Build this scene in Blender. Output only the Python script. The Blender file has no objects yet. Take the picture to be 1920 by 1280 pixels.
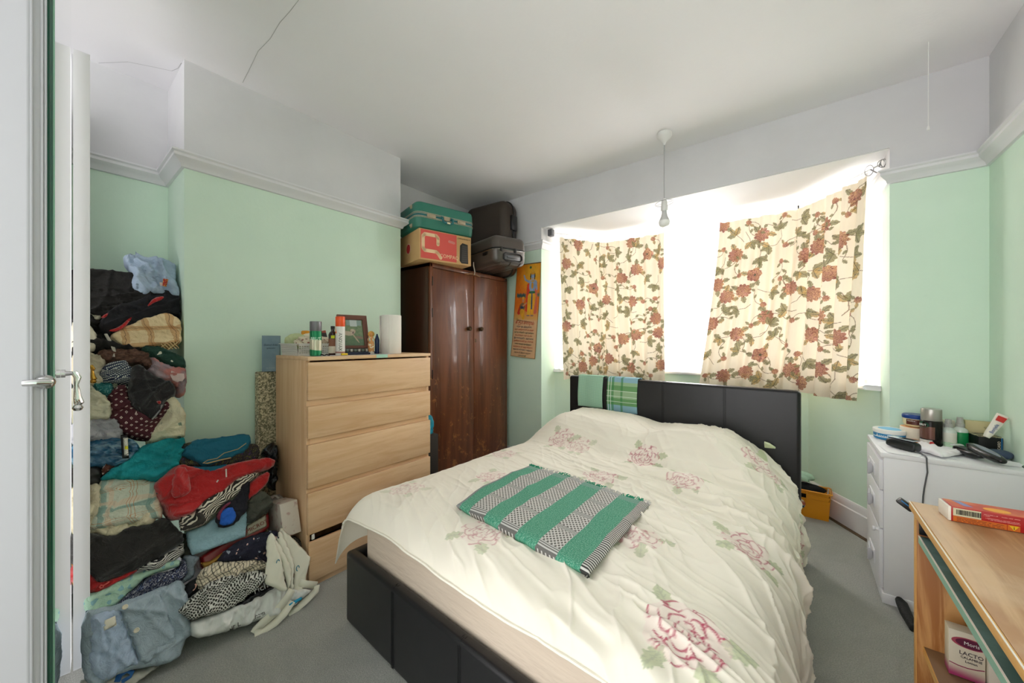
import bpy, bmesh, math, random
import numpy as np
from mathutils import Vector, Matrix, geometry
random.seed(7)
PI = math.pi
SC = bpy.context.scene
COL = SC.collection

# ------------------------------------------------------------------ camera
CAMZ = 1.2; FPX = 690.0; YAW = math.radians(38.05)
cam_d = bpy.data.cameras.new('camera'); cam = bpy.data.objects.new('camera', cam_d); COL.objects.link(cam)
cam.location = (0, 0, CAMZ); cam.rotation_euler = (PI/2, 0, YAW)
cam_d.sensor_width = 36; cam_d.lens = FPX/1920*36; cam_d.clip_start = 0.02; cam_d.clip_end = 100
SC.camera = cam
SC.view_settings.view_transform = 'Standard'; SC.view_settings.look = 'None'
SC.view_settings.exposure = 1.04; SC.view_settings.gamma = 1; SC.view_settings.use_curve_mapping = False
SC.cycles.max_bounces = 14; SC.cycles.diffuse_bounces = 12; SC.cycles.glossy_bounces = 4
SC.cycles.transparent_max_bounces = 16; SC.cycles.transmission_bounces = 8
SC.cycles.sample_clamp_indirect = 6

# ------------------------------------------------------------------ world: bright overcast sky
W = bpy.data.worlds.new('sky'); SC.world = W; W.use_nodes = True
W.node_tree.nodes['Background'].inputs[0].default_value = (1.0, 0.985, 0.985, 1)
W.node_tree.nodes['Background'].inputs[1].default_value = 1.55

def area(name, loc, to, sx, sy, power, color=(1, .98, .995)):
    l = bpy.data.lights.new(name, 'AREA'); l.shape = 'RECTANGLE'; l.size = sx; l.size_y = sy
    l.energy = power; l.color = color
    o = bpy.data.objects.new(name, l); COL.objects.link(o); o.location = loc
    d = Vector(to)-Vector(loc); o.rotation_euler = d.to_track_quat('-Z', 'Y').to_euler()
    return o
# daylight entering through the three faces of the bay
area('daylight', (-0.74, 5.0, 3.0), (-0.74, 1.6, 0.9), 4.6, 2.6, 420)
area('ground_bounce_daylight', (-0.74, 4.7, 0.55), (-0.74, 0.6, 2.7), 4.4, 1.3, 125)
area('daylight', (1.6, 4.3, 2.3), (-1.2, 1.6, 0.9), 1.4, 1.6, 60)
area('daylight', (-3.1, 4.3, 2.3), (-0.4, 1.6, 0.9), 1.4, 1.6, 60)

# ------------------------------------------------------------------ helpers
def lin(c):
    if isinstance(c, str):
        c = c.lstrip('#'); c = [int(c[i:i+2], 16)/255 for i in (0, 2, 4)]
    return tuple((x/12.92 if x <= 0.04045 else ((x+0.055)/1.055)**2.4) for x in c[:3])
def ray(px, py):
    u = px-960; return Vector((-math.sin(YAW)*FPX+math.cos(YAW)*u, math.cos(YAW)*FPX+math.sin(YAW)*u, 640-py))
def onX(px, py, X): r = ray(px, py); return Vector((0, 0, CAMZ))+r*(X/r.x)
def onY(px, py, Y): r = ray(px, py); return Vector((0, 0, CAMZ))+r*(Y/r.y)
def onZ(px, py, Z): r = ray(px, py); return Vector((0, 0, CAMZ))+r*((Z-CAMZ)/r.z)
def onP(px, py, n, d):
    r = ray(px, py); n = Vector(n); o = Vector((0, 0, CAMZ))
    return o+r*((d-n.dot(o))/n.dot(r))

# --- node expressions
class E:
    nt = None
    def __init__(s, v): s.v = v
    @staticmethod
    def m(op, *a, clamp=False):
        n = E.nt.nodes.new('ShaderNodeMath'); n.operation = op; n.use_clamp = clamp
        for i, x in enumerate(a): E.put(x, n.inputs[i])
        return E(n.outputs[0])
    @staticmethod
    def put(x, inp):
        if isinstance(x, E): x = x.v
        if isinstance(x, bpy.types.NodeSocket): E.nt.links.new(x, inp)
        else: inp.default_value = x
    def __add__(s, o): return E.m('ADD', s, o)
    __radd__ = __add__
    def __sub__(s, o): return E.m('SUBTRACT', s, o)
    def __rsub__(s, o): return E.m('SUBTRACT', o, s)
    def __mul__(s, o): return E.m('MULTIPLY', s, o)
    __rmul__ = __mul__
    def __truediv__(s, o): return E.m('DIVIDE', s, o)
    def __lt__(s, o): return E.m('LESS_THAN', s, o)
    def __gt__(s, o): return E.m('GREATER_THAN', s, o)
    def frac(s): return E.m('FRACT', s)
    def sin(s): return E.m('SINE', s)
    def abs(s): return E.m('ABSOLUTE', s)
def band(x, a, b): return (x > a)*(x < b)
def ss(x, a, b):
    n = E.nt.nodes.new('ShaderNodeMapRange'); n.interpolation_type = 'SMOOTHSTEP'
    E.put(x, n.inputs[0]); n.inputs[1].default_value = a; n.inputs[2].default_value = b
    return E(n.outputs[0])
def mix(f, a, b):
    n = E.nt.nodes.new('ShaderNodeMix'); n.data_type = 'RGBA'
    E.put(f, n.inputs[0])
    for x, i in ((a, 6), (b, 7)):
        if isinstance(x, (str, tuple)): x = (*lin(x), 1) if isinstance(x, str) else (*x[:3], 1)
        E.put(x, n.inputs[i])
    return E(n.outputs[2])
def coords(kind='UV', scale=None, rot=None):
    n = E.nt.nodes.new('ShaderNodeTexCoord'); o = n.outputs[kind]
    if scale or rot:
        mp = E.nt.nodes.new('ShaderNodeMapping'); E.nt.links.new(o, mp.inputs[0]); o = mp.outputs[0]
        if scale: mp.inputs['Scale'].default_value = scale if isinstance(scale, tuple) else (scale,)*3
        if rot: mp.inputs['Rotation'].default_value = rot
    return o
def xyz(v):
    n = E.nt.nodes.new('ShaderNodeSeparateXYZ'); E.nt.links.new(v, n.inputs[0]); return [E(o) for o in n.outputs]
def noise(v, scale, detail=3, rough=.55, dist=0, col=False):
    n = E.nt.nodes.new('ShaderNodeTexNoise')
    if v is not None: E.nt.links.new(v, n.inputs['Vector'])
    n.inputs['Scale'].default_value = scale; n.inputs['Detail'].default_value = detail
    n.inputs['Roughness'].default_value = rough; n.inputs['Distortion'].default_value = dist
    return E(n.outputs['Color' if col else 'Fac'])
def voro(v, scale, feature='F1', rnd=1.0, out='Distance'):
    n = E.nt.nodes.new('ShaderNodeTexVoronoi'); n.feature = feature
    if v is not None: E.nt.links.new(v, n.inputs['Vector'])
    n.inputs['Scale'].default_value = scale; n.inputs['Randomness'].default_value = rnd
    return E(n.outputs[out])
def vcol():
    n = E.nt.nodes.new('ShaderNodeVertexColor'); n.layer_name = 'Col'; return E(n.outputs[0])
MATS = {}
def mat(name, color, rough=.6, fn=None, bump=None, metal=0, spec=None, coat=0, trans=0, alpha=None, transl=None, sheen=0):
    """fn(): returns colour E or (colour, rough); bump(): returns (height E, strength, distance)"""
    if name in MATS: return MATS[name]
    m = bpy.data.materials.new(name); m.use_nodes = True; nt = m.node_tree; E.nt = nt
    b = nt.nodes['Principled BSDF']
    c = (*lin(color), 1); b.inputs['Base Color'].default_value = c; m.diffuse_color = c
    b.inputs['Roughness'].default_value = rough; b.inputs['Metallic'].default_value = metal
    if spec is not None: b.inputs['Specular IOR Level'].default_value = spec
    b.inputs['Coat Weight'].default_value = coat; b.inputs['Transmission Weight'].default_value = trans
    b.inputs['Sheen Weight'].default_value = sheen
    cc = None
    if fn:
        r = fn()
        if isinstance(r, tuple): cc = r[0]; E.put(r[1], b.inputs['Roughness'])
        else: cc = r
        E.put(cc, b.inputs['Base Color'])
    if bump:
        h, st, di = bump(); n = nt.nodes.new('ShaderNodeBump'); n.inputs['Strength'].default_value = st
        n.inputs['Distance'].default_value = di; E.put(h, n.inputs['Height']); nt.links.new(n.outputs[0], b.inputs['Normal'])
    out = nt.nodes['Material Output']
    sh = b.outputs[0]
    if transl:
        t = nt.nodes.new('ShaderNodeBsdfTranslucent')
        if cc is not None: E.put(cc, t.inputs[0])
        else: t.inputs[0].default_value = c
        mx = nt.nodes.new('ShaderNodeMixShader'); mx.inputs[0].default_value = transl
        nt.links.new(sh, mx.inputs[1]); nt.links.new(t.outputs[0], mx.inputs[2]); sh = mx.outputs[0]
    if alpha is not None:
        t = nt.nodes.new('ShaderNodeBsdfTransparent'); mx = nt.nodes.new('ShaderNodeMixShader')
        E.put(alpha() if callable(alpha) else alpha, mx.inputs[0])
        nt.links.new(t.outputs[0], mx.inputs[1]); nt.links.new(sh, mx.inputs[2]); sh = mx.outputs[0]
    nt.links.new(sh, out.inputs[0])
    MATS[name] = m; return m

# --- mesh builder
class MB:
    def __init__(s): s.bm = bmesh.new(); s.uv = s.bm.loops.layers.uv.new('UVMap')
    def box(s, lo, hi, bevel=0, seg=2, M=None):
        lo, hi = Vector(lo), Vector(hi)
        c, d = (lo+hi)/2, hi-lo
        tb = bmesh.new(); bmesh.ops.create_cube(tb, size=1)
        for v in tb.verts: v.co = Vector((v.co.x*d.x, v.co.y*d.y, v.co.z*d.z))+c
        if bevel: bmesh.ops.bevel(tb, geom=tb.edges[:], offset=min(bevel, min(abs(d.x), abs(d.y), abs(d.z))*.49), segments=seg, profile=.5, affect='EDGES')
        s.add(tb, M); return s
    def add(s, tb, M=None):
        if M is not None: bmesh.ops.transform(tb, matrix=M, verts=tb.verts)
        me = bpy.data.meshes.new('t'); tb.to_mesh(me); tb.free(); s.bm.from_mesh(me); bpy.data.meshes.remove(me)
    def lathe(s, prof, base=(0, 0, 0), seg=32, M=None, sx=1, sy=1):
        tb = bmesh.new(); rings = []
        for r, z in prof:
            if r < 1e-6: rings.append([tb.verts.new((base[0], base[1], base[2]+z))])
            else: rings.append([tb.verts.new((base[0]+sx*r*math.cos(2*PI*i/seg), base[1]+sy*r*math.sin(2*PI*i/seg), base[2]+z)) for i in range(seg)])
        for a, b in zip(rings, rings[1:]):
            for i in range(seg):
                j = (i+1) % seg
                if len(a) == 1 and len(b) == 1: continue
                if len(a) == 1: tb.faces.new((a[0], b[j], b[i]))
                elif len(b) == 1: tb.faces.new((a[i], a[j], b[0]))
                else: tb.faces.new((a[i], a[j], b[j], b[i]))
        bmesh.ops.recalc_face_normals(tb, faces=tb.faces[:])
        s.add(tb, M); return s
    def tube(s, pts, r, seg=8, closed=False, flat=1.0, cap=True):
        pts = [Vector(p) for p in pts]; n = len(pts); tb = bmesh.new(); rings = []; up = None
        for i, p in enumerate(pts):
            a = pts[i-1] if (i > 0 or closed) else p; b = pts[(i+1) % n] if (i < n-1 or closed) else p
            t = (b-a).normalized()
            if up is None: up = Vector((0, 0, 1)) if abs(t.z) < .9 else Vector((1, 0, 0))
            x = t.cross(up).normalized(); up = x.cross(t).normalized()
            rr = r[i] if isinstance(r, (list, tuple)) else r
            rings.append([tb.verts.new(p+x*rr*math.cos(2*PI*k/seg)+up*rr*flat*math.sin(2*PI*k/seg)) for k in range(seg)])
        m = n if closed else n-1
        for i in range(m):
            a, b = rings[i], rings[(i+1) % n]
            for k in range(seg): tb.faces.new((a[k], a[(k+1) % seg], b[(k+1) % seg], b[k]))
        if not closed and cap: tb.faces.new(rings[0][::-1]); tb.faces.new(rings[-1])
        bmesh.ops.recalc_face_normals(tb, faces=tb.faces[:]); s.add(tb); return s
    def prism(s, poly, vec, bevel=0):
        tb = bmesh.new(); vs = [tb.verts.new(p) for p in poly]; f = tb.faces.new(vs)
        r = bmesh.ops.extrude_face_region(tb, geom=[f]); bmesh.ops.translate(tb, vec=Vector(vec), verts=[v for v in r['geom'] if isinstance(v, bmesh.types.BMVert)])
        bmesh.ops.recalc_face_normals(tb, faces=tb.faces[:])
        if bevel: bmesh.ops.bevel(tb, geom=tb.edges[:], offset=bevel, segments=2, profile=.5, affect='EDGES')
        s.add(tb); return s
    def sweep(s, prof, path, closed=False):
        """prof: [(out, z)] swept along horizontal path; out = left-hand normal of the path"""
        path = [Vector((p[0], p[1], 0)) for p in path]; n = len(path); tb = bmesh.new(); rings = []
        for i, p in enumerate(path):
            d1 = (p-path[i-1]).normalized() if i > 0 else None; d2 = (path[i+1]-p).normalized() if i < n-1 else None
            d1 = d1 or d2; d2 = d2 or d1
            n1 = Vector((-d1.y, d1.x, 0)); n2 = Vector((-d2.y, d2.x, 0)); m = (n1+n2).normalized(); k = 1/max(.3, m.dot(n1))
            rings.append([tb.verts.new(p+m*k*o+Vector((0, 0, z))) for o, z in prof])
        for a, b in zip(rings, rings[1:]):
            for k in range(len(prof)): tb.faces.new((a[k], a[(k+1) % len(prof)], b[(k+1) % len(prof)], b[k]))
        tb.faces.new(rings[0]); tb.faces.new(rings[-1][::-1])
        bmesh.ops.recalc_face_normals(tb, faces=tb.faces[:]); s.add(tb); return s
    def build(s, name, m, parent=None, smooth=35, local=False, sub=0):
        me = bpy.data.meshes.new(name); s.bm.to_mesh(me); s.bm.free()
        return place(name, me, m, parent, smooth, local, sub)
WM = {}
def place(name, me, m, parent=None, smooth=35, local=False, sub=0):
    o = bpy.data.objects.new(name, me); COL.objects.link(o)
    if m is not None:
        for mm in (m if isinstance(m, (list, tuple)) else [m]): me.materials.append(mm)
    if parent is not None:
        o.parent = parent; M = WM[parent.name]
        if not local: me.transform(M.inverted())
        WM[o.name] = M
    else:
        if not local and len(me.vertices):
            vs = np.empty(len(me.vertices)*3); me.vertices.foreach_get('co', vs); vs = vs.reshape(-1, 3)
            c = Vector(((vs[:, 0].min()+vs[:, 0].max())/2, (vs[:, 1].min()+vs[:, 1].max())/2, vs[:, 2].min()))
            me.transform(Matrix.Translation(-c)); o.location = c; WM[o.name] = Matrix.Translation(c)
        else: WM[o.name] = Matrix.Identity(4)
    if smooth:
        me.polygons.foreach_set('use_smooth', [True]*len(me.polygons))
        if smooth < 180: me.set_sharp_from_angle(angle=math.radians(smooth))
    if sub: md = o.modifiers.new('sub', 'SUBSURF'); md.levels = sub; md.render_levels = sub
    return o
def tag(o, label, cat, group=None, kind=None):
    o['label'] = label; o['category'] = cat
    if group: o['group'] = group
    if kind: o['kind'] = kind
    return o
def thing(name, label, cat, loc=(0, 0, 0), rz=0, group=None):
    o = bpy.data.objects.new(name, None); COL.objects.link(o); o.empty_display_size = .05
    o.location = loc; o.rotation_euler = (0, 0, rz)
    WM[o.name] = Matrix.Translation(Vector(loc)) @ Matrix.Rotation(rz, 4, 'Z')
    return tag(o, label, cat, group)
def struct(o): o['kind'] = 'structure'; return o
def text(s, size, M, m, parent, name='lettering', extrude=.0004, align='CENTER', sx=1.0, shear=0, fit=None):
    """text in the XY plane of M (world)"""
    c = bpy.data.curves.new('t', 'FONT'); c.body = s; c.size = size; c.extrude = extrude; c.align_x = align; c.align_y = 'CENTER'; c.resolution_u = 2; c.shear = shear
    o = bpy.data.objects.new('t', c); COL.objects.link(o)
    bpy.context.view_layer.update()
    me = bpy.data.meshes.new_from_object(o.evaluated_get(bpy.context.evaluated_depsgraph_get()))
    bpy.data.objects.remove(o); bpy.data.curves.remove(c)
    if fit and len(me.vertices):
        w_ = max(v.co.x for v in me.vertices)-min(v.co.x for v in me.vertices)
        if w_ > fit: me.transform(Matrix.Diagonal((fit/w_, max(.8, fit/w_), 1, 1)))
    me.transform(M @ Matrix.Diagonal((sx, 1, 1, 1))); me.name = name
    me.materials.clear()
    return place(name, me, m, parent, smooth=0)
def frame(o, x, y, off=0):
    """matrix with origin o, x axis x, y axis y"""
    x = Vector(x).normalized(); y = Vector(y); y = (y-x*y.dot(x)).normalized(); z = x.cross(y)
    M = Matrix((x, y, z)).transposed().to_4x4(); M.translation = Vector(o)+z*off; return M
# numpy value noise
def vn(x, y, seed=0):
    x = np.asarray(x, float); y = np.asarray(y, float)
    xi = np.floor(x).astype(np.int64); yi = np.floor(y).astype(np.int64); fx = x-xi; fy = y-yi
    fx = fx*fx*fx*(fx*(fx*6-15)+10); fy = fy*fy*fy*(fy*(fy*6-15)+10)
    def h(a, b):
        n = (a*374761393+b*668265263+seed*974634777) & 0xffffffff
        n = ((n ^ (n >> 13))*1274126177) & 0xffffffff
        n = ((n ^ (n >> 16))*2246822519) & 0xffffffff
        return ((n ^ (n >> 15)) & 0xffffff)/0xffffff
    return (h(xi, yi)*(1-fx)+h(xi+1, yi)*fx)*(1-fy)+(h(xi, yi+1)*(1-fx)+h(xi+1, yi+1)*fx)*fy
def fbm(x, y, seed=0, o=3):
    r = 0; a = .5
    for i in range(o): r = r+a*vn(x*2**i, y*2**i, seed+i*17); a *= .5
    return r/(1-.5**o)
def ridge(x, y, seed=0): n = 1-np.abs(2*vn(x, y, seed)-1); return n*n
def smooth(a, b, x): t = np.clip((x-a)/(b-a), 0, 1); return t*t*(3-2*t)
def gridmesh(name, P, m, parent=None, uv=None, col=None, local=False, closed_u=False):
    """P: (nv,nu,3) array"""
    nv, nu = P.shape[:2]; me = bpy.data.meshes.new(name)
    idx = np.arange(nv*nu).reshape(nv, nu)
    q = np.stack([idx[:-1, :-1], idx[:-1, 1:], idx[1:, 1:], idx[1:, :-1]], -1).reshape(-1, 4)
    me.vertices.add(nv*nu); me.vertices.foreach_set('co', P.reshape(-1).astype(np.float32))
    me.loops.add(q.size); me.loops.foreach_set('vertex_index', q.reshape(-1).astype(np.int32))
    me.polygons.add(len(q)); me.polygons.foreach_set('loop_start', (np.arange(len(q))*4).astype(np.int32))
    me.update(calc_edges=True)
    if uv is not None:
        l = me.uv_layers.new(name='UVMap'); l.data.foreach_set('uv', uv.reshape(-1, 2)[q.reshape(-1)].reshape(-1).astype(np.float32))
    if col is not None:
        ca = me.color_attributes.new('Col', 'FLOAT_COLOR', 'POINT')
        c4 = np.ones((nv*nu, 4), np.float32); c4[:, :3] = col.reshape(-1, 3); ca.data.foreach_set('color', c4.reshape(-1))
    me.validate()
    return place(name, me, m, parent, smooth=180, local=local)
# ------------------------------------------------------------------ room
XL, XB, XR, YW, ZC = -2.746, -2.372, 0.7205, 2.822, 2.58
YB0, YB1, YN = 0.429, 1.667, -1.3
RAILZ = 2.06
def wall_fn():
    p = coords('Object'); g = E.nt.nodes.new('ShaderNodeNewGeometry'); z = xyz(g.outputs['Position'])[2]
    n = noise(g.outputs['Position'], 3.0, 4)
    n2 = noise(g.outputs['Position'], 14.0, 4)
    grn = mix(ss(n, .3, .7), '#d6ecda', '#d1e8d6'); grn = mix(ss(n2, .66, .8)*.3, grn, '#c6dccb')
    wht = mix(ss(n, .3, .7), '#d6d6d8', '#d0d0d2')
    return mix(z > RAILZ, grn, wht)
def wall_bump():
    g = E.nt.nodes.new('ShaderNodeNewGeometry')
    return noise(g.outputs['Position'], 60, 4)*.5+noise(g.outputs['Position'], 9, 3), .25, .004
M_wall = mat('painted_plaster', '#cfe2d2', .75, wall_fn, wall_bump)
def ceil_fn():
    g = E.nt.nodes.new('ShaderNodeNewGeometry'); return mix(noise(g.outputs['Position'], 2.2, 4), '#ecebee', '#f3f1f4')
M_ceil = mat('ceiling_paint', '#d2d2d2', .8, ceil_fn, wall_bump)
M_gloss = mat('white_gloss_paint', '#e6e6ea', .35)
M_rail = mat('rail_paint', '#dcdcdf', .45)
M_upvc = mat('white_window_frame', '#f4f5f6', .3)
def carpet_fn():
    g = E.nt.nodes.new('ShaderNodeNewGeometry'); p = g.outputs['Position']
    a = noise(p, 220, 3, .7); b = noise(p, 5, 4, .6, .6); c = noise(p, 40, 3)
    x = mix(ss(a, .3, .7), '#8f918b', '#bcbdb6'); x = mix(ss(b, .35, .7)*.45, x, '#8e908a'); return mix(ss(c, .62, .8)*.3, x, '#7b807a')
def carpet_bump():
    g = E.nt.nodes.new('ShaderNodeNewGeometry'); p = g.outputs['Position']
    return noise(p, 260, 3, .7)+noise(p, 12, 3)*.8, .8, .006
M_carpet = mat('grey_green_carpet', '#9a9f98', .95, carpet_fn, carpet_bump, sheen=.3)

def poly_wall(mb, pts, z0, z1): mb.prism([(x, y, z0) for x, y in pts], (0, 0, z1-z0))
mb = MB(); mb.box((-3.0, YN, -.1), (1.0, 3.9, 0)); struct(mb.build('floor', M_carpet, smooth=0))
mb = MB(); mb.box((-3.0, YN, ZC), (1.0, 3.05, ZC+.1)); ceiling = struct(mb.build('ceiling', M_ceil, smooth=0))
mb = MB(); poly_wall(mb, [(XL, YN), (XL, YB0), (XB, YB0), (XB, YB1), (XL, YB1), (XL, YW), (XL-.2, YW), (XL-.2, YN)], 0, ZC)
struct(mb.build('wall_left', M_wall, smooth=0))
mb = MB(); mb.box((XR, YN, 0), (XR+.2, YW, ZC)); struct(mb.build('wall_right', M_wall, smooth=0))
BAY = [(-1.867, YW), (-1.857, 3.04), (-1.536, 3.52), (0.05, 3.52), (0.371, 3.04), (0.381, YW)]
SZ = .94; HZ = 2.246
mb = MB()
poly_wall(mb, [(XL-.2, YW), (-1.867, YW), (-1.857, 3.04), (-1.93, 3.10), (XL-.2, 3.1)], 0, ZC)
poly_wall(mb, [(0.381, YW), (XR+.2, YW), (XR+.2, 3.1), (0.444, 3.10), (0.371, 3.04)], 0, ZC)
poly_wall(mb, [(-1.857, 3.04), (-1.536, 3.52), (0.05, 3.52), (0.371, 3.04), (0.55, 3.14), (0.16, 3.72), (-1.65, 3.72), (-2.04, 3.14)], 0, SZ-.025)
mb.box((-1.867, YW, HZ), (0.381, 3.05, ZC))
struct(mb.build('wall_back', M_wall, smooth=0))
mb = MB(); poly_wall(mb, [(-1.93, 3.0), (-1.93, 3.1), (-1.6, 3.72), (0.12, 3.72), (0.444, 3.1), (0.444, 3.0), (.38, 2.83), (-1.866, 2.83)], HZ-.004, HZ+.08)
struct(mb.build('trim_1', mat('soffit_paint', '#e2e2e2', .7), smooth=0))   # ceiling of the bay

# ceiling crack
mb = MB()
for pts in ([(560, 0), (543, 22), (525, 42), (507, 72), (484, 96), (470, 125), (455, 155)], [(185, 118), (240, 116), (290, 126), (322, 133), (334, 128), (340, 118)]):
    P = [onZ(x, y, ZC-.0008) for x, y in pts]; P = [p for p in P if p.y < 3]
    mb.tube(P, .0012, 4, flat=.3)
mb.build('crack', mat('hairline_crack', '#b9b9b9', .9), ceiling)

# picture rails, skirting, sill
prof_r = [(0, RAILZ-.012), (.012, RAILZ-.01), (.018, RAILZ+.006), (.03, RAILZ+.016), (.044, RAILZ+.03), (.044, RAILZ+.043), (.052, RAILZ+.05), (.052, RAILZ+.058), (0, RAILZ+.062)]
mb = MB(); mb.sweep(prof_r, [(XL, YW-.001), (XL, YB1), (XB, YB1), (XB, YB0), (XL, YB0), (XL, YN)]); struct(mb.build('trim_2', M_rail))
mb = MB(); mb.sweep(prof_r, [(-1.858, 3.02), (-1.867, YW), (XL, YW)]); struct(mb.build('trim_3', M_rail))
mb = MB(); mb.sweep(prof_r, [(XR, YN), (XR, YW), (0.381, YW), (0.372, 3.02)]); struct(mb.build('trim_4', M_rail))
prof_b = [(0, 0), (.02, 0), (.02, .125), (.013, .13), (.013, .16), (.005, .176), (0, .176)]
mb = MB(); mb.sweep(prof_b, [(XR, YW), BAY[5], BAY[4], BAY[3], BAY[2], BAY[1], BAY[0], (XL, YW)]); struct(mb.build('baseboard_back', M_gloss))
mb = MB(); mb.sweep(prof_b, [(XL, YW-.02), (XL, YB1), (XB, YB1), (XB, YB0), (XL, YB0), (XL, YN)]); struct(mb.build('baseboard_left', M_gloss))
mb = MB(); mb.sweep(prof_b, [(XR, YN), (XR, YW-.02)]); struct(mb.build('baseboard_right', M_gloss))
# cream strip where the carpet stops short of the skirting
mb = MB(); mb.sweep([(.02, 0), (.045, 0), (.045, .003), (.02, .004)], [(0.381, YW), BAY[4], BAY[3]]); struct(mb.build('trim_5', mat('carpet_gripper', '#5c4a35', .9)))
prof_s = [(-.2, SZ-.03), (.055, SZ-.03), (.066, SZ-.02), (.066, SZ-.008), (.058, SZ), (-.2, SZ)]
mb = MB(); mb.sweep(prof_s, [(0.362, 3.02), BAY[4], BAY[3], BAY[2], BAY[1], (-1.85, 3.02)]); struct(mb.build('trim_6', M_upvc))   # window sill

# windows
def glass_alpha():
    return 0.10
M_glass = mat('window_glass', '#ffffff', .02, alpha=.06)
WIN = [(-1.84, 3.10), (-1.52, 3.58), (0.034, 3.58), (0.354, 3.10)]
def window(n, a, b, mull, trans):
    a = Vector((*a, 0)); b = Vector((*b, 0)); L = (b-a).length; d = (b-a).normalized()
    M = Matrix.Translation(a) @ Matrix(((d.x, -d.y, 0, 0), (d.y, d.x, 0, 0), (0, 0, 1, 0), (0, 0, 0, 1)))
    f = MB(); z0, z1 = SZ, HZ-.004
    for lo, hi in (((0, -.02, z0), (L, .05, z0+.06)), ((0, -.02, z1-.055), (L, .05, z1)), ((0, -.02, z0), (.055, .05, z1)), ((L-.055, -.02, z0), (L, .05, z1))):
        f.box(lo, hi, .006, M=M)
    for x in mull: f.box((x-.035, -.018, z0), (x+.035, .048, z1), .006, M=M)
    for x0, x1, z in trans: f.box((x0, -.018, z-.03), (x1, .048, z+.03), .006, M=M)
    o = f.build('window_%d' % n, M_upvc); struct(o)
    xs = [0]+list(mull)+[L]
    for x0, x1 in zip(xs, xs[1:]):
        g = MB(); g.box((x0+.03, .012, z0+.05), (x1-.03, .018, z1-.05), M=M); g.build('pane', M_glass, o, smooth=0)
    return o
window(1, WIN[0], WIN[1], [], [(0.03, .55, 1.93)])
window(2, WIN[1], WIN[2], [.52, 1.04], [(0.03, .52, 1.93), (1.04, 1.53, 1.93)])
window(3, WIN[2], WIN[3], [], [(0.03, .55, 1.93)])
mb = MB(); mb.tube([(WIN[1][0], WIN[1][1]+.01, SZ-.01), (WIN[1][0], WIN[1][1]+.01, HZ)], .05, 20); struct(mb.build('trim_7', M_upvc))
mb = MB(); mb.tube([(WIN[2][0], WIN[2][1]+.01, SZ-.01), (WIN[2][0], WIN[2][1]+.01, HZ)], .05, 20); struct(mb.build('trim_8', M_upvc))

# ------------------------------------------------------------------ wardrobe doors and mirror at far left
def strip_door(name, a, b, th, z0, z1, m, parent=None, bevel=.002):
    """vertical panel between ground points a and b, thickness th to the left of a->b"""
    a = Vector((*a, 0)); b = Vector((*b, 0)); L = (b-a).length; d = (b-a).normalized()
    M = Matrix.Translation(a) @ Matrix(((d.x, -d.y, 0, 0), (d.y, d.x, 0, 0), (0, 0, 1, 0), (0, 0, 0, 1)))
    mb = MB(); mb.box((0, 0, z0), (L, th, z1), bevel, M=M); return mb.build(name, m, parent), M, L
MEL = mat('white_melamine', '#e4e4e6', .4)
BRASS = mat('brass', '#b48a3c', .25, metal=1)
CHROME = mat('chrome', '#d8d8d8', .15, metal=1)
def drop_handle(P, n, d, h, parent, m):
    """small bar handle: P top centre on the surface, n outward, drop h along -z"""
    P = Vector(P); n = Vector(n)
    mb = MB()
    mb.tube([P, P+n*.006], .009, 12); mb.tube([P+n*.004, P+n*.02], [.006, .004], 10)
    mb.tube([P+n*.018+Vector((0, 0, .004)), P+n*.024+Vector((0, 0, -.01)), P+n*.022+Vector((0, 0, -h*.35)), P+n*.024+Vector((0, 0, -h*.75)), P+n*.026+Vector((0, 0, -h*.9)), P+n*.024+Vector((0, 0, -h))], [.005, .006, .0035, .0065, .008, .004], 10)
    mb.lathe([(0, -.008), (.006, -.006), (.009, 0), (.006, .006), (0, .008)], P+n*.024+Vector((0, 0, -h-.004)), 12)
    return mb.build('handle', m, parent)
# wardrobe carcass behind the doors
ward = thing('fitted_wardrobe', 'white wardrobe at far left, its door open and seen edge on beside the clothes', 'wardrobe', (-2.5, -.3, 0))
o, M, L = strip_door('door', (-1.957, .068), (-2.36, .088), -.034, .075, 2.2, MEL, ward)
drop_handle(onX(157, 687, -1.99)+Vector((0, -.002, 0)), (.1, 1, 0), 0, .05, o, BRASS)
mb = MB(); mb.box((-2.74, -1.0, 0), (-2.72, .03, 2.3)); mb.box((-2.72, .0, 0), (-2.45, .03, 2.3)); mb.build('carcass', mat('dark_wardrobe_wood', '#3a2a20', .6), ward)
# mirror door
md = thing('mirror_door', 'tall mirrored wardrobe door with a green glass edge at the far left', 'mirror', (-1.5, .03, 0))
near = onY(100, 640, .0134*1.0); nearP = (-1.1025, .0150); farP = (-1.93, .0615)
MIR = mat('mirror_silver', '#eef2ef', .01, metal=1)
o, M, L = strip_door('mirror_glass', nearP, farP, .005, .03, 2.52, MIR, md, 0)
o, M, L = strip_door('door_panel', (-1.104, .0085), (-1.93, .0555), .0055, .03, 2.52, MEL, md, .001)
mb = MB(); mb.box((-1.104, .0060, .03), (-1.0985, .0125, 2.52), .0005); mb.build('glass_edge', mat('green_glass_edge', '#1f5a44', .15, coat=.5), md)
mb = MB(); mb.box((-1.104, .0125, .03), (-1.0985, .0152, 2.52), .0004); mb.build('glass_edge', mat('pale_glass_edge', '#8fc2a6', .15, coat=.5), md)
drop_handle((-1.30, .0265, 1.128), (.06, 1, 0), 0, .075, md, CHROME)
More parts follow.
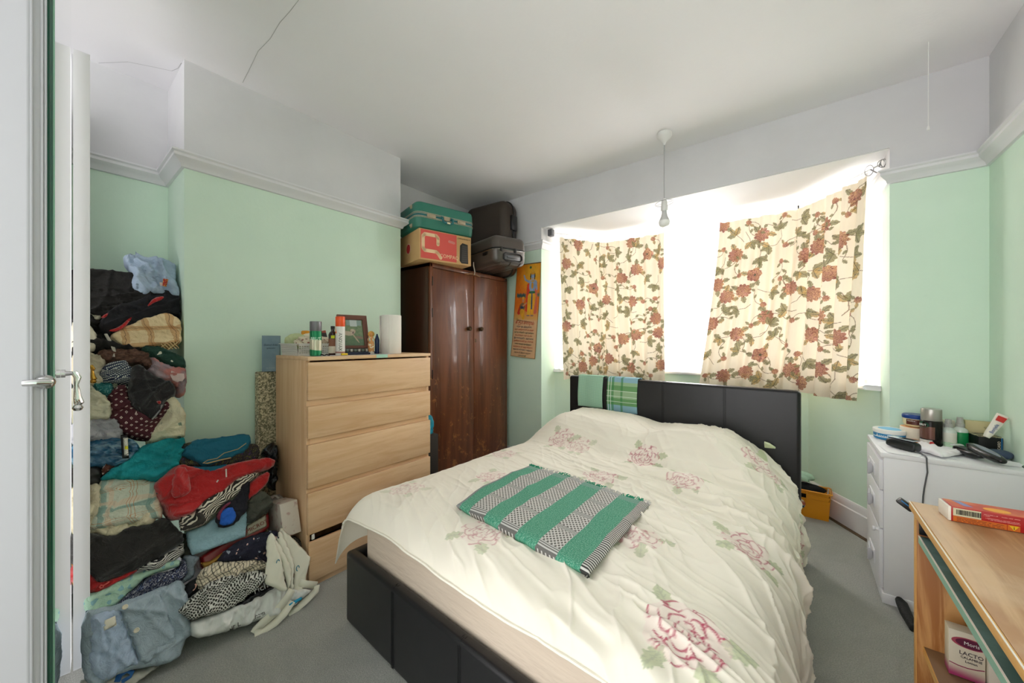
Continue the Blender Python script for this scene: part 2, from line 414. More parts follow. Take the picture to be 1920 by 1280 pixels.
# room door standing open close to the camera
pa = ray(88, 640); pb = ray(52, 640); pc = ray(-320, 640)
A = Vector((pa.x, pa.y))*(.62/ (pa.x*-.6163+pa.y*.7875)); B = Vector((pb.x, pb.y))*(.60/(pb.x*-.6163+pb.y*.7875))
dc = Vector((-.62, -.78))*.75; 
door = MB(); door.prism([(A.x, A.y, .01), (B.x, B.y, .01), (B.x-.28, B.y-.72, .01), (A.x-.28, A.y-.72, .01)], (0, 0, 2.05), .002)
d1 = struct(door.build('door_1', mat('grey_white_door', '#acacb0', .4)))
mb = MB()
for k in (.12, .3, .86): 
    q = A.lerp(B, k); q2 = q+Vector((.0, .0))
    mb.box((q.x-.001, q.y-.0006, .02), (q.x+.001, q.y+.0022, 2.05), .0005)
mb.build('edge_moulding', mat('grey_white_door', '#c4c4c8'), d1)
H0 = onP(84, 716, (1, 0, 0), A.lerp(B, .4).x+.004)
mb = MB(); mb.lathe([(0, 0), (.012, 0), (.011, .004), (.007, .008), (0, .008)], (0, 0, 0), 20, M=Matrix.Translation(H0) @ Matrix.Rotation(PI/2, 4, 'Y'))
mb.tube([H0+Vector((.0, 0, 0)), H0+Vector((.018, .002, 0)), H0+Vector((.02, -.008, .001)), H0+Vector((.017, -.022, .001))], [.006, .006, .0065, .005], 12)
mb.build('door_handle', CHROME, d1)

# ------------------------------------------------------------------ pendant lamp and pull cord
PX, PY = -.709, 2.545
pl = thing('pendant_light', 'bare frosted bulb hanging from a white ceiling rose in front of the window', 'lamp', (PX, PY, ZC))
WP = mat('white_plastic', '#e2e2e0', .4)
mb = MB(); mb.lathe([(0, 0), (.046, 0), (.047, -.02), (.044, -.028), (.03, -.04), (.012, -.062), (.006, -.078), (0, -.078)], (PX, PY, ZC), 32); mb.build('ceiling_rose', WP, pl)
mb = MB(); mb.tube([(PX, PY, ZC-.07), (PX-.001, PY, 2.3), (PX, PY, 2.135)], .0035, 8); mb.build('cord', mat('pendant_cord', '#a9a9ab', .5), pl)
mb = MB(); mb.lathe([(0, 2.15), (.008, 2.148), (.017, 2.13), (.019, 2.11), (.0185, 2.102), (.021, 2.1), (.021, 2.072), (.019, 2.065), (0, 2.065)], (PX, PY, 0), 28); lh = mb.build('lamp_holder', WP, pl)
mb = MB(); mb.tube([(PX+.056*math.cos(t), PY+.056*math.sin(t), 2.117+.006*math.cos(t)) for t in np.linspace(0, 2*PI, 33)[:-1]], .0014, 6, closed=True)
mb.tube([(PX-.056, PY, 2.111), (PX, PY, 2.115), (PX+.056, PY, 2.123)], .001, 5); mb.build('shade_ring', mat('grey_wire', '#8d8d8d', .4, metal=.8), pl)
mb = MB(); mb.lathe([(.0, 2.066), (.015, 2.066), (.0155, 2.05), (.02, 2.03), (.03, 2.008), (.034, 2.0)], (PX, PY, 0), 32); mb.build('bulb_neck', mat('bulb_neck_white', '#c9c9c9', .4), pl)
mb = MB(); mb.lathe([(.034, 2.0), (.0355, 1.99), (.034, 1.978), (.028, 1.967), (.018, 1.96), (0, 1.957)], (PX, PY, 0), 32); mb.build('bulb', mat('frosted_bulb', '#f7f7f5', .25), pl)
pc_ = thing('pull_cord', 'thin white pull cord hanging from the ceiling near the right corner', 'cord', (.466, 2.52, 2.18))
mb = MB(); mb.tube([(.466, 2.52, ZC), (.466, 2.52, 2.19)], .0016, 6); mb.build('string', WP, pc_)
mb = MB(); mb.lathe([(0, .02), (.003, .018), (.005, .006), (.004, 0), (0, 0)], (.466, 2.52, 2.175), 12); mb.build('end_bead', WP, pc_)
# ------------------------------------------------------------------ bed
BW, BL = 1.46, 1.85
bed = thing('double_bed', 'double bed with black leather-look headboard and low padded frame', 'bed', (-1.534, .803, 0), math.radians(-2.5))
BM = WM[bed.name]; BI = BM.inverted()
LEATH = mat('black_leatherette', '#17171a', .38, lambda: mix(noise(coords('Object'), 6, 3), '#121214', '#1d1d20'),
            lambda: (voro(coords('Object'), 320, 'DISTANCE_TO_EDGE')+noise(coords('Object'), 14, 3)*1.2, .22, .0015), spec=.5)
THREAD = mat('black_stitching', '#0a0a0b', .7)
def b(x, y, z): return (x, y, z)
mb = MB(); mb.box((0, 0, 0.005), (BW, .045, .302), .014, 4); mb.build('foot_rail', LEATH, bed, local=True)
mb = MB(); mb.box((0, .02, .005), (.045, 1.80, .302), .014, 4); mb.build('side_rail', LEATH, bed, local=True)
mb = MB(); mb.box((BW-.045, .02, .005), (BW, 1.80, .302), .014, 4); mb.build('side_rail', LEATH, bed, local=True)
# seams on foot rail and headboard
for k in (1, 2, 3):
    x = BW*k/4; mb = MB()
    for d in (-.006, .006):
        mb.tube([(x+d, -.0005, .01), (x+d, -.0006, .285), (x+d, .006, .2985), (x+d, .02, .3025), (x+d, .038, .2995)], .0012, 5)
    mb.tube([(x, -.0002, .01), (x, -.0002, .287), (x, .006, .299), (x, .02, .302)], .002, 5, flat=.5)
    mb.build('seam', THREAD, bed, local=True)
# headboard: slightly puffy panel
nx, nz = 74, 40; 
def puff(x, z):
    d = .0
    return .006*min(1, min(x, BW-x)/.05)*(1-.35*math.exp(-((((x+BW/8) % (BW/4))-BW/8)/.012)**2))
mb = MB(); mb.box((0, 1.80, .01), (BW, 1.868, .93), .02, 5); hb = mb.build('headboard', LEATH, bed, local=True)
for k in (1, 2, 3):
    x = BW*k/4; mb = MB()
    for d in (-.006, .006): mb.tube([(x+d, 1.7994, .3), (x+d, 1.7994, .91), (x+d, 1.806, .926), (x+d, 1.82, .9305), (x+d, 1.85, .930)], .0012, 5)
    mb.tube([(x, 1.7998, .3), (x, 1.7998, .91), (x, 1.806, .925), (x, 1.82, .930)], .002, 5, flat=.5)
    mb.build('seam', THREAD, hb, local=True)
MATT = mat('beige_sheet', '#d9c8b4', .8, lambda: mix(noise(coords('Object'), 4, 3), '#d6c4b0', '#dccdbb'), lambda: (noise(coords('Object', (2, 2, 9)), 3, 3), .35, .02))
mat_o = thing('mattress', 'mattress in a beige fitted sheet lying in the black bed frame', 'mattress', (-1.534, .803, .1), math.radians(-2.5))
WM[mat_o.name] = BM; 
mb = MB(); mb.box((.052, .052, .11), (BW-.05, 1.79, .455), .045, 5)
me = bpy.data.meshes.new('sheet'); mb.bm.to_mesh(me); mb.bm.free(); me.transform(BM); mat_ob = bpy.data.objects
WM[mat_o.name] = Matrix.Translation((-1.534, .803, .1)) @ Matrix.Rotation(math.radians(-2.5), 4, 'Z'); place('fitted_sheet', me, MATT, mat_o)

def top_h(x, y):
    x = np.asarray(x, float); y = np.asarray(y, float)
    h = .525+.02*smooth(0, .4, x)*(1-smooth(1.1, 1.4, x))+.012*np.sin(x*3+1)+.012*fbm(x*2.2, y*2.2, 3, 2)
    side = smooth(-.08, .22, x)*(1-smooth(1.12, 1.44, x))
    dip = 1-.18*np.exp(-((x-.78)/.12)**2)
    p = smooth(1.12, 1.42, y)*(1-.55*smooth(1.66, 1.84, y))
    return h+.155*p*side*dip
NU, NV = 640, 600
s = np.linspace(-.165, 1.95, NU)[None, :]*np.ones((NV, 1)); yy = np.linspace(-.035, 1.805, NV)[:, None]*np.ones((1, NU))
xr = 1.535-.06*yy+.008*np.sin(yy*9)
rL = .055; rR = .2-.06*smooth(1.0, 1.6, yy)
x0 = .035
angL = np.clip((x0+rL-s)/rL, 0, PI/2); exL = np.clip((x0+rL-s)-rL*PI/2, 0, 9)
angR = np.clip((s-(xr-rR))/rR, 0, PI/2); exR = np.clip((s-(xr-rR))-rR*PI/2, 0, 9)
X = np.where(s < .5, np.where(s < x0+rL, x0+rL-rL*np.sin(angL), s), np.where(s > xr-rR, xr-rR+rR*np.sin(angR), s))
DZ = -(rL-rL*np.cos(angL))-exL*.92-(rR-rR*np.cos(angR))-exR*.97
X = X-exL*.02
dr = np.minimum(1, exR/.1); X = X+dr*(.012*np.sin(yy*38+3*fbm(yy*3, s*2, 4))+.02*(fbm(yy*5, s*2, 8)-.5))+exR*.01
# foot edge: curls down over the mattress
fe = np.clip((.10-yy)/.13, 0, 1); ftop = top_h(np.clip(X, 0, BW), yy)
foot_drop = .055*fe**2.2*(1-.35*smooth(.2, .7, s))+.02*fe**6
Z = ftop+DZ-foot_drop
Z = np.maximum(Z, .16+.02*np.sin(yy*11))
Y = yy+.012*np.sin(s*6)*(1-smooth(0, .3, yy))+.01*(fbm(s*6, yy, 5)-.5)*(1-smooth(0, .2, yy))
# bottom left corner flap hanging out
fl = smooth(.35, -.03, yy)*np.minimum(1, exL/.1); X = X-exL*.25*smooth(.25, -.03, yy); 
P = np.stack([X, Y, Z], -1)
du = np.gradient(P, axis=1); dv = np.gradient(P, axis=0); Nn = np.cross(du, dv); Nn /= np.linalg.norm(Nn, axis=-1, keepdims=True)+1e-9
wx = .05*fbm(s*3, yy*3, 21)+.02*fbm(s*8, yy*8, 22)
perp = s*.50+yy*.86+wx; along = s*.86-yy*.50+.3*fbm(s*2, yy*2, 31)
fan = perp*(1+.35*(1.2-s))
w1 = ridge(fan/.072, along/.42, 1)**1.6; w2 = ridge(fan/.035, along/.22, 2)**1.5; w3 = ridge(perp/.15, along/.6, 3); w4 = fbm(s*22, yy*22, 9, 3)-.5
amp = .25+.75*smooth(.35, 1.05, s); quiet = 1-.65*smooth(1.1, 1.5, yy)*(1-smooth(.9, 1.3, s)); patch = .35+1.1*fbm(s*2.3, yy*2.3, 77, 2)
edge = smooth(-.035, .03, yy)
D = (amp*quiet*patch*(.021*w1+.011*w2)+.016*(w3-.4)*amp+.003*w4+.009*amp*ridge((perp*.92+along*.3)/.05, along/.3, 91)**2.5+.004*ridge(s/.4, yy/.05+s*2, 66)*(1-smooth(.2, .7, s)))*(.3+.7*edge)*(.12+.88*smooth(.02, .16, s))
P = P+Nn*D[..., None]
# colours: printed peonies
base = np.array(lin('#efe9da')); colr = np.ones((NV, NU, 3))*base
ws = s; wy = yy
FL = []
for px, py, R, st in [(1052, 797, .085, .8), (1207, 823, .085, 1), (1085, 843, .075, .6), (945, 850, .08, .6), (925, 897, .085, .7), (762, 915, .08, .45), (1125, 893, .085, .75), (1282, 900, .085, .75), (1425, 882, .095, .8), (908, 997, .085, .8), (1195, 1000, .08, .8), (1398, 1000, .085, .95), (1318, 790, .07, .7), (1280, 1172, .095, 1.2), (1165, 764, .07, .7)]:
    z = .56
    if py < 840: z = .68
    q = BI @ onZ(px, py, z); FL.append((q.x, q.y, R, st))
FL += [(1.66, .28, .10, 1.2), (1.72, .95, .09, 1.1), (1.62, 1.35, .09, .9), (.35, .62, .0, 1), (.15, 1.72, .08, .6)]
rose = np.array(lin('#b2455f')); pink = np.array(lin('#ecc4ca')); leafc = np.array(lin('#9aae72')); leafd = np.array(lin('#6f8a54'))
def leaf(col, S, T, cx, cy, L, Wd, ang, ca, cb, k=.8):
    m = (np.abs(S-cx) < L*1.2) & (np.abs(T-cy) < L*1.2)
    if not m.any(): return
    dx = S[m]-cx; dy = T[m]-cy; a = (dx*math.cos(ang)+dy*math.sin(ang))/L; bb = (-dx*math.sin(ang)+dy*math.cos(ang))/Wd
    ins = (a > 0) & (a < 1) & (np.abs(bb) < np.sin(PI*np.clip(a, 0, 1))**.8*(.85+.15*np.cos(a*22)))
    vein = (np.abs(bb) < .09) | ((np.abs(np.sin((a-np.abs(bb)*.45)*16)) < .22) & ins)
    c = np.where(vein[:, None], cb, ca); o = col[m]; o[ins] = o[ins]*(1-k)+c[ins]*k; col[m] = o
def peony(col, S, T, cx, cy, R, st, seed):
    if R <= 0: return
    rng = random.Random(seed)
    for a in (.5, 2.4, 4.4, 5.5): 
        a += rng.uniform(-.3, .3); leaf(col, S, T, cx+.75*R*math.cos(a), cy+.75*R*math.sin(a), R*.75, R*.27, a+rng.uniform(-.5, .5), leafc, leafd, .55*min(1, st))
    m = (np.abs(S-cx) < R*1.3) & (np.abs(T-cy) < R*1.3)
    dx = S[m]-cx; dy = T[m]-cy; r = np.hypot(dx, dy)/R; th = np.arctan2(dy, dx); n = fbm(dx/R*3+seed, dy/R*3, seed, 2)
    rim = .86+.12*np.abs(np.sin(3.5*th+seed))+.12*(n-.5); ins = r < rim
    line = np.zeros_like(r)
    for k, (rho, nn) in enumerate([(.14, 1.5), (.28, 2), (.44, 2.5), (.62, 3), (.86, 3.5)]):
        rr = rho+.11*np.abs(np.sin(nn*th+seed+k))+.12*(n-.5); line = np.maximum(line, np.clip(1.2-np.abs(r-rr)/.033, 0, 1)*smooth(.28, .5, vn(th*3+k*7, r*4, seed+k)))
        tip = np.clip(1.1-np.abs(r-rr+.07)/.12, 0, 1)*(np.abs(np.sin(nn*th+seed+k)) < .42); line = np.maximum(line, tip*smooth(.5, .62, vn(th*17, r*2.5, seed)))
    line *= ins
    o = col[m]; f = (ins*.22*min(1, st))[:, None]; o = o*(1-f)+pink*f; g = (np.clip(line, 0, 1)*min(1, .85*st))[:, None]; o = o*(1-g)+rose*g; col[m] = o
for i, (cx, cy, R, st) in enumerate(FL): peony(colr, ws, wy, cx, cy, R, st, i+3)
uv = np.stack([s, yy], -1)
DUV = mat('peony_print_cotton', '#efe9da', .85, lambda: vcol(), lambda: (noise(coords('UV'), 900, 2), .12, .0008), sheen=.15)
du_ = thing('duvet', 'rumpled cream duvet with faded pink peonies covering the bed', 'duvet', (-1.534, .803, 0), math.radians(-2.5))
gridmesh('duvet_cover', P, DUV, du_, uv, colr, local=True)
# piped hem along the foot edge
mb = MB(); mb.tube([tuple(P[1, i]) for i in range(60, 600, 6)], .0045, 6); mb.build('hem', mat('duvet_hem', '#efe9da', .85), du_, local=True)
# pillows beneath
PILW = mat('pillow_cotton', '#dfe6c0', .8)
for k, (xa, xb) in enumerate(((.1, .7), (.78, 1.33))):
    pw = thing('pillow', ['left pillow under the duvet against the headboard', 'right pillow under the duvet, its pale green corner showing'][k], 'pillow', (-1.534, .803, 0), math.radians(-2.5), 'pillows under the duvet')
    mb = MB(); mb.box((xa, 1.42, .47), (xb, 1.79, .60), .06, 5); mb.build('pillow_case', PILW, pw, local=True)
    if k: 
        mb = MB(); mb.prism([(1.30, 1.77, .60), (1.352, 1.765, .605), (1.325, 1.74, .628), (1.30, 1.75, .632)], (0, .012, .008), .002); mb.build('corner', PILW, pw, local=True)

# folded throw lying on the duvet
def throw_fn():
    u, v, _ = xyz(coords('UV'))
    g = None
    for a, bb in ((.035, .125), (.262, .385), (.52, .665), (.80, .945)):
        t = band(u, a, bb); g = t if g is None else g+t
    # u scaled ~.62 m, v ~.5 m; diamond lattice
    a = (u*34).v; 
    d1 = ((u*38+v*28).frac()-.5).abs(); d2 = ((u*38-v*28).frac()-.5).abs()
    lattice = E.m('MAXIMUM', d1 > .33, d2 > .33); dots = (E.m('MAXIMUM', d1, d2) < .16)
    rows = (v*4.3).frac(); thin = band(rows, .0, .2); st = ((v*70).frac() > .5)
    dia = mix(E.m('MAXIMUM', lattice, 0), '#6a6763', '#d3d1cc')
    dia = mix(thin, dia, mix(st, '#6f6d6a', '#c9c8c4'))
    n = noise(coords('UV'), 160, 2)
    green = mix(ss(n, .45, .62), '#3d8f72', '#7db39b'); green = mix(ss(noise(coords('UV'), 120, 2), .58, .66)*.8, green, '#2a6e57'); green = mix((v > .9)*.6, green, '#7f9c92')
    hem = mix(((v*60).frac() > .5)*.6, '#8d8f8f', '#77797a')
    c = mix(g, mix(v > .93, dia, '#a5a5a3'), green)
    c = mix(u < .035, c, hem)
    return mix(u > .945, c, mix(((v*55).frac()-.5).abs() > .25, '#d4d2cd', '#3c3b3a'))
THR = mat('woven_throw', '#3d9878', .9, throw_fn, lambda: (noise(coords('UV'), 260, 2), .6, .003))
cor = [BI @ onZ(px, py, z) for px, py, z in ((855, 957, .565), (1105, 1077, .565), (1219, 941, .575), (990, 876, .575))]
nu, nv = 150, 130; u, v = np.meshgrid(np.linspace(0, 1, nu), np.linspace(0, 1, nv))
def blerp(i): return (1-v)*((1-u)*cor[0][i]+u*cor[1][i])+v*((1-u)*cor[3][i]+u*cor[2][i])
tx, ty = blerp(0), blerp(1)
ty = ty+.012*np.sin(u*PI)*(v > 0); tx = tx-.015*np.sin(v*PI*1.2)*(1-u)
from_grid = top_h(tx, ty)
tz = from_grid+.030+.009*ridge(u*2.2+v*1.5, v*2.2, 5)+.006*fbm(u*5, v*5, 6)
e = np.minimum(np.minimum(u, 1-u)*.6, np.minimum(v, 1-v)*.5); tz = tz-.012*np.exp(-e/.008)
tr = thing('folded_throw', 'folded green and grey woven throw lying on the middle of the duvet', 'blanket', (-1.534, .803, 0), math.radians(-2.5))
o = gridmesh('throw_cloth', np.stack([tx, ty, tz], -1), THR, tr, np.stack([u, v], -1), local=True)
md_ = o.modifiers.new('t', 'SOLIDIFY'); md_.thickness = .024; md_.offset = -1
# lower folded layer peeking out on the right, fringe along the far edge
rng = random.Random(4)
for nm, cc in (('fringe', '#2b9472'), ('fringe', '#c9c7c2')):
    mb = MB()
    for i in range(230):
        uu = rng.random(); green = any(a < uu < bb for a, bb in ((.0, .12), (.26, .385), (.52, .665), (.80, .945)))
        if green != (cc == '#2b9472'): continue
        k = min(nu-1, int(uu*nu)); p = Vector((tx[-1, k], ty[-1, k], tz[-1, k]+.0015)); d = Vector((rng.uniform(-.012, .012), rng.uniform(.004, .016), rng.uniform(-.004, .009)))
        mb.tube([p, p+d*.6+Vector((0, 0, .005)), p+d], .0018, 4)
    fo = mb.build(nm, mat('fringe_'+cc[1:], cc, .9), tr, local=True); fo['kind'] = 'stuff'

# towels over the headboard
def towel(name, label, px0, px1, m, zf, extra=0):
    w0 = BI @ onP(px0, 720, (BM.to_3x3() @ Vector((0, 1, 0))), (BM.to_3x3() @ Vector((0, 1, 0))).dot(BM @ Vector((0, 1.80, 0))))
    w1 = BI @ onP(px1, 720, (BM.to_3x3() @ Vector((0, 1, 0))), (BM.to_3x3() @ Vector((0, 1, 0))).dot(BM @ Vector((0, 1.80, 0))))
    prof = [(1.7935, zf)]+[(1.7935-.002*math.sin(t*5), zf+(.925-zf)*t) for t in np.linspace(.05, .95, 18)]+[(1.795, .932), (1.801, .9375), (1.82, .9395), (1.85, .9395), (1.868, .9375), (1.874, .93)]+[(1.8745, .92-.25*t) for t in np.linspace(.05, 1, 10)]
    prof = np.array(prof); nU = 24; uu = np.linspace(0, 1, nU)
    Pm = np.zeros((len(prof), nU, 3)); Pm[..., 0] = w0.x+(w1.x-w0.x)*uu[None]+(.004*np.sin(prof[:, 1]*14))[:, None]
    fr = (prof[:, 0] < 1.80)[:, None]
    Pm[..., 1] = prof[:, :1]-.003*fr*(1+np.sin(uu*9+2))[None]; Pm[..., 2] = prof[:, 1:]
    d = np.r_[0, np.cumsum(np.hypot(*np.diff(prof, axis=0).T))]
    UV = np.stack([np.ones((len(prof), 1))*uu[None]*(w1.x-w0.x), d[:, None]*np.ones((1, nU))], -1)
    t = thing(name, label, 'towel', BM @ Vector(((w0.x+w1.x)/2, 1.83, .9)), math.radians(-2.5))
    me_ = gridmesh('cloth', np.einsum('ij,vuj->vui', np.array(BM.to_3x3()), Pm)+np.array(BM.translation), m, t, UV)
    mo = me_.modifiers.new('t', 'SOLIDIFY'); mo.thickness = .004; mo.offset = 0
def tow1():
    u, v, _ = xyz(coords('UV')); g = E.m('MAXIMUM', (u*95).frac() > .78, (v*95).frac() > .78); return mix(g, '#a9cfb6', '#8bb79c')
def tow2():
    u, v, _ = xyz(coords('UV'))
    hb_ = band(v, .055, .115)+band(v, .155, .2); c = mix(band(v, .05, .215), '#8fb7c6', '#9cbc93'); c = mix(band(v, .05, .098)+band(v, .155, .19), c, '#6f9f6a')
    vb = band(u, .0, .008)+band(u, .018, .026)+band(u, .034, .052)+band(u, .105, .122); c = mix(vb*.7, c, '#3f8a4d')
    ln = band(u, .009, .012)+band(u, .028, .031)+band(v, .072, .075)+band(v, .110, .113)+band(v, .149, .152); return mix(ln, c, '#dfeae0')
towel('towel', 'pale green waffle towel hung over the headboard, leftmost', 1086, 1131, mat('waffle_towel', '#a9cfb6', .9, tow1), .70)
towel('towel', 'blue and green checked tea towel hung over the headboard', 1140, 1196, mat('checked_towel', '#8fb7c6', .9, tow2), .69)
# ------------------------------------------------------------------ curtains
TRK = [(-1.80, 2.92), (-1.56, 3.34), (-1.5, 3.395), (-1.40, 3.415), (-.1, 3.43), (.0, 3.40), (.07, 3.35), (.34, 2.97)]
def resample(pts, n):
    p = np.array(pts); d = np.r_[0, np.cumsum(np.hypot(*np.diff(p, axis=0).T))]; t = np.linspace(0, d[-1], n); return np.stack([np.interp(t, d, p[:, 0]), np.interp(t, d, p[:, 1])], -1)
TP = resample(TRK, 1200)
for _ in range(60): TP[1:-1] = (TP[:-2]+TP[2:]+2*TP[1:-1])/4
def px_of(p):
    f = -math.sin(YAW)*p[..., 0]+math.cos(YAW)*p[..., 1]; r = math.cos(YAW)*p[..., 0]+math.sin(YAW)*p[..., 1]; return 960+FPX*r/f
TPX = px_of(TP)
def at_px(px): return np.array([np.interp(px, TPX, np.arange(1200.))])[0]
def tpt(i): return np.stack([np.interp(i, np.arange(1200.), TP[:, 0]), np.interp(i, np.arange(1200.), TP[:, 1])], -1)
TZ = 2.205
tk = thing('curtain_track', 'thin white curtain wire bent round the bay window', 'curtain track', (-.74, 3.4, TZ))
mb = MB(); mb.tube([(x, y, TZ) for x, y in TP[::12]], .005, 8); mb.build('track_rod', mat('white_metal_rod', '#d4d4d4', .3, metal=.3), tk)
mb = MB(); mb.box((-1.84, 2.885, TZ-.03), (-1.795, 2.935, TZ+.03), .004); mb.build('end_bracket', mat('dark_bracket', '#5b5b5d', .5), tk)
e = Vector((.34, 2.97, TZ)); mb = MB(); mb.tube([e, e+Vector((.02, -.03, 0))], .006, 8)
for k in range(3):
    c = e+Vector((.028, -.045, 0)); mb.tube([c+Vector((.022*math.cos(t)*math.cos(k*1.05), .022*math.cos(t)*math.sin(k*1.05), .022*math.sin(t))) for t in np.linspace(0, 2*PI, 17)[:-1]], .0022, 5, closed=True)
c = e+Vector((-.02, .03, 0)); mb.tube([c+Vector((.018*math.cos(t), -.01*math.cos(t), .03*math.sin(t))) for t in np.linspace(0, 2*PI, 17)[:-1]], .0022, 5, closed=True)
mb.tube([e+Vector((-.015, .02, 0)), e+Vector((.01, .03, -.02)), e+Vector((.035, .06, -.02))], .004, 6)
mb.build('finial', mat('grey_wire', '#8d8d8d', .4, metal=.8), tk)
# printed fabric painted in curtain coordinates (metres)
ROS = np.array(lin('#7d3638')); ROL = np.array(lin('#bd8478')); TAN = np.array(lin('#c9a468')); OLV = np.array(lin('#857f5c')); OLD = np.array(lin('#453f2e')); BRN = np.array(lin('#6b5238'))
def cleaf(col, S, T, cx, cy, L, Wd, ang, seed):
    m = (np.abs(S-cx) < L*1.15) & (np.abs(T-cy) < L*1.15)
    if not m.any(): return
    dx = S[m]-cx; dy = T[m]-cy; a = (dx*math.cos(ang)+dy*math.sin(ang))/L; bb = (-dx*math.sin(ang)+dy*math.cos(ang))/Wd
    ins = (a > 0) & (a < 1) & (np.abs(bb) < np.sin(PI*np.clip(a, 0, 1)**.8)**.7*(.7+.3*np.abs(np.cos(a*9+seed))))
    mixf = np.clip(vn(a*4+seed, bb*2, seed), 0, 1)[:, None]; c = OLV*(1-mixf)+np.where(seed % 3 == 0, TAN, OLV*1.25)*mixf
    vein = ((np.abs(bb) < .08) | (np.abs(np.sin((a-np.abs(bb)*.35)*18)) < .18)); c = np.where(vein[:, None], OLD, c); o = col[m]; o[ins] = o[ins]*.12+c[ins]*.88; col[m] = o
def cstem(col, S, T, pts, w=.0022):
    for (ax, ay), (bx, by) in zip(pts, pts[1:]):
        m = (S > min(ax, bx)-.01) & (S < max(ax, bx)+.01) & (T > min(ay, by)-.01) & (T < max(ay, by)+.01)
        if not m.any(): continue
        px_, py_ = S[m]-ax, T[m]-ay; dx, dy = bx-ax, by-ay; l2 = dx*dx+dy*dy+1e-9; t = np.clip((px_*dx+py_*dy)/l2, 0, 1)
        ins = np.hypot(px_-t*dx, py_-t*dy) < w; o = col[m]; o[ins] = o[ins]*.25+BRN*.75; col[m] = o
def mum(col, S, T, cx, cy, R, seed, open_=False):
    m = (np.abs(S-cx) < R*1.25) & (np.abs(T-cy) < R*1.25)
    dx = S[m]-cx; dy = T[m]-cy; r = np.hypot(dx, dy)/R; th = np.arctan2(dy, dx)
    nn = 5 if open_ else 11; rim = .8+.2*np.abs(np.sin(nn*th/2+seed))+.1*(vn(th*5, r*0+seed, seed)-.5); ins = r < rim
    ring = (r*(2.2 if open_ else 4.2)+.5*np.abs(np.sin((nn if open_ else 9)*th/2+seed+np.floor(r*4)))) % 1.0
    g = fbm(dx/R*2.4+seed, dy/R*2.4, seed+5, 2); c = ROL*(1-g[:, None])+TAN*g[:, None]*1.05
    side = (dx*math.cos(seed*1.7)+dy*math.sin(seed*1.7))/R; f = np.clip(.55+.5*side+.4*(g-.5), 0, 1)[:, None]
    c = c*(1-.65*f)+ROS*.65*f; ln = ((ring < .16) | (vn(th*16, r*5, seed) > .76))[:, None]; c = np.where(ln, ROS*.75, c)
    if open_: c = np.where((r < .17)[:, None], OLD, c)
    o = col[m]; o[ins] = o[ins]*.08+c[ins]*.92; col[m] = o
def spray(col, S, T, cx, cy, sc, seed):
    """one motif of the print"""
    r = random.Random(seed); a = r.uniform(0, 6.28)
    return a
def paint_print(S, T, items, seed):
    col = np.ones(S.shape+(3,))*np.array(lin('#e4d8c2')); rng = random.Random(seed)
    for (x, y, kind) in items:
        a0 = rng.uniform(0, 6.28)
        if kind == 'l':
            for k in range(3): a = a0+k*1.0-1; cleaf(col, S, T, x, y, .066, .022, a, rng.randrange(99))
            ex, ey = x+.09*math.cos(a0+PI), y+.09*math.sin(a0+PI); cstem(col, S, T, [(x, y), ((x+ex)/2+.012, (y+ey)/2+.01), (ex, ey)])
        else:
            big = kind in 'fo'; R = .056 if big else .021
            for k in range(3 if big else 2):
                a = a0+k*2.1; q = (x+R*.8*math.cos(a), y+R*.8*math.sin(a)); cleaf(col, S, T, q[0], q[1], .055 if big else .036, .020 if big else .012, a+rng.uniform(-.4, .4), rng.randrange(99))
            a = a0+.9; pts = [(x+t*.13*math.cos(a+t*1.1), y+t*.13*math.sin(a+t*1.1)) for t in np.linspace(0, 1, 7)]; cstem(col, S, T, pts)
            cleaf(col, S, T, pts[-1][0], pts[-1][1], .035, .012, a+.6, 4); cleaf(col, S, T, pts[4][0], pts[4][1], .032, .012, a+2.2, 5)
            if big: mum(col, S, T, x, y, R, rng.randrange(1, 50), kind == 'o')
            else: mum(col, S, T, x, y, R, rng.randrange(1, 50), False)
    return col
CUR = mat('floral_curtain', '#eadcc2', .9, lambda: vcol(), lambda: (noise(coords('UV'), 700, 2), .15, .001), transl=.085)
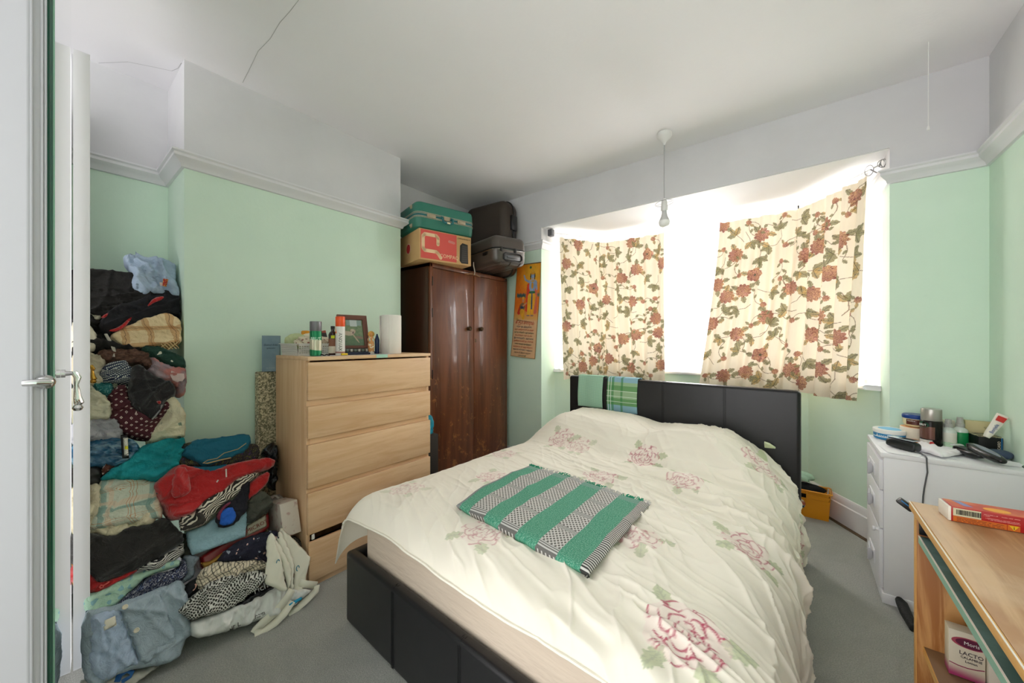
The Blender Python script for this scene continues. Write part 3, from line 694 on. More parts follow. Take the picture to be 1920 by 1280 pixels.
def curtain(name, label, t0, t1, b0, b1, z0, z1, items, nf, ph, seed, group='floral curtains'):
    """t0,t1,b0,b1: image columns of the top and bottom corners projected on the track path"""
    nu, nv = 560, 520; u, v = np.meshgrid(np.linspace(0, 1, nu), np.linspace(0, 1, nv))   # v: 0 top
    it = at_px(t0)+(at_px(t1)-at_px(t0))*u; ib = at_px(b0)+(at_px(b1)-at_px(b0))*u
    k = v**1.3; idx = it*(1-k)+ib*k
    p = tpt(idx); q = tpt(np.clip(idx+4, 0, 1199)); q2 = tpt(np.clip(idx-4, 0, 1199)); d = q-q2; d /= np.linalg.norm(d, axis=-1, keepdims=True)+1e-9
    n = np.stack([d[..., 1], -d[..., 0]], -1)
    w = u*nf+.25*fbm(u*5, v*1.2, seed, 2)+ph
    amp = (.009+.018*fbm(u*4, v*.7, seed+3, 2))*(.35+.65*np.minimum(1, v*3))
    off = amp*np.sin(2*PI*w)+.006*np.sin(4*PI*w+1)+.02*(fbm(u*3, v*2, seed+9, 2)-.5)*v+.03+.0016*ridge(u*9+v*3, v*8, seed+40)
    XY = p+n*off[..., None]
    sc = .008*np.abs(np.sin(u*PI*7))*(v < .5)
    Z = z1-sc*(1-v*2).clip(0, 1)-(z1-z0)*v+.006*np.sin(u*14)*v
    Pm = np.concatenate([XY, Z[..., None]], -1)
    S = u*1.15+.002*np.sin(2*PI*w); T = v*1.33
    pts_ = [((x)*1.15, (y)*1.33, kk) for x, y, kk in items]; rr_ = random.Random(seed+5)
    for _ in range(900):
        c_ = (rr_.uniform(.02, 1.13), rr_.uniform(.02, 1.31)); dm = min(math.hypot(c_[0]-q_[0], c_[1]-q_[1]) for q_ in pts_)
        if dm > .098: pts_.append((*c_, rr_.choice('bblf' if dm > .12 else 'bl')))
    col = paint_print(S, T, pts_, seed)
    tg = thing(name, label, 'curtain', (float(XY[0, nu//2, 0]), float(XY[0, nu//2, 1]), z0), group=group)
    o = gridmesh('fabric', Pm[::-1, :, :].copy(), CUR, tg, np.stack([S, T], -1)[::-1].copy(), col[::-1].copy())
    for k in range(8):
        i = int((k+.5)/8*(nu-1)) if k else 4
        c = Vector((*tpt(it[0, i]), TZ)); mb = MB()
        mb.tube([c+Vector((n[0, i, 0]*.011*math.cos(t), n[0, i, 1]*.011*math.cos(t), -.006+.014*math.sin(t))) for t in np.linspace(0, 2*PI, 17)[:-1]], .0014, 5, closed=True)
        mb.tube([c+Vector((0, 0, -.02)), Vector((*XY[0, i], z1-.012))], .0012, 5); mb.build('curtain_ring', WP, tg)
    return o
def zz(lst, x0, x1, y0, y1): return [((x-x0)/(x1-x0), (y-y0)/(y1-y0), k) for x, y, k in lst]
LC = [(245, 200, 'f'), (150, 350, 'f'), (380, 300, 'b'), (440, 270, 'l'), (560, 250, 'l'), (665, 195, 'f'), (775, 300, 'o'), (700, 400, 'f'), (595, 455, 'f'), (450, 440, 'b'), (365, 525, 'o'), (215, 440, 'l'), (250, 345, 'l'), (480, 615, 'f'), (250, 660, 'f'), (320, 620, 'b'), (140, 830, 'f'), (670, 640, 'f'), (600, 610, 'l'), (570, 710, 'l'), (480, 750, 'l'), (400, 770, 'b'), (230, 930, 'l'), (260, 810, 'l'), (690, 890, 'f'), (600, 925, 'f'), (395, 990, 'o'), (490, 1080, 'f'), (345, 1090, 'f'), (260, 1140, 'f'), (655, 1140, 'f'), (680, 1010, 'l'), (600, 1090, 'l'), (840, 880, 'f'), (820, 530, 'l'), (870, 380, 'f'), (830, 1000, 'l'), (745, 790, 'b'), (810, 190, 'b'), (130, 240, 'l'), (120, 460, 'l'), (120, 940, 'l'), (540, 990, 'b'), (760, 470, 'l'), (660, 800, 'b'), (330, 240, 'l'), (700, 230, 'l'), (150, 640, 'b'), (350, 690, 'l'), (480, 1170, 'l'), (790, 1190, 'b'), (185, 1120, 'b')]
curtain('floral_curtain', 'left cream curtain printed with red flowers, hanging to the headboard corner', 1046, 1247, 1053, 1249, .845, 2.165, zz(LC, 100, 880, 160, 1230), 8, .1, 3)
RC = [(175, 345, 'f'), (240, 390, 'l'), (365, 385, 'f'), (455, 350, 'l'), (570, 300, 'l'), (235, 490, 'f'), (325, 580, 'o'), (455, 510, 'b'), (270, 665, 'f'), (185, 700, 'f'), (500, 640, 'f'), (585, 485, 'f'), (380, 785, 'f'), (470, 750, 'l'), (245, 760, 'l'), (160, 905, 'l'), (240, 880, 'f'), (110, 835, 'f'), (355, 970, 'o'), (480, 920, 'b'), (290, 1060, 'f'), (180, 1090, 'f'), (500, 1040, 'f'), (560, 1110, 'f'), (590, 1010, 'l'), (675, 1050, 'f'), (625, 680, 'f'), (730, 575, 'f'), (640, 560, 'l'), (665, 440, 'f'), (715, 335, 'f'), (655, 370, 'b'), (810, 410, 'f'), (885, 190, 'f'), (775, 205, 'b'), (845, 280, 'b'), (890, 380, 'l'), (870, 490, 'l'), (825, 720, 'l'), (850, 790, 'b'), (775, 900, 'f'), (620, 880, 'f'), (680, 790, 'f'), (840, 1020, 'l'), (800, 610, 'l'), (720, 700, 'b'), (150, 560, 'l'), (400, 660, 'l'), (610, 390, 'l'), (420, 1120, 'l'), (660, 1180, 'b'), (770, 1190, 'l'), (840, 1215, 'b'), (890, 720, 'b'), (310, 420, 'l'), (690, 950, 'b'), (395, 820, 'l'), (250, 590, 'b'), (90, 1000, 'l')]
def skew(lst):
    r = []
    for x, y, k in lst:
        f = (y-330)/(1130-330); xl = 160-105*f; xr_ = 945-75*((y-90)/1120); yt = 330-240*max(0, (x-180)/760)**1.0*1.0; yb = 1140+90*max(0, (x-500)/370)
        if x < 600: yt = 330-90*(x-180)/420
        else: yt = 240-150*(x-600)/340
        r.append(((x-xl)/(xr_-xl), (y-yt)/(yb-yt), k))
    return r
curtain('floral_curtain', 'right cream curtain printed with red flowers, hanging round the right bend of the bay', 1351, 1637, 1312, 1614, .835, 2.165, skew(RC), 9, .4, 11)
# net curtains
def lace_alpha():
    x, y, z = xyz(coords('UV')); d = voro(coords('UV'), 34, 'F1', .5); f = ss(d, .25, .6)
    edge = E.m('MAXIMUM', y < .10, y > .93); n = noise(coords('UV'), 30, 3, .6, 1.5)
    return E.m('MULTIPLY', .34+edge*.26*(n > .5), 1.0)+E.m('MULTIPLY', (n > .58), .1)
LACE = mat('white_lace', '#fbfbfb', .9, transl=.5, alpha=lace_alpha)
def net(label, a, b_, nf, seed):
    a = np.array(a); b_ = np.array(b_); nu, nv = 160, 60; u, v = np.meshgrid(np.linspace(0, 1, nu), np.linspace(0, 1, nv))
    d = (b_-a)/np.linalg.norm(b_-a); n = np.array([d[1], -d[0]])
    off = .010*np.sin(2*PI*(u*nf+.3*fbm(u*4, v, seed)))
    XY = a+(b_-a)*u[..., None]+n*off[..., None]; z1 = 2.15+.02*np.abs(np.sin(u*nf*1.3*PI))-.02; Z = .958+.012*np.abs(np.sin(u*nf*3*PI))*(1-v)+(z1-.958)*v
    L = np.linalg.norm(b_-a)
    t = thing('net_curtain', label, 'net curtain', (float((a+b_)[0]/2), float((a+b_)[1]/2), .96), group='net curtains')
    gridmesh('lace', np.concatenate([XY, Z[..., None]], -1), LACE, t, np.stack([u*L, v], -1))
    mb = MB(); mb.tube([(a[0], a[1], 2.155), (b_[0], b_[1], 2.155)], .003, 6); mb.build('net_wire', WP, t)
net('white lace net behind the left bend of the floral curtain', (-1.82, 3.05), (-1.515, 3.515), 6, 2)
net('white lace net curtain showing between the two floral curtains', (-1.49, 3.53), (0.005, 3.53), 22, 4)
net('white lace net behind the right bend of the floral curtain', (0.03, 3.515), (0.34, 3.05), 6, 6)
# ------------------------------------------------------------------ woods
def oak(axis):
    def f():
        p = coords('Object', axis); a = noise(p, 1, 5, .6, .8); x, y, z = xyz(p)
        g = noise(p, 5, 3, .5)
        c = mix(ss(a, .3, .72), '#e2bf98', '#d3a97e'); return mix(ss(g, .58, .75)*.35, c, '#c2986c')
    return f
OAK_V = mat('oak_veneer_upright', '#d2ad86', .5, oak((26, 26, 1.6)))
OAK_H = mat('oak_veneer', '#d2ad86', .5, oak((26, 2.2, 20)))
SHADEIN = mat('shaded_interior', '#2a211b', .9)  # shade of the open gap put into the bottom drawer box's colour
# ------------------------------------------------------------------ chest of drawers
CX0, CX1, CY0, CY1, CZ = -2.264, -1.87, .791, 1.539, 1.125
ch = thing('chest_of_drawers', 'tall oak-effect chest of five drawers standing between clothes and wardrobe', 'chest of drawers', (-2.07, 1.165, 0))
mb = MB(); mb.box((CX0, CY0, 0), (CX1-.019, CY0+.018, CZ-.018), .0015); mb.build('side_panel', OAK_V, ch)
mb = MB(); mb.box((CX0, CY1-.018, 0), (CX1-.019, CY1, CZ-.018), .0015); mb.build('side_panel', OAK_V, ch)
mb = MB(); mb.box((CX0, CY0, CZ-.018), (CX1+.002, CY1, CZ), .0015); mb.build('top_panel', OAK_H, ch)
mb = MB(); mb.box((CX0, CY0+.018, .01), (CX0+.01, CY1-.018, CZ-.018)); mb.build('back_panel', OAK_V, ch)
mb = MB(); mb.box((CX1-.03, CY0+.018, 0), (CX1-.012, CY1-.018, .03)); mb.build('plinth', OAK_H, ch)
zs = [(.915, 1.098), (.728, .884), (.487, .697), (.262, .462), (.038, .228)]
for k, (a, b_) in enumerate(zs):
    x = CX1+(.012 if k == 4 else 0)
    mb = MB(); mb.box((x-.018, CY0+.001, a), (x, CY1-.001, b_), .002); d = mb.build('drawer', OAK_H, ch)
    mb = MB(); mb.box((x-.36, CY0+.03, a+.015), (x-.018, CY0+.042, b_-.03)); mb.box((x-.36, CY1-.042, a+.015), (x-.018, CY1-.03, b_-.03)); mb.box((x-.36, CY0+.03, a+.015), (x-.018, CY1-.03, a+.022)); mb.build('drawer_box', OAK_H if k < 4 else SHADEIN, d)
    if k < 4:   # finger recess strip below each front
        z1 = a; z0 = zs[k+1][1]
        if k < 3: mb = MB(); mb.prism([(CX1-.02, CY0+.018, z0-.02), (CX1-.02, CY0+.018, z1+.02), (CX1-.034, CY0+.018, z1+.02), (CX1-.034, CY0+.018, z0-.02)], (0, CY1-CY0-.036, 0)); mb.build('finger_recess', OAK_H, d)
mb = MB(); mb.box((CX1-.01, CY0+.02, .232), (CX1-.004, CY0+.034, .258), .002); mb.build('drawer_runner', WP, ch)
tape = MB(); t0 = onX(706, 662, CX1+.003); t1 = onX(727, 662, CX1+.003); tape.box((CX1-.05, t0.y, CZ+.0002), (CX1+.0035, t1.y, CZ+.001)); tape.box((CX1+.0022, t0.y, CZ-.017), (CX1+.0034, t1.y, CZ+.001)); tape.build('tape_strip', mat('pale_green_tape', '#a8d3c0', .5), ch)
paper = MB(); paper.box((CX1-.2, CY0+.05, CZ+.0003), (CX1-.02, CY1-.25, CZ+.001)); tag(paper.build('drawer_liner', mat('marbled_paper', '#b9b2b4', .6, lambda: mix(noise(coords('Object'), 25, 3), '#8d7f86', '#e3dfdf'))), 'marbled paper sheet lying on top of the oak chest of drawers', 'paper')

# ------------------------------------------------------------------ brown wardrobe
def brown(axis, wear=1.0):
    def f():
        p = coords('Object'); q = coords('Object', axis); x, y, z = xyz(p)
        a = noise(q, 1, 5, .6, .6); c = mix(ss(a, .3, .75), '#522711', '#7c4423')
        lo = ss(z, 1.15, .55)
        w = noise(p, 13, 8, .75, .2); m = ss(w+lo*.07, .62, .71)*ss(z, 1.5, .85)
        c = mix(m*wear*.75, c, '#a56a35')
        sc = noise(coords('Object', (60, 60, 5)), 1, 3, .6, 1.2); c = mix(ss(sc, .69, .74)*.45*wear, c, '#c59a68')
        return c, .28+.25*noise(p, 12, 3)
    return f
BROWN = mat('worn_brown_veneer', '#5c2f18', .35, brown((14, 14, 1.2)), lambda: (noise(coords('Object', (90, 90, 30)), 1, 3), .15, .002), coat=.25)
BROWN2 = mat('dark_brown_veneer', '#3a1c0e', .35, lambda: mix(noise(coords('Object', (14, 14, 1.2)), 1, 4), '#2e170c', '#4a2412'), coat=.2)
WX0, WX1, WY0, WY1, WZ = -2.735, -2.2, 1.81, 2.737, 1.8
wr = thing('wardrobe', 'old scuffed dark brown two-door wardrobe in the corner', 'wardrobe', (-2.47, 2.27, 0))
mb = MB(); mb.box((WX0, WY0, 0), (WX1-.02, WY0+.02, WZ), .002); mb.build('side_panel', BROWN2, wr)
mb = MB(); mb.box((WX0, WY1-.02, 0), (WX1-.02, WY1, WZ), .002); mb.build('side_panel', BROWN2, wr)
mb = MB(); mb.box((WX0, WY0, WZ-.03), (WX1-.018, WY1, WZ), .004); mb.build('top_panel', BROWN2, wr)
mb = MB(); mb.box((WX0, WY0+.02, .02), (WX0+.01, WY1-.02, WZ-.03)); mb.build('back_panel', BROWN2, wr)
mb = MB(); mb.box((WX1-.03, WY0, 0), (WX1-.002, WY0+.024, WZ), .003); mb.box((WX1-.03, WY1-.024, 0), (WX1-.002, WY1, WZ), .003); mb.box((WX1-.03, WY0, WZ-.035), (WX1-.002, WY1, WZ-.0), .004); mb.box((WX1-.03, WY0, 0), (WX1-.002, WY1, .09), .003); mb.build('face_frame', BROWN, wr)
ym = 2.283
for k, (a, b_) in enumerate(((WY0+.022, ym-.0015), (ym+.0015, WY1-.022))):
    mb = MB(); mb.box((WX1-.022, a, .095), (WX1, b_, WZ-.038), .004); d = mb.build('door', BROWN, wr)
    yk = onX(877.5 if k == 0 else 899, 616, WX1).y; zk = onX(878, 616, WX1).z
    mb = MB(); mb.lathe([(.017, 0), (.018, .004), (.01, .008), (.008, .016), (.014, .02), (.019, .026), (.018, .032), (.012, .035), (.005, .033), (0, .036)], (0, 0, 0), 24, M=Matrix.Translation((WX1, yk, zk)) @ Matrix.Rotation(PI/2, 4, 'Y'))
    mb.build('knob', mat('antique_bronze', '#4a3b2a', .35, metal=.9), d)
    if k == 0:
        for z in (.3, 1.42, 1.66, .95): mb = MB(); mb.box((WX1-.004, a-.004, z-.035), (WX1+.0015, a+.004, z+.035), .001); mb.build('hinge', mat('dark_hinge', '#2a2018', .5, metal=.5), d)
    else:
        mb = MB(); mb.box((WX1, ym+.012, zk-.115), (WX1+.0015, ym+.028, zk-.085), .001); mb.build('keyhole', mat('antique_bronze', '#4a3b2a'), d)
mb = MB(); c0 = onX(886, 515, WX1+.004)
for sgn in (-1, 1):
    for k in range(4):
        mb.tube([c0+Vector((0, sgn*.01*k, .004)), c0+Vector((.006, sgn*(.02+.018*k), .012-.006*k)), c0+Vector((.002, sgn*(.05+.016*k), -.004))], [.006, .005, .002], 6)
mb.build('carved_ornament', mat('worn_gilt', '#8c6238', .5), wr)

# ------------------------------------------------------------------ white bedside cabinet (right)
KX0, KX1, KY0, KY1, KZ = .303, .712, 2.385, 2.80, .69
WPAINT = mat('white_painted_wood', '#e6e6ea', .45, lambda: mix(noise(coords('Object'), 8, 4), '#dfdfe3', '#e9e9ed'))
cb = thing('bedside_cabinet', 'white painted bedside cabinet crowded with toiletries in the right corner', 'cabinet', (.5, 2.6, 0))
mb = MB(); mb.box((KX0, KY0, 0), (KX1, KY1, KZ-.022), .002); mb.build('body', WPAINT, cb)
mb = MB(); mb.box((KX0-.012, KY0-.004, KZ-.022), (KX1, KY1, KZ), .003); mb.build('top_panel', WPAINT, cb)
HG = mat('grey_plastic_handle', '#b9b9bd', .4)
for a, b_, hz in ((.515, .652, .572), (.335, .509, .418), (.06, .329, .145)):
    mb = MB(); mb.box((KX0-.014, KY0+.012, a), (KX0, KY1-.012, b_), .003); d = mb.build('drawer', WPAINT, cb)
    y = (KY0+KY1)/2-.0; mb = MB(); mb.box((KX0-.018, y-.075, hz-.032), (KX0-.013, y+.075, hz+.032), .003)
    mb.build('handle_plate', WPAINT, d)
    mb = MB(); mb.lathe([(0, 0), (.02, .003), (.03, .012), (.031, .02), (.026, .02), (.02, .01), (0, .008)], (0, 0, 0), 24, M=Matrix.Translation((KX0-.017, y-.05, hz)) @ Matrix.Rotation(-PI/2, 4, 'Y') @ Matrix.Diagonal((1, .45, 1, 1)))
    mb.tube([(KX0-.017, y+.05, hz+.018), (KX0-.021, y+.03, hz+.006), (KX0-.02, y, hz-.002), (KX0-.021, y-.03, hz+.002)], [.009, .007, .005, .006], 8)
    mb.build('handle', HG, d)
mb = MB(); mb.lathe([(0, 0), (.007, .0), (.006, .008), (.011, .014), (.010, .02), (0, .022)], (0, 0, 0), 18, M=Matrix.Translation((KX0-.014, KY0+.03, .322)) @ Matrix.Rotation(-PI/2, 4, 'Y')); mb.build('knob', WPAINT, cb)
mb = MB(); mb.box((KX0-.006, KY0-.004, 0), (KX1, KY1, .045), .002); mb.build('plinth', WPAINT, cb)

# ------------------------------------------------------------------ pine computer desk
def pine(axis):
    def f():
        p = coords('Object'); q = coords('Object', axis); a = noise(q, 1.6, 5, .6, 1.0)
        c = mix(ss(a, .40, .60), '#cf9a5c', '#a3662c'); k = voro(coords('Object', (5, 3, 4)), 1, 'F1', 1); c = mix(ss(k, .12, .06)*.8, c, '#5e3414')
        return c
    return f
def pine_top():
    p = coords('Object'); a = noise(coords('Object', (26, 2, 26)), 1, 4, .6, .6); c = mix(ss(a, .42, .62), '#cfa87e', '#b0835a')
    s_ = noise(p, 5, 4, .6, .5); c = mix(ss(s_, .45, .7)*.5, c, '#d9c0a2'); c = mix(ss(noise(coords('Object', (18, 9, 9)), 1, 2), .72, .76)*.7, c, '#7a5640')
    return c, .3+.25*s_
PINE = mat('knotty_pine', '#b9793d', .5, pine((14, 14, 1.0)))
PINEH = mat('pine_shelf', '#c08a50', .5, pine((14, 1.2, 14)))
PTOP = mat('worn_pine_top', '#c49a6c', .4, pine_top)
PEDGE = mat('pine_edge', '#d9a55c', .45)
def green_fn():
    p = coords('Object'); n = noise(p, 7, 5, .65, .5); c = mix(ss(n, .35, .7), '#3d5f58', '#5c7f7a'); return mix(ss(noise(p, 18, 4), .66, .76)*.6, c, '#9fb5b2'), .45
GRN = mat('green_painted_board', '#466860', .5, green_fn)
DX0, DX1, DY0, DY1, DZ = .243, .712, .10, 1.512, .75
dk = thing('computer_desk', 'pine computer desk with green pull-out tray in the right foreground', 'desk', (.48, .8, 0))
mb = MB(); mb.box((DX0+.004, DY0, DZ-.019), (DX1, DY1, DZ), .002); mb.build('desk_top', PTOP, dk)
mb = MB(); mb.box((DX0-.0005, DY0, DZ-.0195), (DX0+.004, DY1, DZ-.0005), .001); mb.build('edge_strip', PEDGE, dk)
mb = MB(); mb.box((DX0-.001, DY0, DZ-.0012), (DX0+.0012, DY1, DZ+.0004)); mb.build('edge_line', mat('white_edge_line', '#f0e9dd', .5), dk)  # thin even white line along the front edge of the desk top
mb = MB(); mb.box((DX0+.008, DY1-.032, 0), (DX1-.01, DY1-.014, DZ-.019), .001); mb.build('side_panel', PINE, dk)
mb = MB(); mb.box((DX0+.007, DY1-.0325, 0), (DX0+.009, DY1-.0135, DZ-.019)); mb.build('edge_strip', PEDGE, dk)
mb = MB(); mb.box((DX0+.008, DY0+.01, 0), (DX1-.01, DY0+.028, DZ-.019), .001); mb.build('side_panel', PINE, dk)
mb = MB(); mb.box((DX1-.028, DY0+.028, .1), (DX1-.012, DY1-.032, DZ-.02)); mb.build('back_panel', PINEH, dk)
mb = MB(); mb.box((DX0+.012, DY0+.04, .655), (DX1-.05, DY1-.045, .673), .002); tr_ = mb.build('keyboard_tray', GRN, dk)
mb = MB(); mb.box((DX0+.010, DY0+.04, .6545), (DX0+.0125, DY1-.045, .672)); mb.build('edge_strip', mat('tray_edge_green', '#7ea893', .5), tr_)
mb = MB(); mb.box((DX0+.0095, DY0+.04, .6725), (DX0+.0125, DY1-.045, .6738)); mb.build('edge_line', mat('white_edge_line', '#f0e9dd'), tr_)  # same white line along the front of the tray
mb = MB(); mb.box((DX0+.012, DY1-.044, .676), (DX0+.3, DY1-.036, .712), .001); mb.tube([(DX0+.02, DY1-.046, .700), (DX0+.02, DY1-.040, .700)], .003, 8); mb.build('tray_runner', mat('black_metal', '#1c1c1e', .4, metal=.6), dk)
mb = MB(); mb.box((DX0+.022, DY0+.028, .352), (DX1-.03, DY1-.032, .370), .001); sh = mb.build('shelf', mat('brown_shelf', '#8a6a4c', .5, lambda: mix(noise(coords('Object', (20, 2, 20)), 1, 4), '#6d5138', '#a07e5c')), dk)
mb = MB(); mb.box((DX0+.0205, DY0+.028, .3515), (DX0+.0225, DY1-.032, .3705)); mb.build('edge_strip', PEDGE, sh)
# ------------------------------------------------------------------ luggage and boxes on the wardrobe
def rz_frame(F, R):
    """matrix: origin F, local x from F to R (horizontal), local y = horizontal, away from the camera, z up"""
    x = Vector((R[0]-F[0], R[1]-F[1], 0)).normalized(); y = Vector((-x.y, x.x, 0)); M = Matrix((x, y, Vector((0, 0, 1)))).transposed().to_4x4(); M.translation = Vector(F); return M
F = (-2.185, 1.694, 1.802); R = (-2.075, 2.12, 1.802); M = rz_frame(F, R); Lx = (Vector(R)-Vector(F)).length
CARD = mat('brown_cardboard', '#c9a06c', .8, lambda: mix(noise(coords('Object'), 9, 3), '#c49a66', '#d2ab78'))
cbx = thing('computer_box', 'brown cardboard computer box with a red printed panel under the green suitcase', 'box', F)
mb = MB(); mb.box((0, 0, 0), (Lx, .38, .228), .004, M=M); mb.build('carton', CARD, cbx)
RED = mat('printed_red', '#d4554c', .7)
mb = MB(); mb.box((.012, -.0008, .012), (Lx*.70, .0004, .222), M=M); mb.build('red_panel', RED, cbx)
def stroke(mb, pts, w, M, y=-.0014, th=.0008):
    """flat rounded stroke in the x-z plane of M"""
    for (a, b_) in zip(pts, pts[1:]):
        a = Vector(a); b_ = Vector(b_); d = (b_-a).normalized(); n = Vector((-d.y, d.x))*w/2
        poly = [(p.x, y, p.y) for p in (a+n, b_+n, b_-n, a-n)]; mb.prism([M @ Vector(p) for p in poly], M.to_3x3() @ Vector((0, th, 0)))
    for p in pts:
        mb.prism([M @ Vector((p[0]+w/2*math.cos(t), y, p[1]+w/2*math.sin(t))) for t in np.linspace(0, 2*PI, 17)[:-1]], M.to_3x3() @ Vector((0, th, 0)))
mb = MB(); stroke(mb, [(.150, .128), (.150, .175), (.135, .19), (.045, .19), (.030, .175), (.030, .085), (.045, .070), (.135, .070), (.152, .058), (.172, .030)], .026, M); mb.build('printed_logo', mat('pale_logo_print', '#e9c79c', .7), cbx)
CARDL = mat('pale_print', '#e8c7a0', .7); INK = mat('black_print', '#1c1a18', .7)
text('COMPAQ', .040, frame(M @ Vector((.245, -.0012, .046)), M.to_3x3() @ Vector((1, 0, 0)), (0, 0, 1)), CARDL, cbx, sx=.95)
text('COMPAQ PRESARIO PC', .0135, frame(M @ Vector((Lx*.85, -.0006, .204)), M.to_3x3() @ Vector((1, 0, 0)), (0, 0, 1)), INK, cbx, sx=.8)
mb = MB(); stroke(mb, [(.245, .165), (.285, .160)], .02, M, y=-.0012); mb.build('hand_hole', mat('pale_red', '#e08a80', .7), cbx)
mb = MB(); mb.prism([M @ Vector(p) for p in ((.335, -.001, .03), (.352, -.001, .012), (.412, -.001, .014), (.408, -.001, .165), (.36, -.001, .172), (.338, -.001, .15))], M.to_3x3() @ Vector((0, .0008, 0))); pc = mb.build('printed_tower', mat('print_black', '#2c2826', .6), cbx)
mb = MB(); mb.prism([M @ Vector(p) for p in ((.352, -.0016, .02), (.405, -.0016, .022), (.402, -.0016, .155), (.356, -.0016, .160))], M.to_3x3() @ Vector((0, .0006, 0)))
mb.build('printed_tower_front', mat('print_dark_grey', '#45413e', .5, lambda: mix((xyz(coords('Object'))[2]*60).frac() > .5, '#3a3634', '#4b4643')), pc)
sideM = frame(M @ Vector((-.0008, .20, .11)), M.to_3x3() @ Vector((0, -1, 0)), (0, 0, 1))
mb = MB(); mb.prism([sideM @ Vector((.040*math.cos(t), .040*math.sin(t), 0)) for t in np.linspace(0, 2*PI, 29)[:-1]], sideM.to_3x3() @ Vector((0, 0, .0008))); st_ = mb.build('round_sticker', mat('cream_print', '#f0e2cc', .7), cbx)
mb = MB(); mb.prism([sideM @ Vector((.036*math.cos(t), .036*math.sin(t), .001)) for t in np.linspace(0, 2*PI, 29)[:-1]], sideM.to_3x3() @ Vector((0, 0, .0006))); mb.build('red_disc', mat('deep_red_print', '#b01e22', .6), st_)

# green vintage suitcase
GZ = 2.032; Ms = M.copy(); Ms.translation = Vector((F[0]-.012, F[1]-.03, GZ))
Ms = Ms @ Matrix.Translation((.01, .0, 0))
LS, DS, HS = .50, .38, .205
sc_ = thing('green_suitcase', 'vintage green hard suitcase with metal trim stacked on the cardboard box', 'suitcase', Ms.translation)
GLE = mat('green_leatherette', '#2a7262', .38, lambda: mix(noise(coords('Object'), 5, 3), '#266b5b', '#327c6a'), lambda: (voro(coords('Object'), 400), .15, .001))
TEAL = mat('teal_band', '#1f6d72', .4); TRIM = mat('pale_metal_trim', '#cfc8b0', .3, metal=.5); OLDM = mat('old_nickel', '#b9ac94', .35, metal=.7)
def rrect(L, D, r, n=6, inset=0):
    pts = []
    for cx, cy, a0 in ((L-r, D-r, 0), (r, D-r, 90), (r, r, 180), (L-r, r, 270)):
        for k in range(n+1): a = math.radians(a0+90*k/n); pts.append((cx+(r-inset)*math.cos(a), cy+(r-inset)*math.sin(a)))
    return pts
def shell(L, D, r, levels):
    """loft of rounded rectangles: levels = [(z, inset)]"""
    tb = bmesh.new(); rings = []
    for z, ins in levels: rings.append([tb.verts.new((x, y, z)) for x, y in rrect(L, D, r, 8, ins)])
    for a, b_ in zip(rings, rings[1:]):
        n = len(a)
        for i in range(n): tb.faces.new((a[i], a[(i+1) % n], b_[(i+1) % n], b_[i]))
    tb.faces.new(rings[0][::-1]); tb.faces.new(rings[-1]); bmesh.ops.recalc_face_normals(tb, faces=tb.faces[:]); return tb
mb = MB(); mb.add(shell(LS, DS, .055, [(0, .035), (.004, .02), (.012, .009), (.03, .003), (.085, 0)]), Ms); mb.build('lower_shell', GLE, sc_)
mb = MB(); mb.add(shell(LS, DS, .055, [(.120, 0), (.175, .003), (.193, .009), (.201, .02), (.205, .036)]), Ms); mb.build('lid', GLE, sc_)
mb = MB(); mb.add(shell(LS, DS, .055, [(.085, .003), (.120, .003)]), Ms); mb.build('centre_band', TEAL, sc_)
for z in (.084, .092, .112, .121):
    mb = MB(); mb.tube([Ms @ Vector((x, y, z)) for x, y in rrect(LS, DS, .055, 8, -.0005)], .0022, 6, closed=True); mb.build('metal_trim', TRIM, sc_)
for x in (.12, .375):
    mb = MB(); mb.box((x-.035, -.006, .088), (x+.035, .002, .116), .002, M=Ms); mb.box((x-.02, -.009, .094), (x+.012, -.004, .110), .002, M=Ms); mb.build('latch', OLDM, sc_)
mb = MB(); mb.box((.222, -.005, .09), (.275, .002, .118), .002, M=Ms); mb.build('lock_plate', OLDM, sc_)
mb = MB(); mb.tube([Ms @ Vector(p) for p in ((.205, -.006, .112), (.203, -.018, .10), (.207, -.024, .072), (.225, -.026, .066), (.27, -.026, .066), (.288, -.024, .072), (.292, -.018, .10), (.29, -.006, .112))], .008, 8, flat=.8); hh = mb.build('handle', TEAL, sc_)
mb = MB(); mb.box((.235, -.033, .06), (.262, -.018, .073), .001, M=Ms); mb.build('luggage_tag', mat('paper_tag', '#d9d2b0', .7), hh)
for z in (.03, .17):
    mb = MB(); mb.box((-.004, .075, z-.014), (.003, .105, z+.014), .002, M=Ms)
    mb.lathe([(.009, 0), (.009, .006), (.004, .010), (0, .011)], (0, 0, 0), 14, M=Ms @ Matrix.Translation((-.003, .09, z)) @ Matrix.Rotation(-PI/2, 4, 'Y')); mb.build('foot_stud', OLDM, sc_)

# grey-brown hard suitcase lying, overhanging
GM = mat('taupe_hard_shell', '#4a423b', .3, lambda: mix(noise(coords('Object'), 3, 2), '#443d37', '#514842'), coat=.2)
BLK = mat('black_plastic', '#121213', .35)
Mg = rz_frame((-1.875, 2.185, 1.803), (-1.80, 2.50, 1.803)) @ Matrix.Rotation(math.radians(-2), 4, 'Y')
Mg = Matrix.Translation((0, 0, .01)) @ Mg
gs = thing('taupe_suitcase', 'glossy grey-brown hard suitcase lying flat and jutting over the wardrobe edge', 'suitcase', Mg.translation)
LG, DG, HG_ = .335, .62, .235
mb = MB(); mb.add(shell(LG, DG, .06, [(0, .045), (.006, .028), (.018, .012), (.04, .003), (.118, 0)]), Mg); lo_ = mb.build('lower_shell', GM, gs)
mb = MB(); mb.add(shell(LG, DG, .06, [(.134, 0), (.195, .003), (.217, .012), (.229, .028), (.235, .045)]), Mg); mb.build('lid', GM, gs)
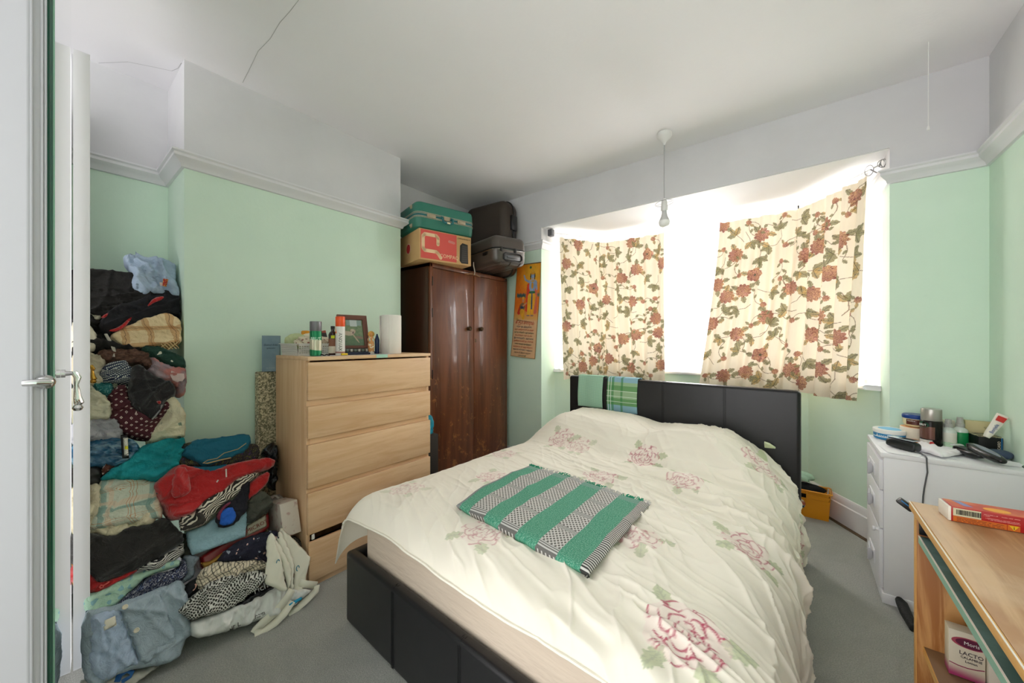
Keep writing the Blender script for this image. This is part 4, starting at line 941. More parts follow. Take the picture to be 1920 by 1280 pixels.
mb = MB(); mb.add(shell(LG, DG, .06, [(.116, .002), (.136, .002)]), Mg); mb.tube([Mg @ Vector((x, y, .126)) for x, y in rrect(LG, DG, .06, 8, -.001)], .006, 6, closed=True, flat=.8); mb.build('seal_band', BLK, gs)
mb = MB(); mb.tube([Mg @ Vector((x, y, .118)) for x, y in rrect(LG, DG, .06, 8, -.003)], .002, 6, closed=True); mb.build('metal_trim', CHROME, gs)
for k in range(3):
    mb = MB(); y0 = .0; x0 = .06+.10*k; mb.tube([Mg @ Vector(p) for p in ((x0, .004, .02), (x0, .03, .001), (x0, .55, -.001))], .005, 6); mb.build('shell_rib', GM, lo_)
mb = MB(); pts = [(.10, .03), (.25, .03), (.27, .045), (.27, .075), (.25, .09), (.10, .09), (.08, .075), (.08, .045)]
mb.tube([Mg @ Vector((x, -.004, z)) for x, z in pts], .006, 8, closed=True); mb.build('handle_surround', BLK, gs)
mb = MB(); mb.box((.095, -.002, .04), (.255, .004, .08), .004, M=Mg); mb.box((.11, -.016, .052), (.24, -.006, .072), .006, M=Mg); mb.build('carry_handle', mat('grey_plastic', '#6b6b6e', .3), gs)
for x in (.06, .20): mb = MB(); mb.box((x-.012, -.010, .10), (x+.012, .002, .135), .004, M=Mg); mb.build('latch', BLK, gs)
mb = MB(); mb.box((-.006, .10, .085), (.002, .17, .11), .004, M=Mg)
for k in range(3): mb.tube([Mg @ Vector((-.008, .115+.02*k, .097)), Mg @ Vector((-.004, .115+.02*k, .097))], .006, 10)
mb.build('combination_lock', BLK, gs)

# upright brown suitcase behind
BRS = mat('dark_brown_shell', '#3a3029', .4, lambda: mix(noise(coords('Object'), 4, 2), '#332a24', '#43382f'))
bs = thing('brown_suitcase', 'large dark brown suitcase standing upright behind the other luggage by the ceiling', 'suitcase', (-2.33, 2.66, 1.803))
Mb = Matrix.Translation((-2.60, 2.545, 1.806)) @ Matrix.Rotation(math.radians(4), 4, 'Z') @ Matrix.Translation((0, .225, 0)) @ Matrix.Rotation(PI/2, 4, 'X')
mb = MB(); mb.add(shell(.51, .70, .09, [(0, .07), (.01, .035), (.03, .012), (.055, .002), (.11, 0), (.165, .002), (.19, .012), (.21, .035), (.22, .07)]), Mb); mb.build('shell', BRS, bs)
mb = MB(); mb.tube([Mb @ Vector((x, y, .11)) for x, y in rrect(.51, .70, .09, 8, -.002)], .006, 6, closed=True, flat=1.5); mb.build('seal_band', BLK, bs)
mb = MB(); mb.box((.50, .42, .07), (.535, .56, .15), .01, M=Mb); mb.box((.505, .28, .095), (.52, .42, .125), .004, M=Mb); mb.build('handle', BLK, bs)
mb = MB(); q = Mb @ Vector((.525, .42, .15)); mb.tube([q, q+Vector((.02, .0, -.08)), q+Vector((.10, .0, -.20)), q+Vector((.16, -.02, -.27))], .006, 6, flat=.5); mb.build('strap', BLK, bs)
# silver strap end dangling beside the carton
mb = MB(); p = onX(888, 498, -2.10); mb.tube([p+Vector((0, 0, .03)), p, p+Vector((.003, .012, -.05)), p+Vector((.0, .008, -.075))], [.004, .006, .006, .003], 6, flat=.4)
mb.build('loose_strap', mat('grey_strap', '#a79c8e', .6), gs)

# ------------------------------------------------------------------ scroll poster on the window wall
pw, ph_ = .285, .865
nu, nv = 150, 440; u, v = np.meshgrid(np.linspace(0, 1, nu), np.linspace(0, 1, nv))     # v 0 bottom
S_, T_ = u*.285, (1-v)*.865; col = np.zeros((nv, nu, 3))
c1 = np.array(lin('#e8771a')); c2 = np.array(lin('#f3b52e')); c3 = np.array(lin('#dcb488'))
r = np.hypot((S_-.2)/.09, (T_-.09)/.11); n = fbm(S_*40, T_*25, 3)
sky = c1*(1-np.clip(1.25-r*.6, 0, 1)[..., None])+c2*np.clip(1.25-r*.6, 0, 1)[..., None]; sky = sky*(1-.25*(n[..., None]-.3)); col[:] = sky
gl = smooth(.38, .52, T_)[..., None]; col = col*(1-gl)+np.array(lin('#dba85e'))*gl
gl = smooth(.50, .53, T_)[..., None]; col = col*(1-gl)+c3*gl
def ell(cx, cy, rx, ry, c, ang=0, k=1):
    dx = S_-cx; dy = T_-cy; a = dx*math.cos(ang)+dy*math.sin(ang); b_ = -dx*math.sin(ang)+dy*math.cos(ang)
    m = (a/rx)**2+(b_/ry)**2+.25*(n-.5) < 1; col[m] = col[m]*(1-k)+np.array(lin(c))*k*(.8+.4*n[m][:, None])
def limb(x0, y0, x1, y1, w0, w1, c):
    for t in np.linspace(0, 1, 12): ell(x0+(x1-x0)*t, y0+(y1-y0)*t, w0+(w1-w0)*t, w0+(w1-w0)*t, c)
for k in range(9): ell(.03+.012*k, .285+.004*(k % 3), .006, .022, '#3d5c5a')          # distant troops
for k in range(5): ell(.235+.01*k, .285, .005, .02, '#5b6a50')
# standing blue-skinned figure in a yellow wrap
limb(.16, .20, .155, .42, .022, .02, '#d9452a'); limb(.235, .18, .245, .44, .02, .02, '#d26a4e')
limb(.185, .30, .175, .46, .03, .016, '#eebb2c'); limb(.215, .30, .215, .46, .028, .014, '#e6a425')
ell(.2, .205, .036, .06, '#8ea2bf'); ell(.2, .165, .044, .02, '#93a8c6')
limb(.162, .165, .118, .145, .011, .009, '#8ea2bf'); limb(.118, .145, .10, .105, .009, .007, '#9db0cb'); limb(.238, .17, .25, .235, .011, .008, '#8ea2bf')
ell(.2, .115, .019, .026, '#93a8c6'); ell(.2, .085, .024, .016, '#d9992b'); ell(.2, .062, .014, .02, '#e0a836'); ell(.19, .105, .004, .003, '#1d1d24'); ell(.208, .105, .004, .003, '#1d1d24'); ell(.2, .128, .006, .002, '#a03a2e')
ell(.222, .118, .006, .03, '#201812'); ell(.176, .118, .006, .03, '#201812'); ell(.2, .16, .022, .006, '#d7a12a'); ell(.2, .2, .012, .03, '#c98d2a'); ell(.2, .262, .036, .012, '#2f6b3c'); limb(.2, .27, .205, .41, .008, .009, '#3d5566')
ell(.172, .475, .018, .007, '#9a7a6a'); ell(.215, .475, .018, .007, '#9a7a6a'); ell(.172, .035, .012, .012, '#2d6b45')
# kneeling figure
limb(.085, .39, .06, .45, .02, .018, '#c73a22'); ell(.1, .395, .03, .04, '#8a6a45'); ell(.105, .335, .014, .018, '#c98f62'); ell(.105, .312, .016, .012, '#dba437'); limb(.1, .44, .12, .50, .026, .014, '#e3a62a'); limb(.11, .385, .145, .36, .008, .006, '#c98f62'); ell(.095, .40, .02, .012, '#3c4a66')
limb(.06, .52, .22, .535, .006, .004, '#7a5a3c'); ell(.045, .51, .014, .014, '#caa25c')
bord = (S_ < .004) | (S_ > .281) | (T_ < .004) | (T_ > .861); col[bord] = np.array(lin('#a77a3c'))
hem = ((S_ < .010) | (S_ > .275)) & ((T_*140) % 1 < .5); col[hem] *= .75
PST = mat('printed_scroll', '#d99b4a', .55, lambda: vcol())
TLw, TR_ = Vector((-2.135, 0, 1.928)), Vector((-1.862, 0, 1.922)); BLw = Vector((-2.208, 0, 1.062)); BRw = Vector((-1.925, 0, 1.038))
Pp = np.zeros((nv, nu, 3))
for i in (0, 2): Pp[..., i] = (1-v)*((1-u)*BLw[i]+u*BRw[i])+v*((1-u)*TLw[i]+u*TR_[i])
Pp[..., 1] = YW-.012-.012*np.exp(-v*9)*(1)-.006*np.sin(u*PI*1.1+.3)-.005*np.sin(v*7)*u
ps = thing('wall_scroll', 'long orange devotional scroll poster hanging beside the wardrobe', 'poster', (-2.03, 2.81, 1.05))
o = gridmesh('printed_sheet', Pp, PST, ps, None, col); mo = o.modifiers.new('t', 'SOLIDIFY'); mo.thickness = .0012
mb = MB(); mb.tube([Vector((TLw.x-.004, YW-.018, TLw.z)), Vector((TR_.x+.004, YW-.018, TR_.z))], .004, 8); mb.build('top_rod', mat('dark_rod', '#5b4630', .5), ps)
xa = (BRw-BLw).normalized(); xa = Vector((xa.x, 0, xa.z)); ya = (TLw-BLw).normalized()
def on_scroll(uu, vv):
    return Vector(((1-vv)*((1-uu)*BLw.x+uu*BRw.x)+vv*((1-uu)*TLw.x+uu*TR_.x), 0, (1-vv)*((1-uu)*BLw.z+uu*BRw.z)+vv*((1-uu)*TLw.z+uu*TR_.z)))
lines = [('கீதாசாரம்', .033, '#b8361f'), ('எது நடந்ததோ,', .017, '#1f3b5a'), ('அது நன்றாகவே நடந்தது', .017, '#b8361f'), ('எது நடக்கிறதோ, அது நன்றாக', .017, '#1c4a3a'), ('நடக்கிறது, எது நடக்க', .017, '#b8361f'), ('இருக்கிறதோ, அதுவும்', .017, '#1f3b5a'), ('நன்றாகவே நடக்கும்', .017, '#b8361f'), ('உன்னுடையதை எதை இழந்தாய்', .016, '#1c4a3a'), ('எதற்காக நீ அழுகிறாய்', .016, '#b8361f'), ('எதை நீ கொண்டு வந்தாய்', .016, '#1f3b5a'), ('அதை நீ இழப்பதற்கு', .016, '#5a2a1c'), ('பகவான்', .016, '#1c4a3a')]
for k, (s_, sz, c_) in enumerate(lines):
    vv = .372-.031*k-(.012 if k else 0); p = on_scroll(.5, vv); p.y = YW-.012-.012*math.exp(-vv*9)-.006*math.sin(.5*PI*1.1+.3)-.005*math.sin(vv*7)*.5-.004
    try: text(s_, sz*1.3, frame(p, xa, ya), mat('scroll_ink_'+c_[1:], c_, .6), ps, extrude=.0003, fit=.225-.03*(k % 3 == 1))
    except Exception as ex: print('text', ex)

# ------------------------------------------------------------------ things on the chest of drawers
def place_at(px, X): p = onX(px, 660, X); return p.y
Zt = CZ+.001
CAMV = Vector((0, 0, CAMZ))
def facing(p):
    d = Vector((-p[0], -p[1], 0)).normalized(); return d
def wrap_text(s_, size, c, r, z, ang, m, parent, vertical=False, sx=1):
    """text laid on a cylinder side, ang = direction it faces"""
    d = Vector((math.cos(ang), math.sin(ang), 0)); x = Vector((-d.y, d.x, 0))
    o = Vector((c[0], c[1], z))+d*(r+.0006)
    M = frame(o, (0, 0, -1), x) if vertical else frame(o, x, (0, 0, 1))
    me = text(s_, size, M, m, parent, extrude=.0002, sx=sx)
    # bend onto the cylinder
    I = WM[parent.name]; vs = me.data.vertices
    for v_ in vs:
        w = I @ v_.co; q = Vector((w.x-c[0], w.y-c[1], 0)); t = q.dot(x)/r; off = q.dot(d)-r
        if abs(t) < 1.5: n_ = d*math.cos(t)+x*math.sin(t); w2 = Vector((c[0], c[1], w.z))+n_*(r+off); v_.co = I.inverted() @ w2
    return me
GREYC = mat('grey_satin_cap', '#77757a', .35, metal=.5)
def grad_can():
    z = xyz(coords('Object'))[2]; x, y, _ = xyz(coords('Object'))
    s_ = (x*16+y*10).sin()*.008
    c = mix(band(z+s_, .032, .085), '#128052', '#c9c4ac'); return c
x = -1.95; y = place_at(592, x); A_ = math.atan2(-y, -x)
t = thing('deodorant_can', 'green and silver deodorant spray can with a grey cap on the oak chest', 'spray can', (x, y, Zt))
mb = MB(); mb.lathe([(0, 0), (.025, 0), (.0275, .003), (.0275, .126), (.024, .130)], (x, y, Zt), 36); mb.build('can_body', mat('green_silver_can', '#128052', .25, grad_can, metal=.35), t)
mb = MB(); mb.lathe([(.0265, .127), (.0275, .129), (.0275, .172), (.0265, .176), (0, .177)], (x, y, Zt), 36); mb.build('cap', GREYC, t)
wrap_text('BRUT', .020, (x, y), .0276, Zt+.088, A_, mat('pale_print2', '#dff0e4', .5), t)
x = -1.965; y = place_at(638, x); A_ = math.atan2(-y, -x)
t = thing('freshener_can', 'slim white aerosol can with a tall orange cap on the oak chest', 'spray can', (x, y, Zt))
def can2():
    z = xyz(coords('Object'))[2]; x, y, _ = xyz(coords('Object')); c = mix(z < .02, '#ece9e4', '#b9887e'); c = mix(z < .011, c, '#ece9e4'); c = mix((z > .118)*((x*60+z*20).sin() > .3), c, '#ef7a3a'); return c
mb = MB(); mb.lathe([(0, 0), (.0225, 0), (.024, .003), (.024, .155)], (x, y, Zt), 36); mb.build('can_body', mat('white_can', '#ece9e4', .3, can2), t)
mb = MB(); mb.lathe([(.0235, .155), (.0242, .157), (.0242, .205), (.0225, .209), (0, .2095)], (x, y, Zt), 36); mb.build('cap', mat('orange_cap', '#f0561c', .3), t)
wrap_text('ANOVAX', .023, (x, y), .0241, Zt+.072, A_, INK, t, vertical=True, sx=1.0)
x = -2.02; y = place_at(624, x); A_ = math.atan2(-y, -x)
t = thing('medicine_bottle', 'brown glass medicine bottle with a yellow price sticker beside the orange can', 'bottle', (x, y, Zt))
mb = MB(); mb.lathe([(0, 0), (.021, 0), (.022, .003), (.022, .11), (.018, .122), (.0095, .131), (.009, .142)], (x, y, Zt), 32); mb.build('bottle_glass', mat('amber_glass', '#2a1308', .1, coat=.4), t)
mb = MB(); mb.lathe([(.0105, .14), (.0108, .158), (0, .159)], (x, y, Zt), 24); mb.build('cap', BLK, t)
mb = MB(); mb.lathe([(.0222, .01), (.0224, .0105), (.0224, .048), (.0222, .0485)], (x, y, Zt), 32); mb.build('cream_label', mat('cream_label', '#e6dcc8', .6), t)
mb = MB(); mb.lathe([(.0222, .049), (.0224, .0492), (.0224, .088), (.0222, .0885)], (x, y, Zt), 32); mb.build('brown_label', mat('brown_label', '#8a5a42', .6), t)
d = Vector((math.cos(A_), math.sin(A_), 0)); xx = Vector((-d.y, d.x, 0)); q = Vector((x, y, Zt+.099)); mb = MB(); mb.prism([q+d*.0225+xx*a_+Vector((0, 0, b_)) for a_, b_ in ((-.009, -.008), (.009, -.008), (.009, .008), (-.009, .008))], d*.0008); mb.build('price_sticker', mat('yellow_sticker', '#d8e016', .6), t)
# photo frame leaning back on two cases
t = thing('dvd_stack', 'flat stack of two film cases under the picture frame', 'cases', (-2.1, 1.1, Zt))
y0 = place_at(641, -2.06); y1 = place_at(690, -2.06)
mb = MB(); mb.box((-2.16, y0, Zt), (-2.03, y1+.06, Zt+.014), .001); mb.build('lower_case', mat('navy_case', '#1b2238', .4), t)
mb = MB(); mb.box((-2.17, y0-.01, Zt+.0145), (-2.045, y1+.02, Zt+.030), .001); mb.build('upper_case', mat('spine_print', '#8d8b7c', .5, lambda: mix((xyz(coords('Object'))[1]*42).frac() > .5, mix((xyz(coords('Object'))[1]*21).frac() > .5, '#cfcabd', '#6f7f74'), '#4a433f')), t)
fr_l = onX(634, 650, -2.09); fr_r = onX(694, 648, -2.05)
Y_ = Vector((0, 0, 1)); bl = Vector((-2.085, onX(636, 650, -2.085).y, Zt+.031)); br = Vector((-2.06, onX(692, 650, -2.06).y, Zt+.031))
xw = (br-bl); Wf = xw.length; xn = xw.normalized(); back = Vector((-xn.y, xn.x, 0)); upv = (Vector((0, 0, 1))*.965+back*.26).normalized()
t = thing('picture_frame', 'brown wooden frame with a photo of a pale dog on grass', 'picture frame', bl)
Mf = frame(bl, xn, upv); Hf = .205; fw = .028
FW = mat('frame_wood', '#6b4030', .45)
mb = MB()
for poly in ([(0, 0), (Wf, 0), (Wf-fw, fw*.6), (fw, fw*.6)], [(Wf, 0), (Wf, Hf), (Wf-fw, Hf-fw), (Wf-fw, fw*.6)], [(Wf, Hf), (0, Hf), (fw, Hf-fw), (Wf-fw, Hf-fw)], [(0, Hf), (0, 0), (fw, fw*.6), (fw, Hf-fw)]):
    mb.prism([Mf @ Vector((a, b_, 0)) for a, b_ in poly], Mf.to_3x3() @ Vector((0, 0, .014)), .001)
mb.build('frame', FW, t)
nu, nv = 90, 110; u, v = np.meshgrid(np.linspace(0, 1, nu), np.linspace(0, 1, nv)); S_ = u; T_ = 1-v; n = fbm(u*14, v*18, 5, 3)
col = np.array(lin('#5f7d58'))*(1-n[..., None]*.9)+np.array(lin('#96a37e'))*n[..., None]*.9
k = smooth(.45, .9, T_)[..., None]*.6; col = col*(1-k)+np.array(lin('#3f6a50'))*k
def ell2(cx, cy, rx, ry, c, ang=0):
    dx = S_-cx; dy = T_-cy; a = dx*math.cos(ang)+dy*math.sin(ang); b_ = -dx*math.sin(ang)+dy*math.cos(ang); m = (a/rx)**2+(b_/ry)**2+.3*(n-.5) < 1; col[m] = np.array(lin(c))*(.85+.3*n[m][:, None])
m = (S_ > .2) & (S_ < .95) & (T_ < .22); col[m] = np.array(lin('#8fa5a0')); m = (S_ > .38) & (S_ < .72) & (T_ < .25); col[m] = np.array(lin('#c9d2d0'))
ell2(.22, .52, .3, .085, '#c2b29c', .1); ell2(.62, .72, .22, .03, '#c2ab94', .85); ell2(.8, .68, .2, .05, '#8f7a6c', .15); ell2(.48, .45, .12, .10, '#cdbda8'); ell2(.5, .5, .06, .06, '#a58f86'); ell2(.44, .44, .015, .012, '#33302c'); ell2(.54, .44, .015, .012, '#33302c'); ell2(.5, .49, .025, .02, '#3a3634'); ell2(.38, .42, .03, .06, '#b49f88'); ell2(.6, .43, .03, .06, '#b49f88')
Pm = np.zeros((nv, nu, 3)); a = fw+(Wf-2*fw)*u; b_ = fw*.6+(Hf-fw*1.6)*v
O_ = np.array(Mf.translation); X_ = np.array(Mf.to_3x3() @ Vector((1, 0, 0))); Y2 = np.array(Mf.to_3x3() @ Vector((0, 1, 0))); Z2 = np.array(Mf.to_3x3() @ Vector((0, 0, 1)))
Pm = O_+a[..., None]*X_+b_[..., None]*Y2+.004*Z2
gridmesh('photo', Pm, mat('photo_print', '#7f8a70', .3, lambda: vcol(), coat=.3), t, None, col)
mb = MB(); mb.prism([Mf @ Vector(p) for p in ((.01, .01, -.002), (Wf-.01, .01, -.002), (Wf-.01, Hf-.01, -.002), (.01, Hf-.01, -.002))], Mf.to_3x3() @ Vector((0, 0, .004))); mb.build('backing_board', mat('backing', '#4a3a2c', .8), t)
# white basket with things inside
bx0, bx1 = -2.235, -2.03; by0 = .80; by1 = place_at(622, -2.04)
t = thing('plastic_basket', 'white perforated plastic basket at the left end of the oak chest', 'basket', ((bx0+bx1)/2, (by0+by1)/2, Zt))
WB = mat('white_basket_plastic', '#dedbd6', .4)
Hb = .062
def wall_holes(a, b_, name):
    """tapered wall with square holes between floor points a,b"""
    a = Vector(a); b_ = Vector(b_); d = (b_-a); L = d.length; d.normalize(); out = Vector((d.y, -d.x, 0)); mb = MB(); n = int(L/.0115)
    def pt(s_, z): return a+d*s_+out*(z*.16)+Vector((0, 0, z))
    def slab(s0, s1, z0, z1): mb.prism([pt(s0, z0), pt(s1, z0), pt(s1, z1), pt(s0, z1)], -out*.002)
    for z0, z1 in ((0, .012), (.018, .023), (.029, .034), (.040, .045), (.051, Hb)): slab(0, L, z0, z1)
    for i in range(n+1): s0 = i*L/n-.0025; slab(max(0, s0), min(L, s0+.005), .01, .054)
    mb.build(name, WB, t, smooth=0)
cx = [(bx1, by0+.012, Zt), (bx1, by1, Zt), (bx0, by1, Zt), (bx0, by0+.012, Zt)]
for k in range(4): wall_holes(cx[k], cx[(k+1) % 4], 'basket_side')
mb = MB(); mb.box((bx0, by0+.012, Zt), (bx1, by1, Zt+.003)); mb.build('basket_base', WB, t)
mb = MB(); e = .011; mb.tube([(bx0-e, by0+.012-e, Zt+Hb), (bx1+e, by0+.012-e, Zt+Hb), (bx1+e, by1+e, Zt+Hb), (bx0-e, by1+e, Zt+Hb)], .004, 8, closed=True, flat=.5); mb.build('basket_rim', WB, t)
def blob(name, label, cat, c, r, m, seed=0, amp=.12, fr=3, res=28, group=None, parent=None):
    tb = bmesh.new(); bmesh.ops.create_uvsphere(tb, u_segments=res*2, v_segments=res, radius=1)
    for v_ in tb.verts:
        p = v_.co; n_ = fbm(np.array(p.x*fr+p.z*2), np.array(p.y*fr+p.z*1.3), seed)-.5; k = 1+amp*2*float(n_)
        sgn = lambda q, e_: math.copysign(abs(q)**e_, q)
        v_.co = Vector((sgn(p.x, .8)*r[0]*k, sgn(p.y, .8)*r[1]*k, sgn(p.z, .8)*r[2]*k))+Vector(c)
    mb = MB(); mb.add(tb); o = mb.build(name, m, parent, smooth=180)
    if parent is None: tag(o, label, cat, group)
    return o
def dots_fn():
    d = voro(coords('Object'), 48, 'F1', .3); return mix(d < .3, '#ddd0b8', '#8a5a4e')
blob('spotted_cloth', 'cream cloth with brown spots folded in the white basket', 'cloth', (-2.12, .93, Zt+.072), (.075, .09, .03), mat('spotted_cloth', '#ddd0b8', .85, dots_fn), 3, .2)
blob('face_mitt', 'pale green cloth mitt at the back left of the white basket', 'cloth', (-2.2, .87, Zt+.075), (.03, .055, .04), mat('pale_green_cloth', '#b9c496', .9), 5, .15)
blob('soap_bar', 'cream soap bar on top of the things in the white basket', 'soap', (-2.19, .935, Zt+.108), (.018, .035, .015), mat('cream_soap', '#e9e2cc', .5), 6, .03)
p = onX(573, 618, -2.2); mb = MB(); mb.lathe([(0, 0), (.019, 0), (.022, .004), (.022, .045), (.018, .05), (0, .05)], (p.x, p.y, Zt+.085), 24); tag(mb.build('yellow_pot', mat('amber_yellow_plastic', '#d9920c', .35)), 'amber yellow plastic pot standing in the white basket', 'pot')
p = onX(609, 622, -2.13); Mq = Matrix.Translation((p.x, p.y, Zt+.055)) @ Matrix.Rotation(math.radians(14), 4, 'X')
mb = MB(); mb.box((-.008, -.021, 0), (.008, .021, .08), .001, M=Mq); q_ = thing('small_carton', 'small black and grey product carton leaning in the basket behind the cans', 'carton', (p.x, p.y, Zt+.055)); mb.build('carton', mat('carton_print', '#262322', .5, lambda: mix(xyz(coords('Object'))[2] > .068, mix(xyz(coords('Object'))[2] < .03, '#262322', '#8f897e'), '#9b4a38')), q_)
p = onX(618, 635, -2.1); Mq = Matrix.Translation((p.x, p.y, Zt+.04)) @ Matrix.Rotation(math.radians(-35), 4, 'X'); mb = MB(); mb.box((-.006, -.012, 0), (.006, .012, .075), .003, M=Mq); tag(mb.build('black_case', BLK), 'small black case leaning behind the brown bottle', 'case')
# hair clips and pen
mb = MB()
for a_, c_ in ((0, '#1b2238'),):
    y0 = place_at(648, -1.93); y1 = place_at(706, -1.93); mb.tube([(-1.955, y0, Zt+.006), (-1.95, y1-.03, Zt+.006)], .006, 10)
tag(mb.build('marker_pen', mat('navy_plastic', '#1b2238', .3)), 'dark blue marker pen lying along the front of the oak chest', 'pen')
y0 = place_at(645, -1.925); mb = MB(); mb.box((-1.935, y0-.014, Zt), (-1.92, y0+.02, Zt+.011), .003); tag(mb.build('glue_tube', mat('yellow_plastic', '#e8c21c', .4)), 'short yellow tube lying right of the orange capped can', 'tube')
for px in (605, 614):
    y0 = place_at(px, -1.93); mb = MB(); mb.tube([(-1.93+.006*math.sin(k*2), y0+.005*k-.012, Zt+.004+.004*math.sin(k)) for k in range(6)], .003, 6); tag(mb.build('hair_clip', BLK), 'black hair clip lying right of the green can' if px == 605 else 'black hair clip lying left of the brown bottle', 'hair clip', 'hair clips on the oak chest')
# figurine
x = -2.03; y = place_at(696, x); A_ = math.atan2(-y, -x)
t = thing('figurine', 'small gilt figurine in an orange skirt beside the kitchen roll', 'figurine', (x, y, Zt))
FIG = mat('gilt_figure', '#c08a3e', .4, lambda: mix(noise(coords('Object'), 60, 3) > .55, mix(noise(coords('Object'), 30, 2), '#c9702e', '#e0b070'), '#efe2c4'))
mb = MB(); mb.lathe([(0, .0), (.017, 0), (.018, .008), (.015, .012)], (x, y, Zt), 20); mb.build('plinth', mat('pale_base', '#d9d2c4', .6), t)
mb = MB(); mb.lathe([(.008, .012), (.016, .014), (.017, .03), (.020, .05), (.017, .068), (.008, .08), (.006, .088), (.010, .096), (.009, .102), (.004, .106), (.008, .112), (.008, .122), (0, .128)], (x, y, Zt), 20)
for s_ in (-1, 1): xx = Vector((-math.sin(A_), math.cos(A_), 0)); c_ = Vector((x, y, Zt)); mb.tube([c_+xx*s_*.009+Vector((0, 0, .1)), c_+xx*s_*.018+Vector((0, 0, .088)), c_+xx*s_*.016+Vector((0, 0, .074))], .003, 6)
mb.build('figure_body', FIG, t, smooth=60)
mb = MB(); d = Vector((math.cos(A_), math.sin(A_), 0)); c_ = Vector((x, y, Zt+.118))-d*.007; xx = Vector((-d.y, d.x, 0)); mb.prism([c_+xx*.019*math.cos(a_)+Vector((0, 0, .019*math.sin(a_))) for a_ in np.linspace(0, 2*PI, 25)[:-1]], d*.003, .0008); mb.build('halo_disc', mat('gilt', '#b98a3c', .35, metal=.5), t)
x = -2.03; y = place_at(707, x)
mb = MB(); mb.lathe([(0, 0), (.012, 0), (.013, .003), (.013, .085), (.008, .105), (.003, .12), (0, .121)], (x, y, Zt), 20); tag(mb.build('blue_bottle', mat('navy_bottle', '#16284e', .25)), 'slim dark blue bottle half hidden behind the kitchen roll', 'bottle')
# kitchen roll
x = -1.985; y = place_at(734, x); A_ = math.atan2(-y, -x)
t = thing('kitchen_roll', 'white kitchen paper roll standing on the right end of the oak chest', 'paper roll', (x, y, Zt))
PAP = mat('kitchen_paper', '#e6e1d8', .85, bump=lambda: (noise(coords('Object'), 160, 2), .5, .002))
mb = MB(); mb.lathe([(.02, 0), (.056, 0), (.058, .003), (.058, .232), (.056, .235), (.021, .235), (.020, .232), (.020, .002)], (x, y, Zt), 48); mb.build('paper_roll', PAP, t)
d = Vector((math.cos(A_), math.sin(A_), 0)); xx = Vector((d.y, -d.x, 0)); c_ = Vector((x, y, Zt))
mb = MB(); path = [c_+Vector((math.cos(A_-a_)*.0595, math.sin(A_-a_)*.0595, 0)) for a_ in np.linspace(.2, 1.7, 9)]+[c_-d*.012+xx*.064, c_+d*.006+xx*.070]
tb = bmesh.new(); r0 = [tb.verts.new(p) for p in path]; r1 = [tb.verts.new(p+Vector((0, 0, .232))) for p in path]
for i in range(len(path)-1): tb.faces.new((r0[i], r0[i+1], r1[i+1], r1[i]))
mb.add(tb); o = mb.build('loose_sheet', PAP, t); mo = o.modifiers.new('t', 'SOLIDIFY'); mo.thickness = .0015

# between chest and breast: carpet offcut with a blue carton on it
fx = -2.325; y0 = onX(481, 760, fx).y; 
def offc():
    d = voro(coords('Object'), 62, 'DISTANCE_TO_EDGE'); n = noise(coords('Object'), 90, 3, .7, .8); return mix(ss(n, .46, .56), '#6f6a54', '#cbbf9e')
mb = MB(); mb.box((fx-.03, y0, 0), (fx+.03, .86, 1.035), .008, 3); tag(mb.build('carpet_roll', mat('patterned_carpet_roll', '#b5aa88', .95, offc, lambda: (noise(coords('Object'), 120, 3), .8, .004))), 'rolled patterned carpet offcut standing left of the oak chest', 'carpet roll')
p0 = onX(489, 640, fx+.005); p1 = onX(517, 640, fx+.03)
Mq = rz_frame((fx+.026, onX(491, 660, fx+.026).y, 1.036), (fx+.055, onX(519, 660, fx+.055).y, 1.036))
t = thing('perfume_carton', 'tall dull blue perfume carton standing on the carpet roll', 'carton', Mq.translation)
mb = MB(); mb.box((0, 0, 0), (.082, .05, .196), .001, M=Mq); mb.build('carton', mat('mottled_blue_card', '#6d8696', .6, lambda: mix(noise(coords('Object'), 18, 4), '#5a7688', '#8a9ea6')), t)
NAVY = mat('navy_print', '#1f3048', .6)
text('Elizabeth Arden', .013, frame(Mq @ Vector((.041, -.0008, .145)), Mq.to_3x3() @ Vector((1, 0, 0)), (0, 0, 1)), NAVY, t, sx=.78, shear=.4)
text('splendor', .013, frame(Mq @ Vector((.041, -.0008, .128)), Mq.to_3x3() @ Vector((1, 0, 0)), (0, 0, 1)), NAVY, t, sx=.9, shear=.4)
text('eau de parfum', .007, frame(Mq @ Vector((.041, -.0008, .02)), Mq.to_3x3() @ Vector((1, 0, 0)), (0, 0, 1)), mat('silver_print', '#aebcc2', .5), t)
p = onX(811, 860, -2.08); blob('blue_carrier_bag', 'bright blue plastic bag wedged between the oak chest and the wardrobe', 'bag', (-2.06, 1.635, .62), (.07, .05, .075), mat('bright_blue_plastic', '#2aa3c4', .3), 9, .4, 5)
mb = MB(); mb.box((-2.2, 1.585, 0), (-1.98, 1.70, .56), .006); tag(mb.build('storage_box', mat('dark_box', '#2b2420', .7)), 'dark box in the gap between the oak chest and the wardrobe', 'box')
# ------------------------------------------------------------------ toiletries on the white cabinet
ZK = KZ+.0015
def kpos(px, Y): p = onY(px, 800, Y); return p.x, p.y
WHT = mat('white_gloss_plastic', '#e8e8e4', .3)
def ang_to_cam(x, y): return math.atan2(-y, -x)
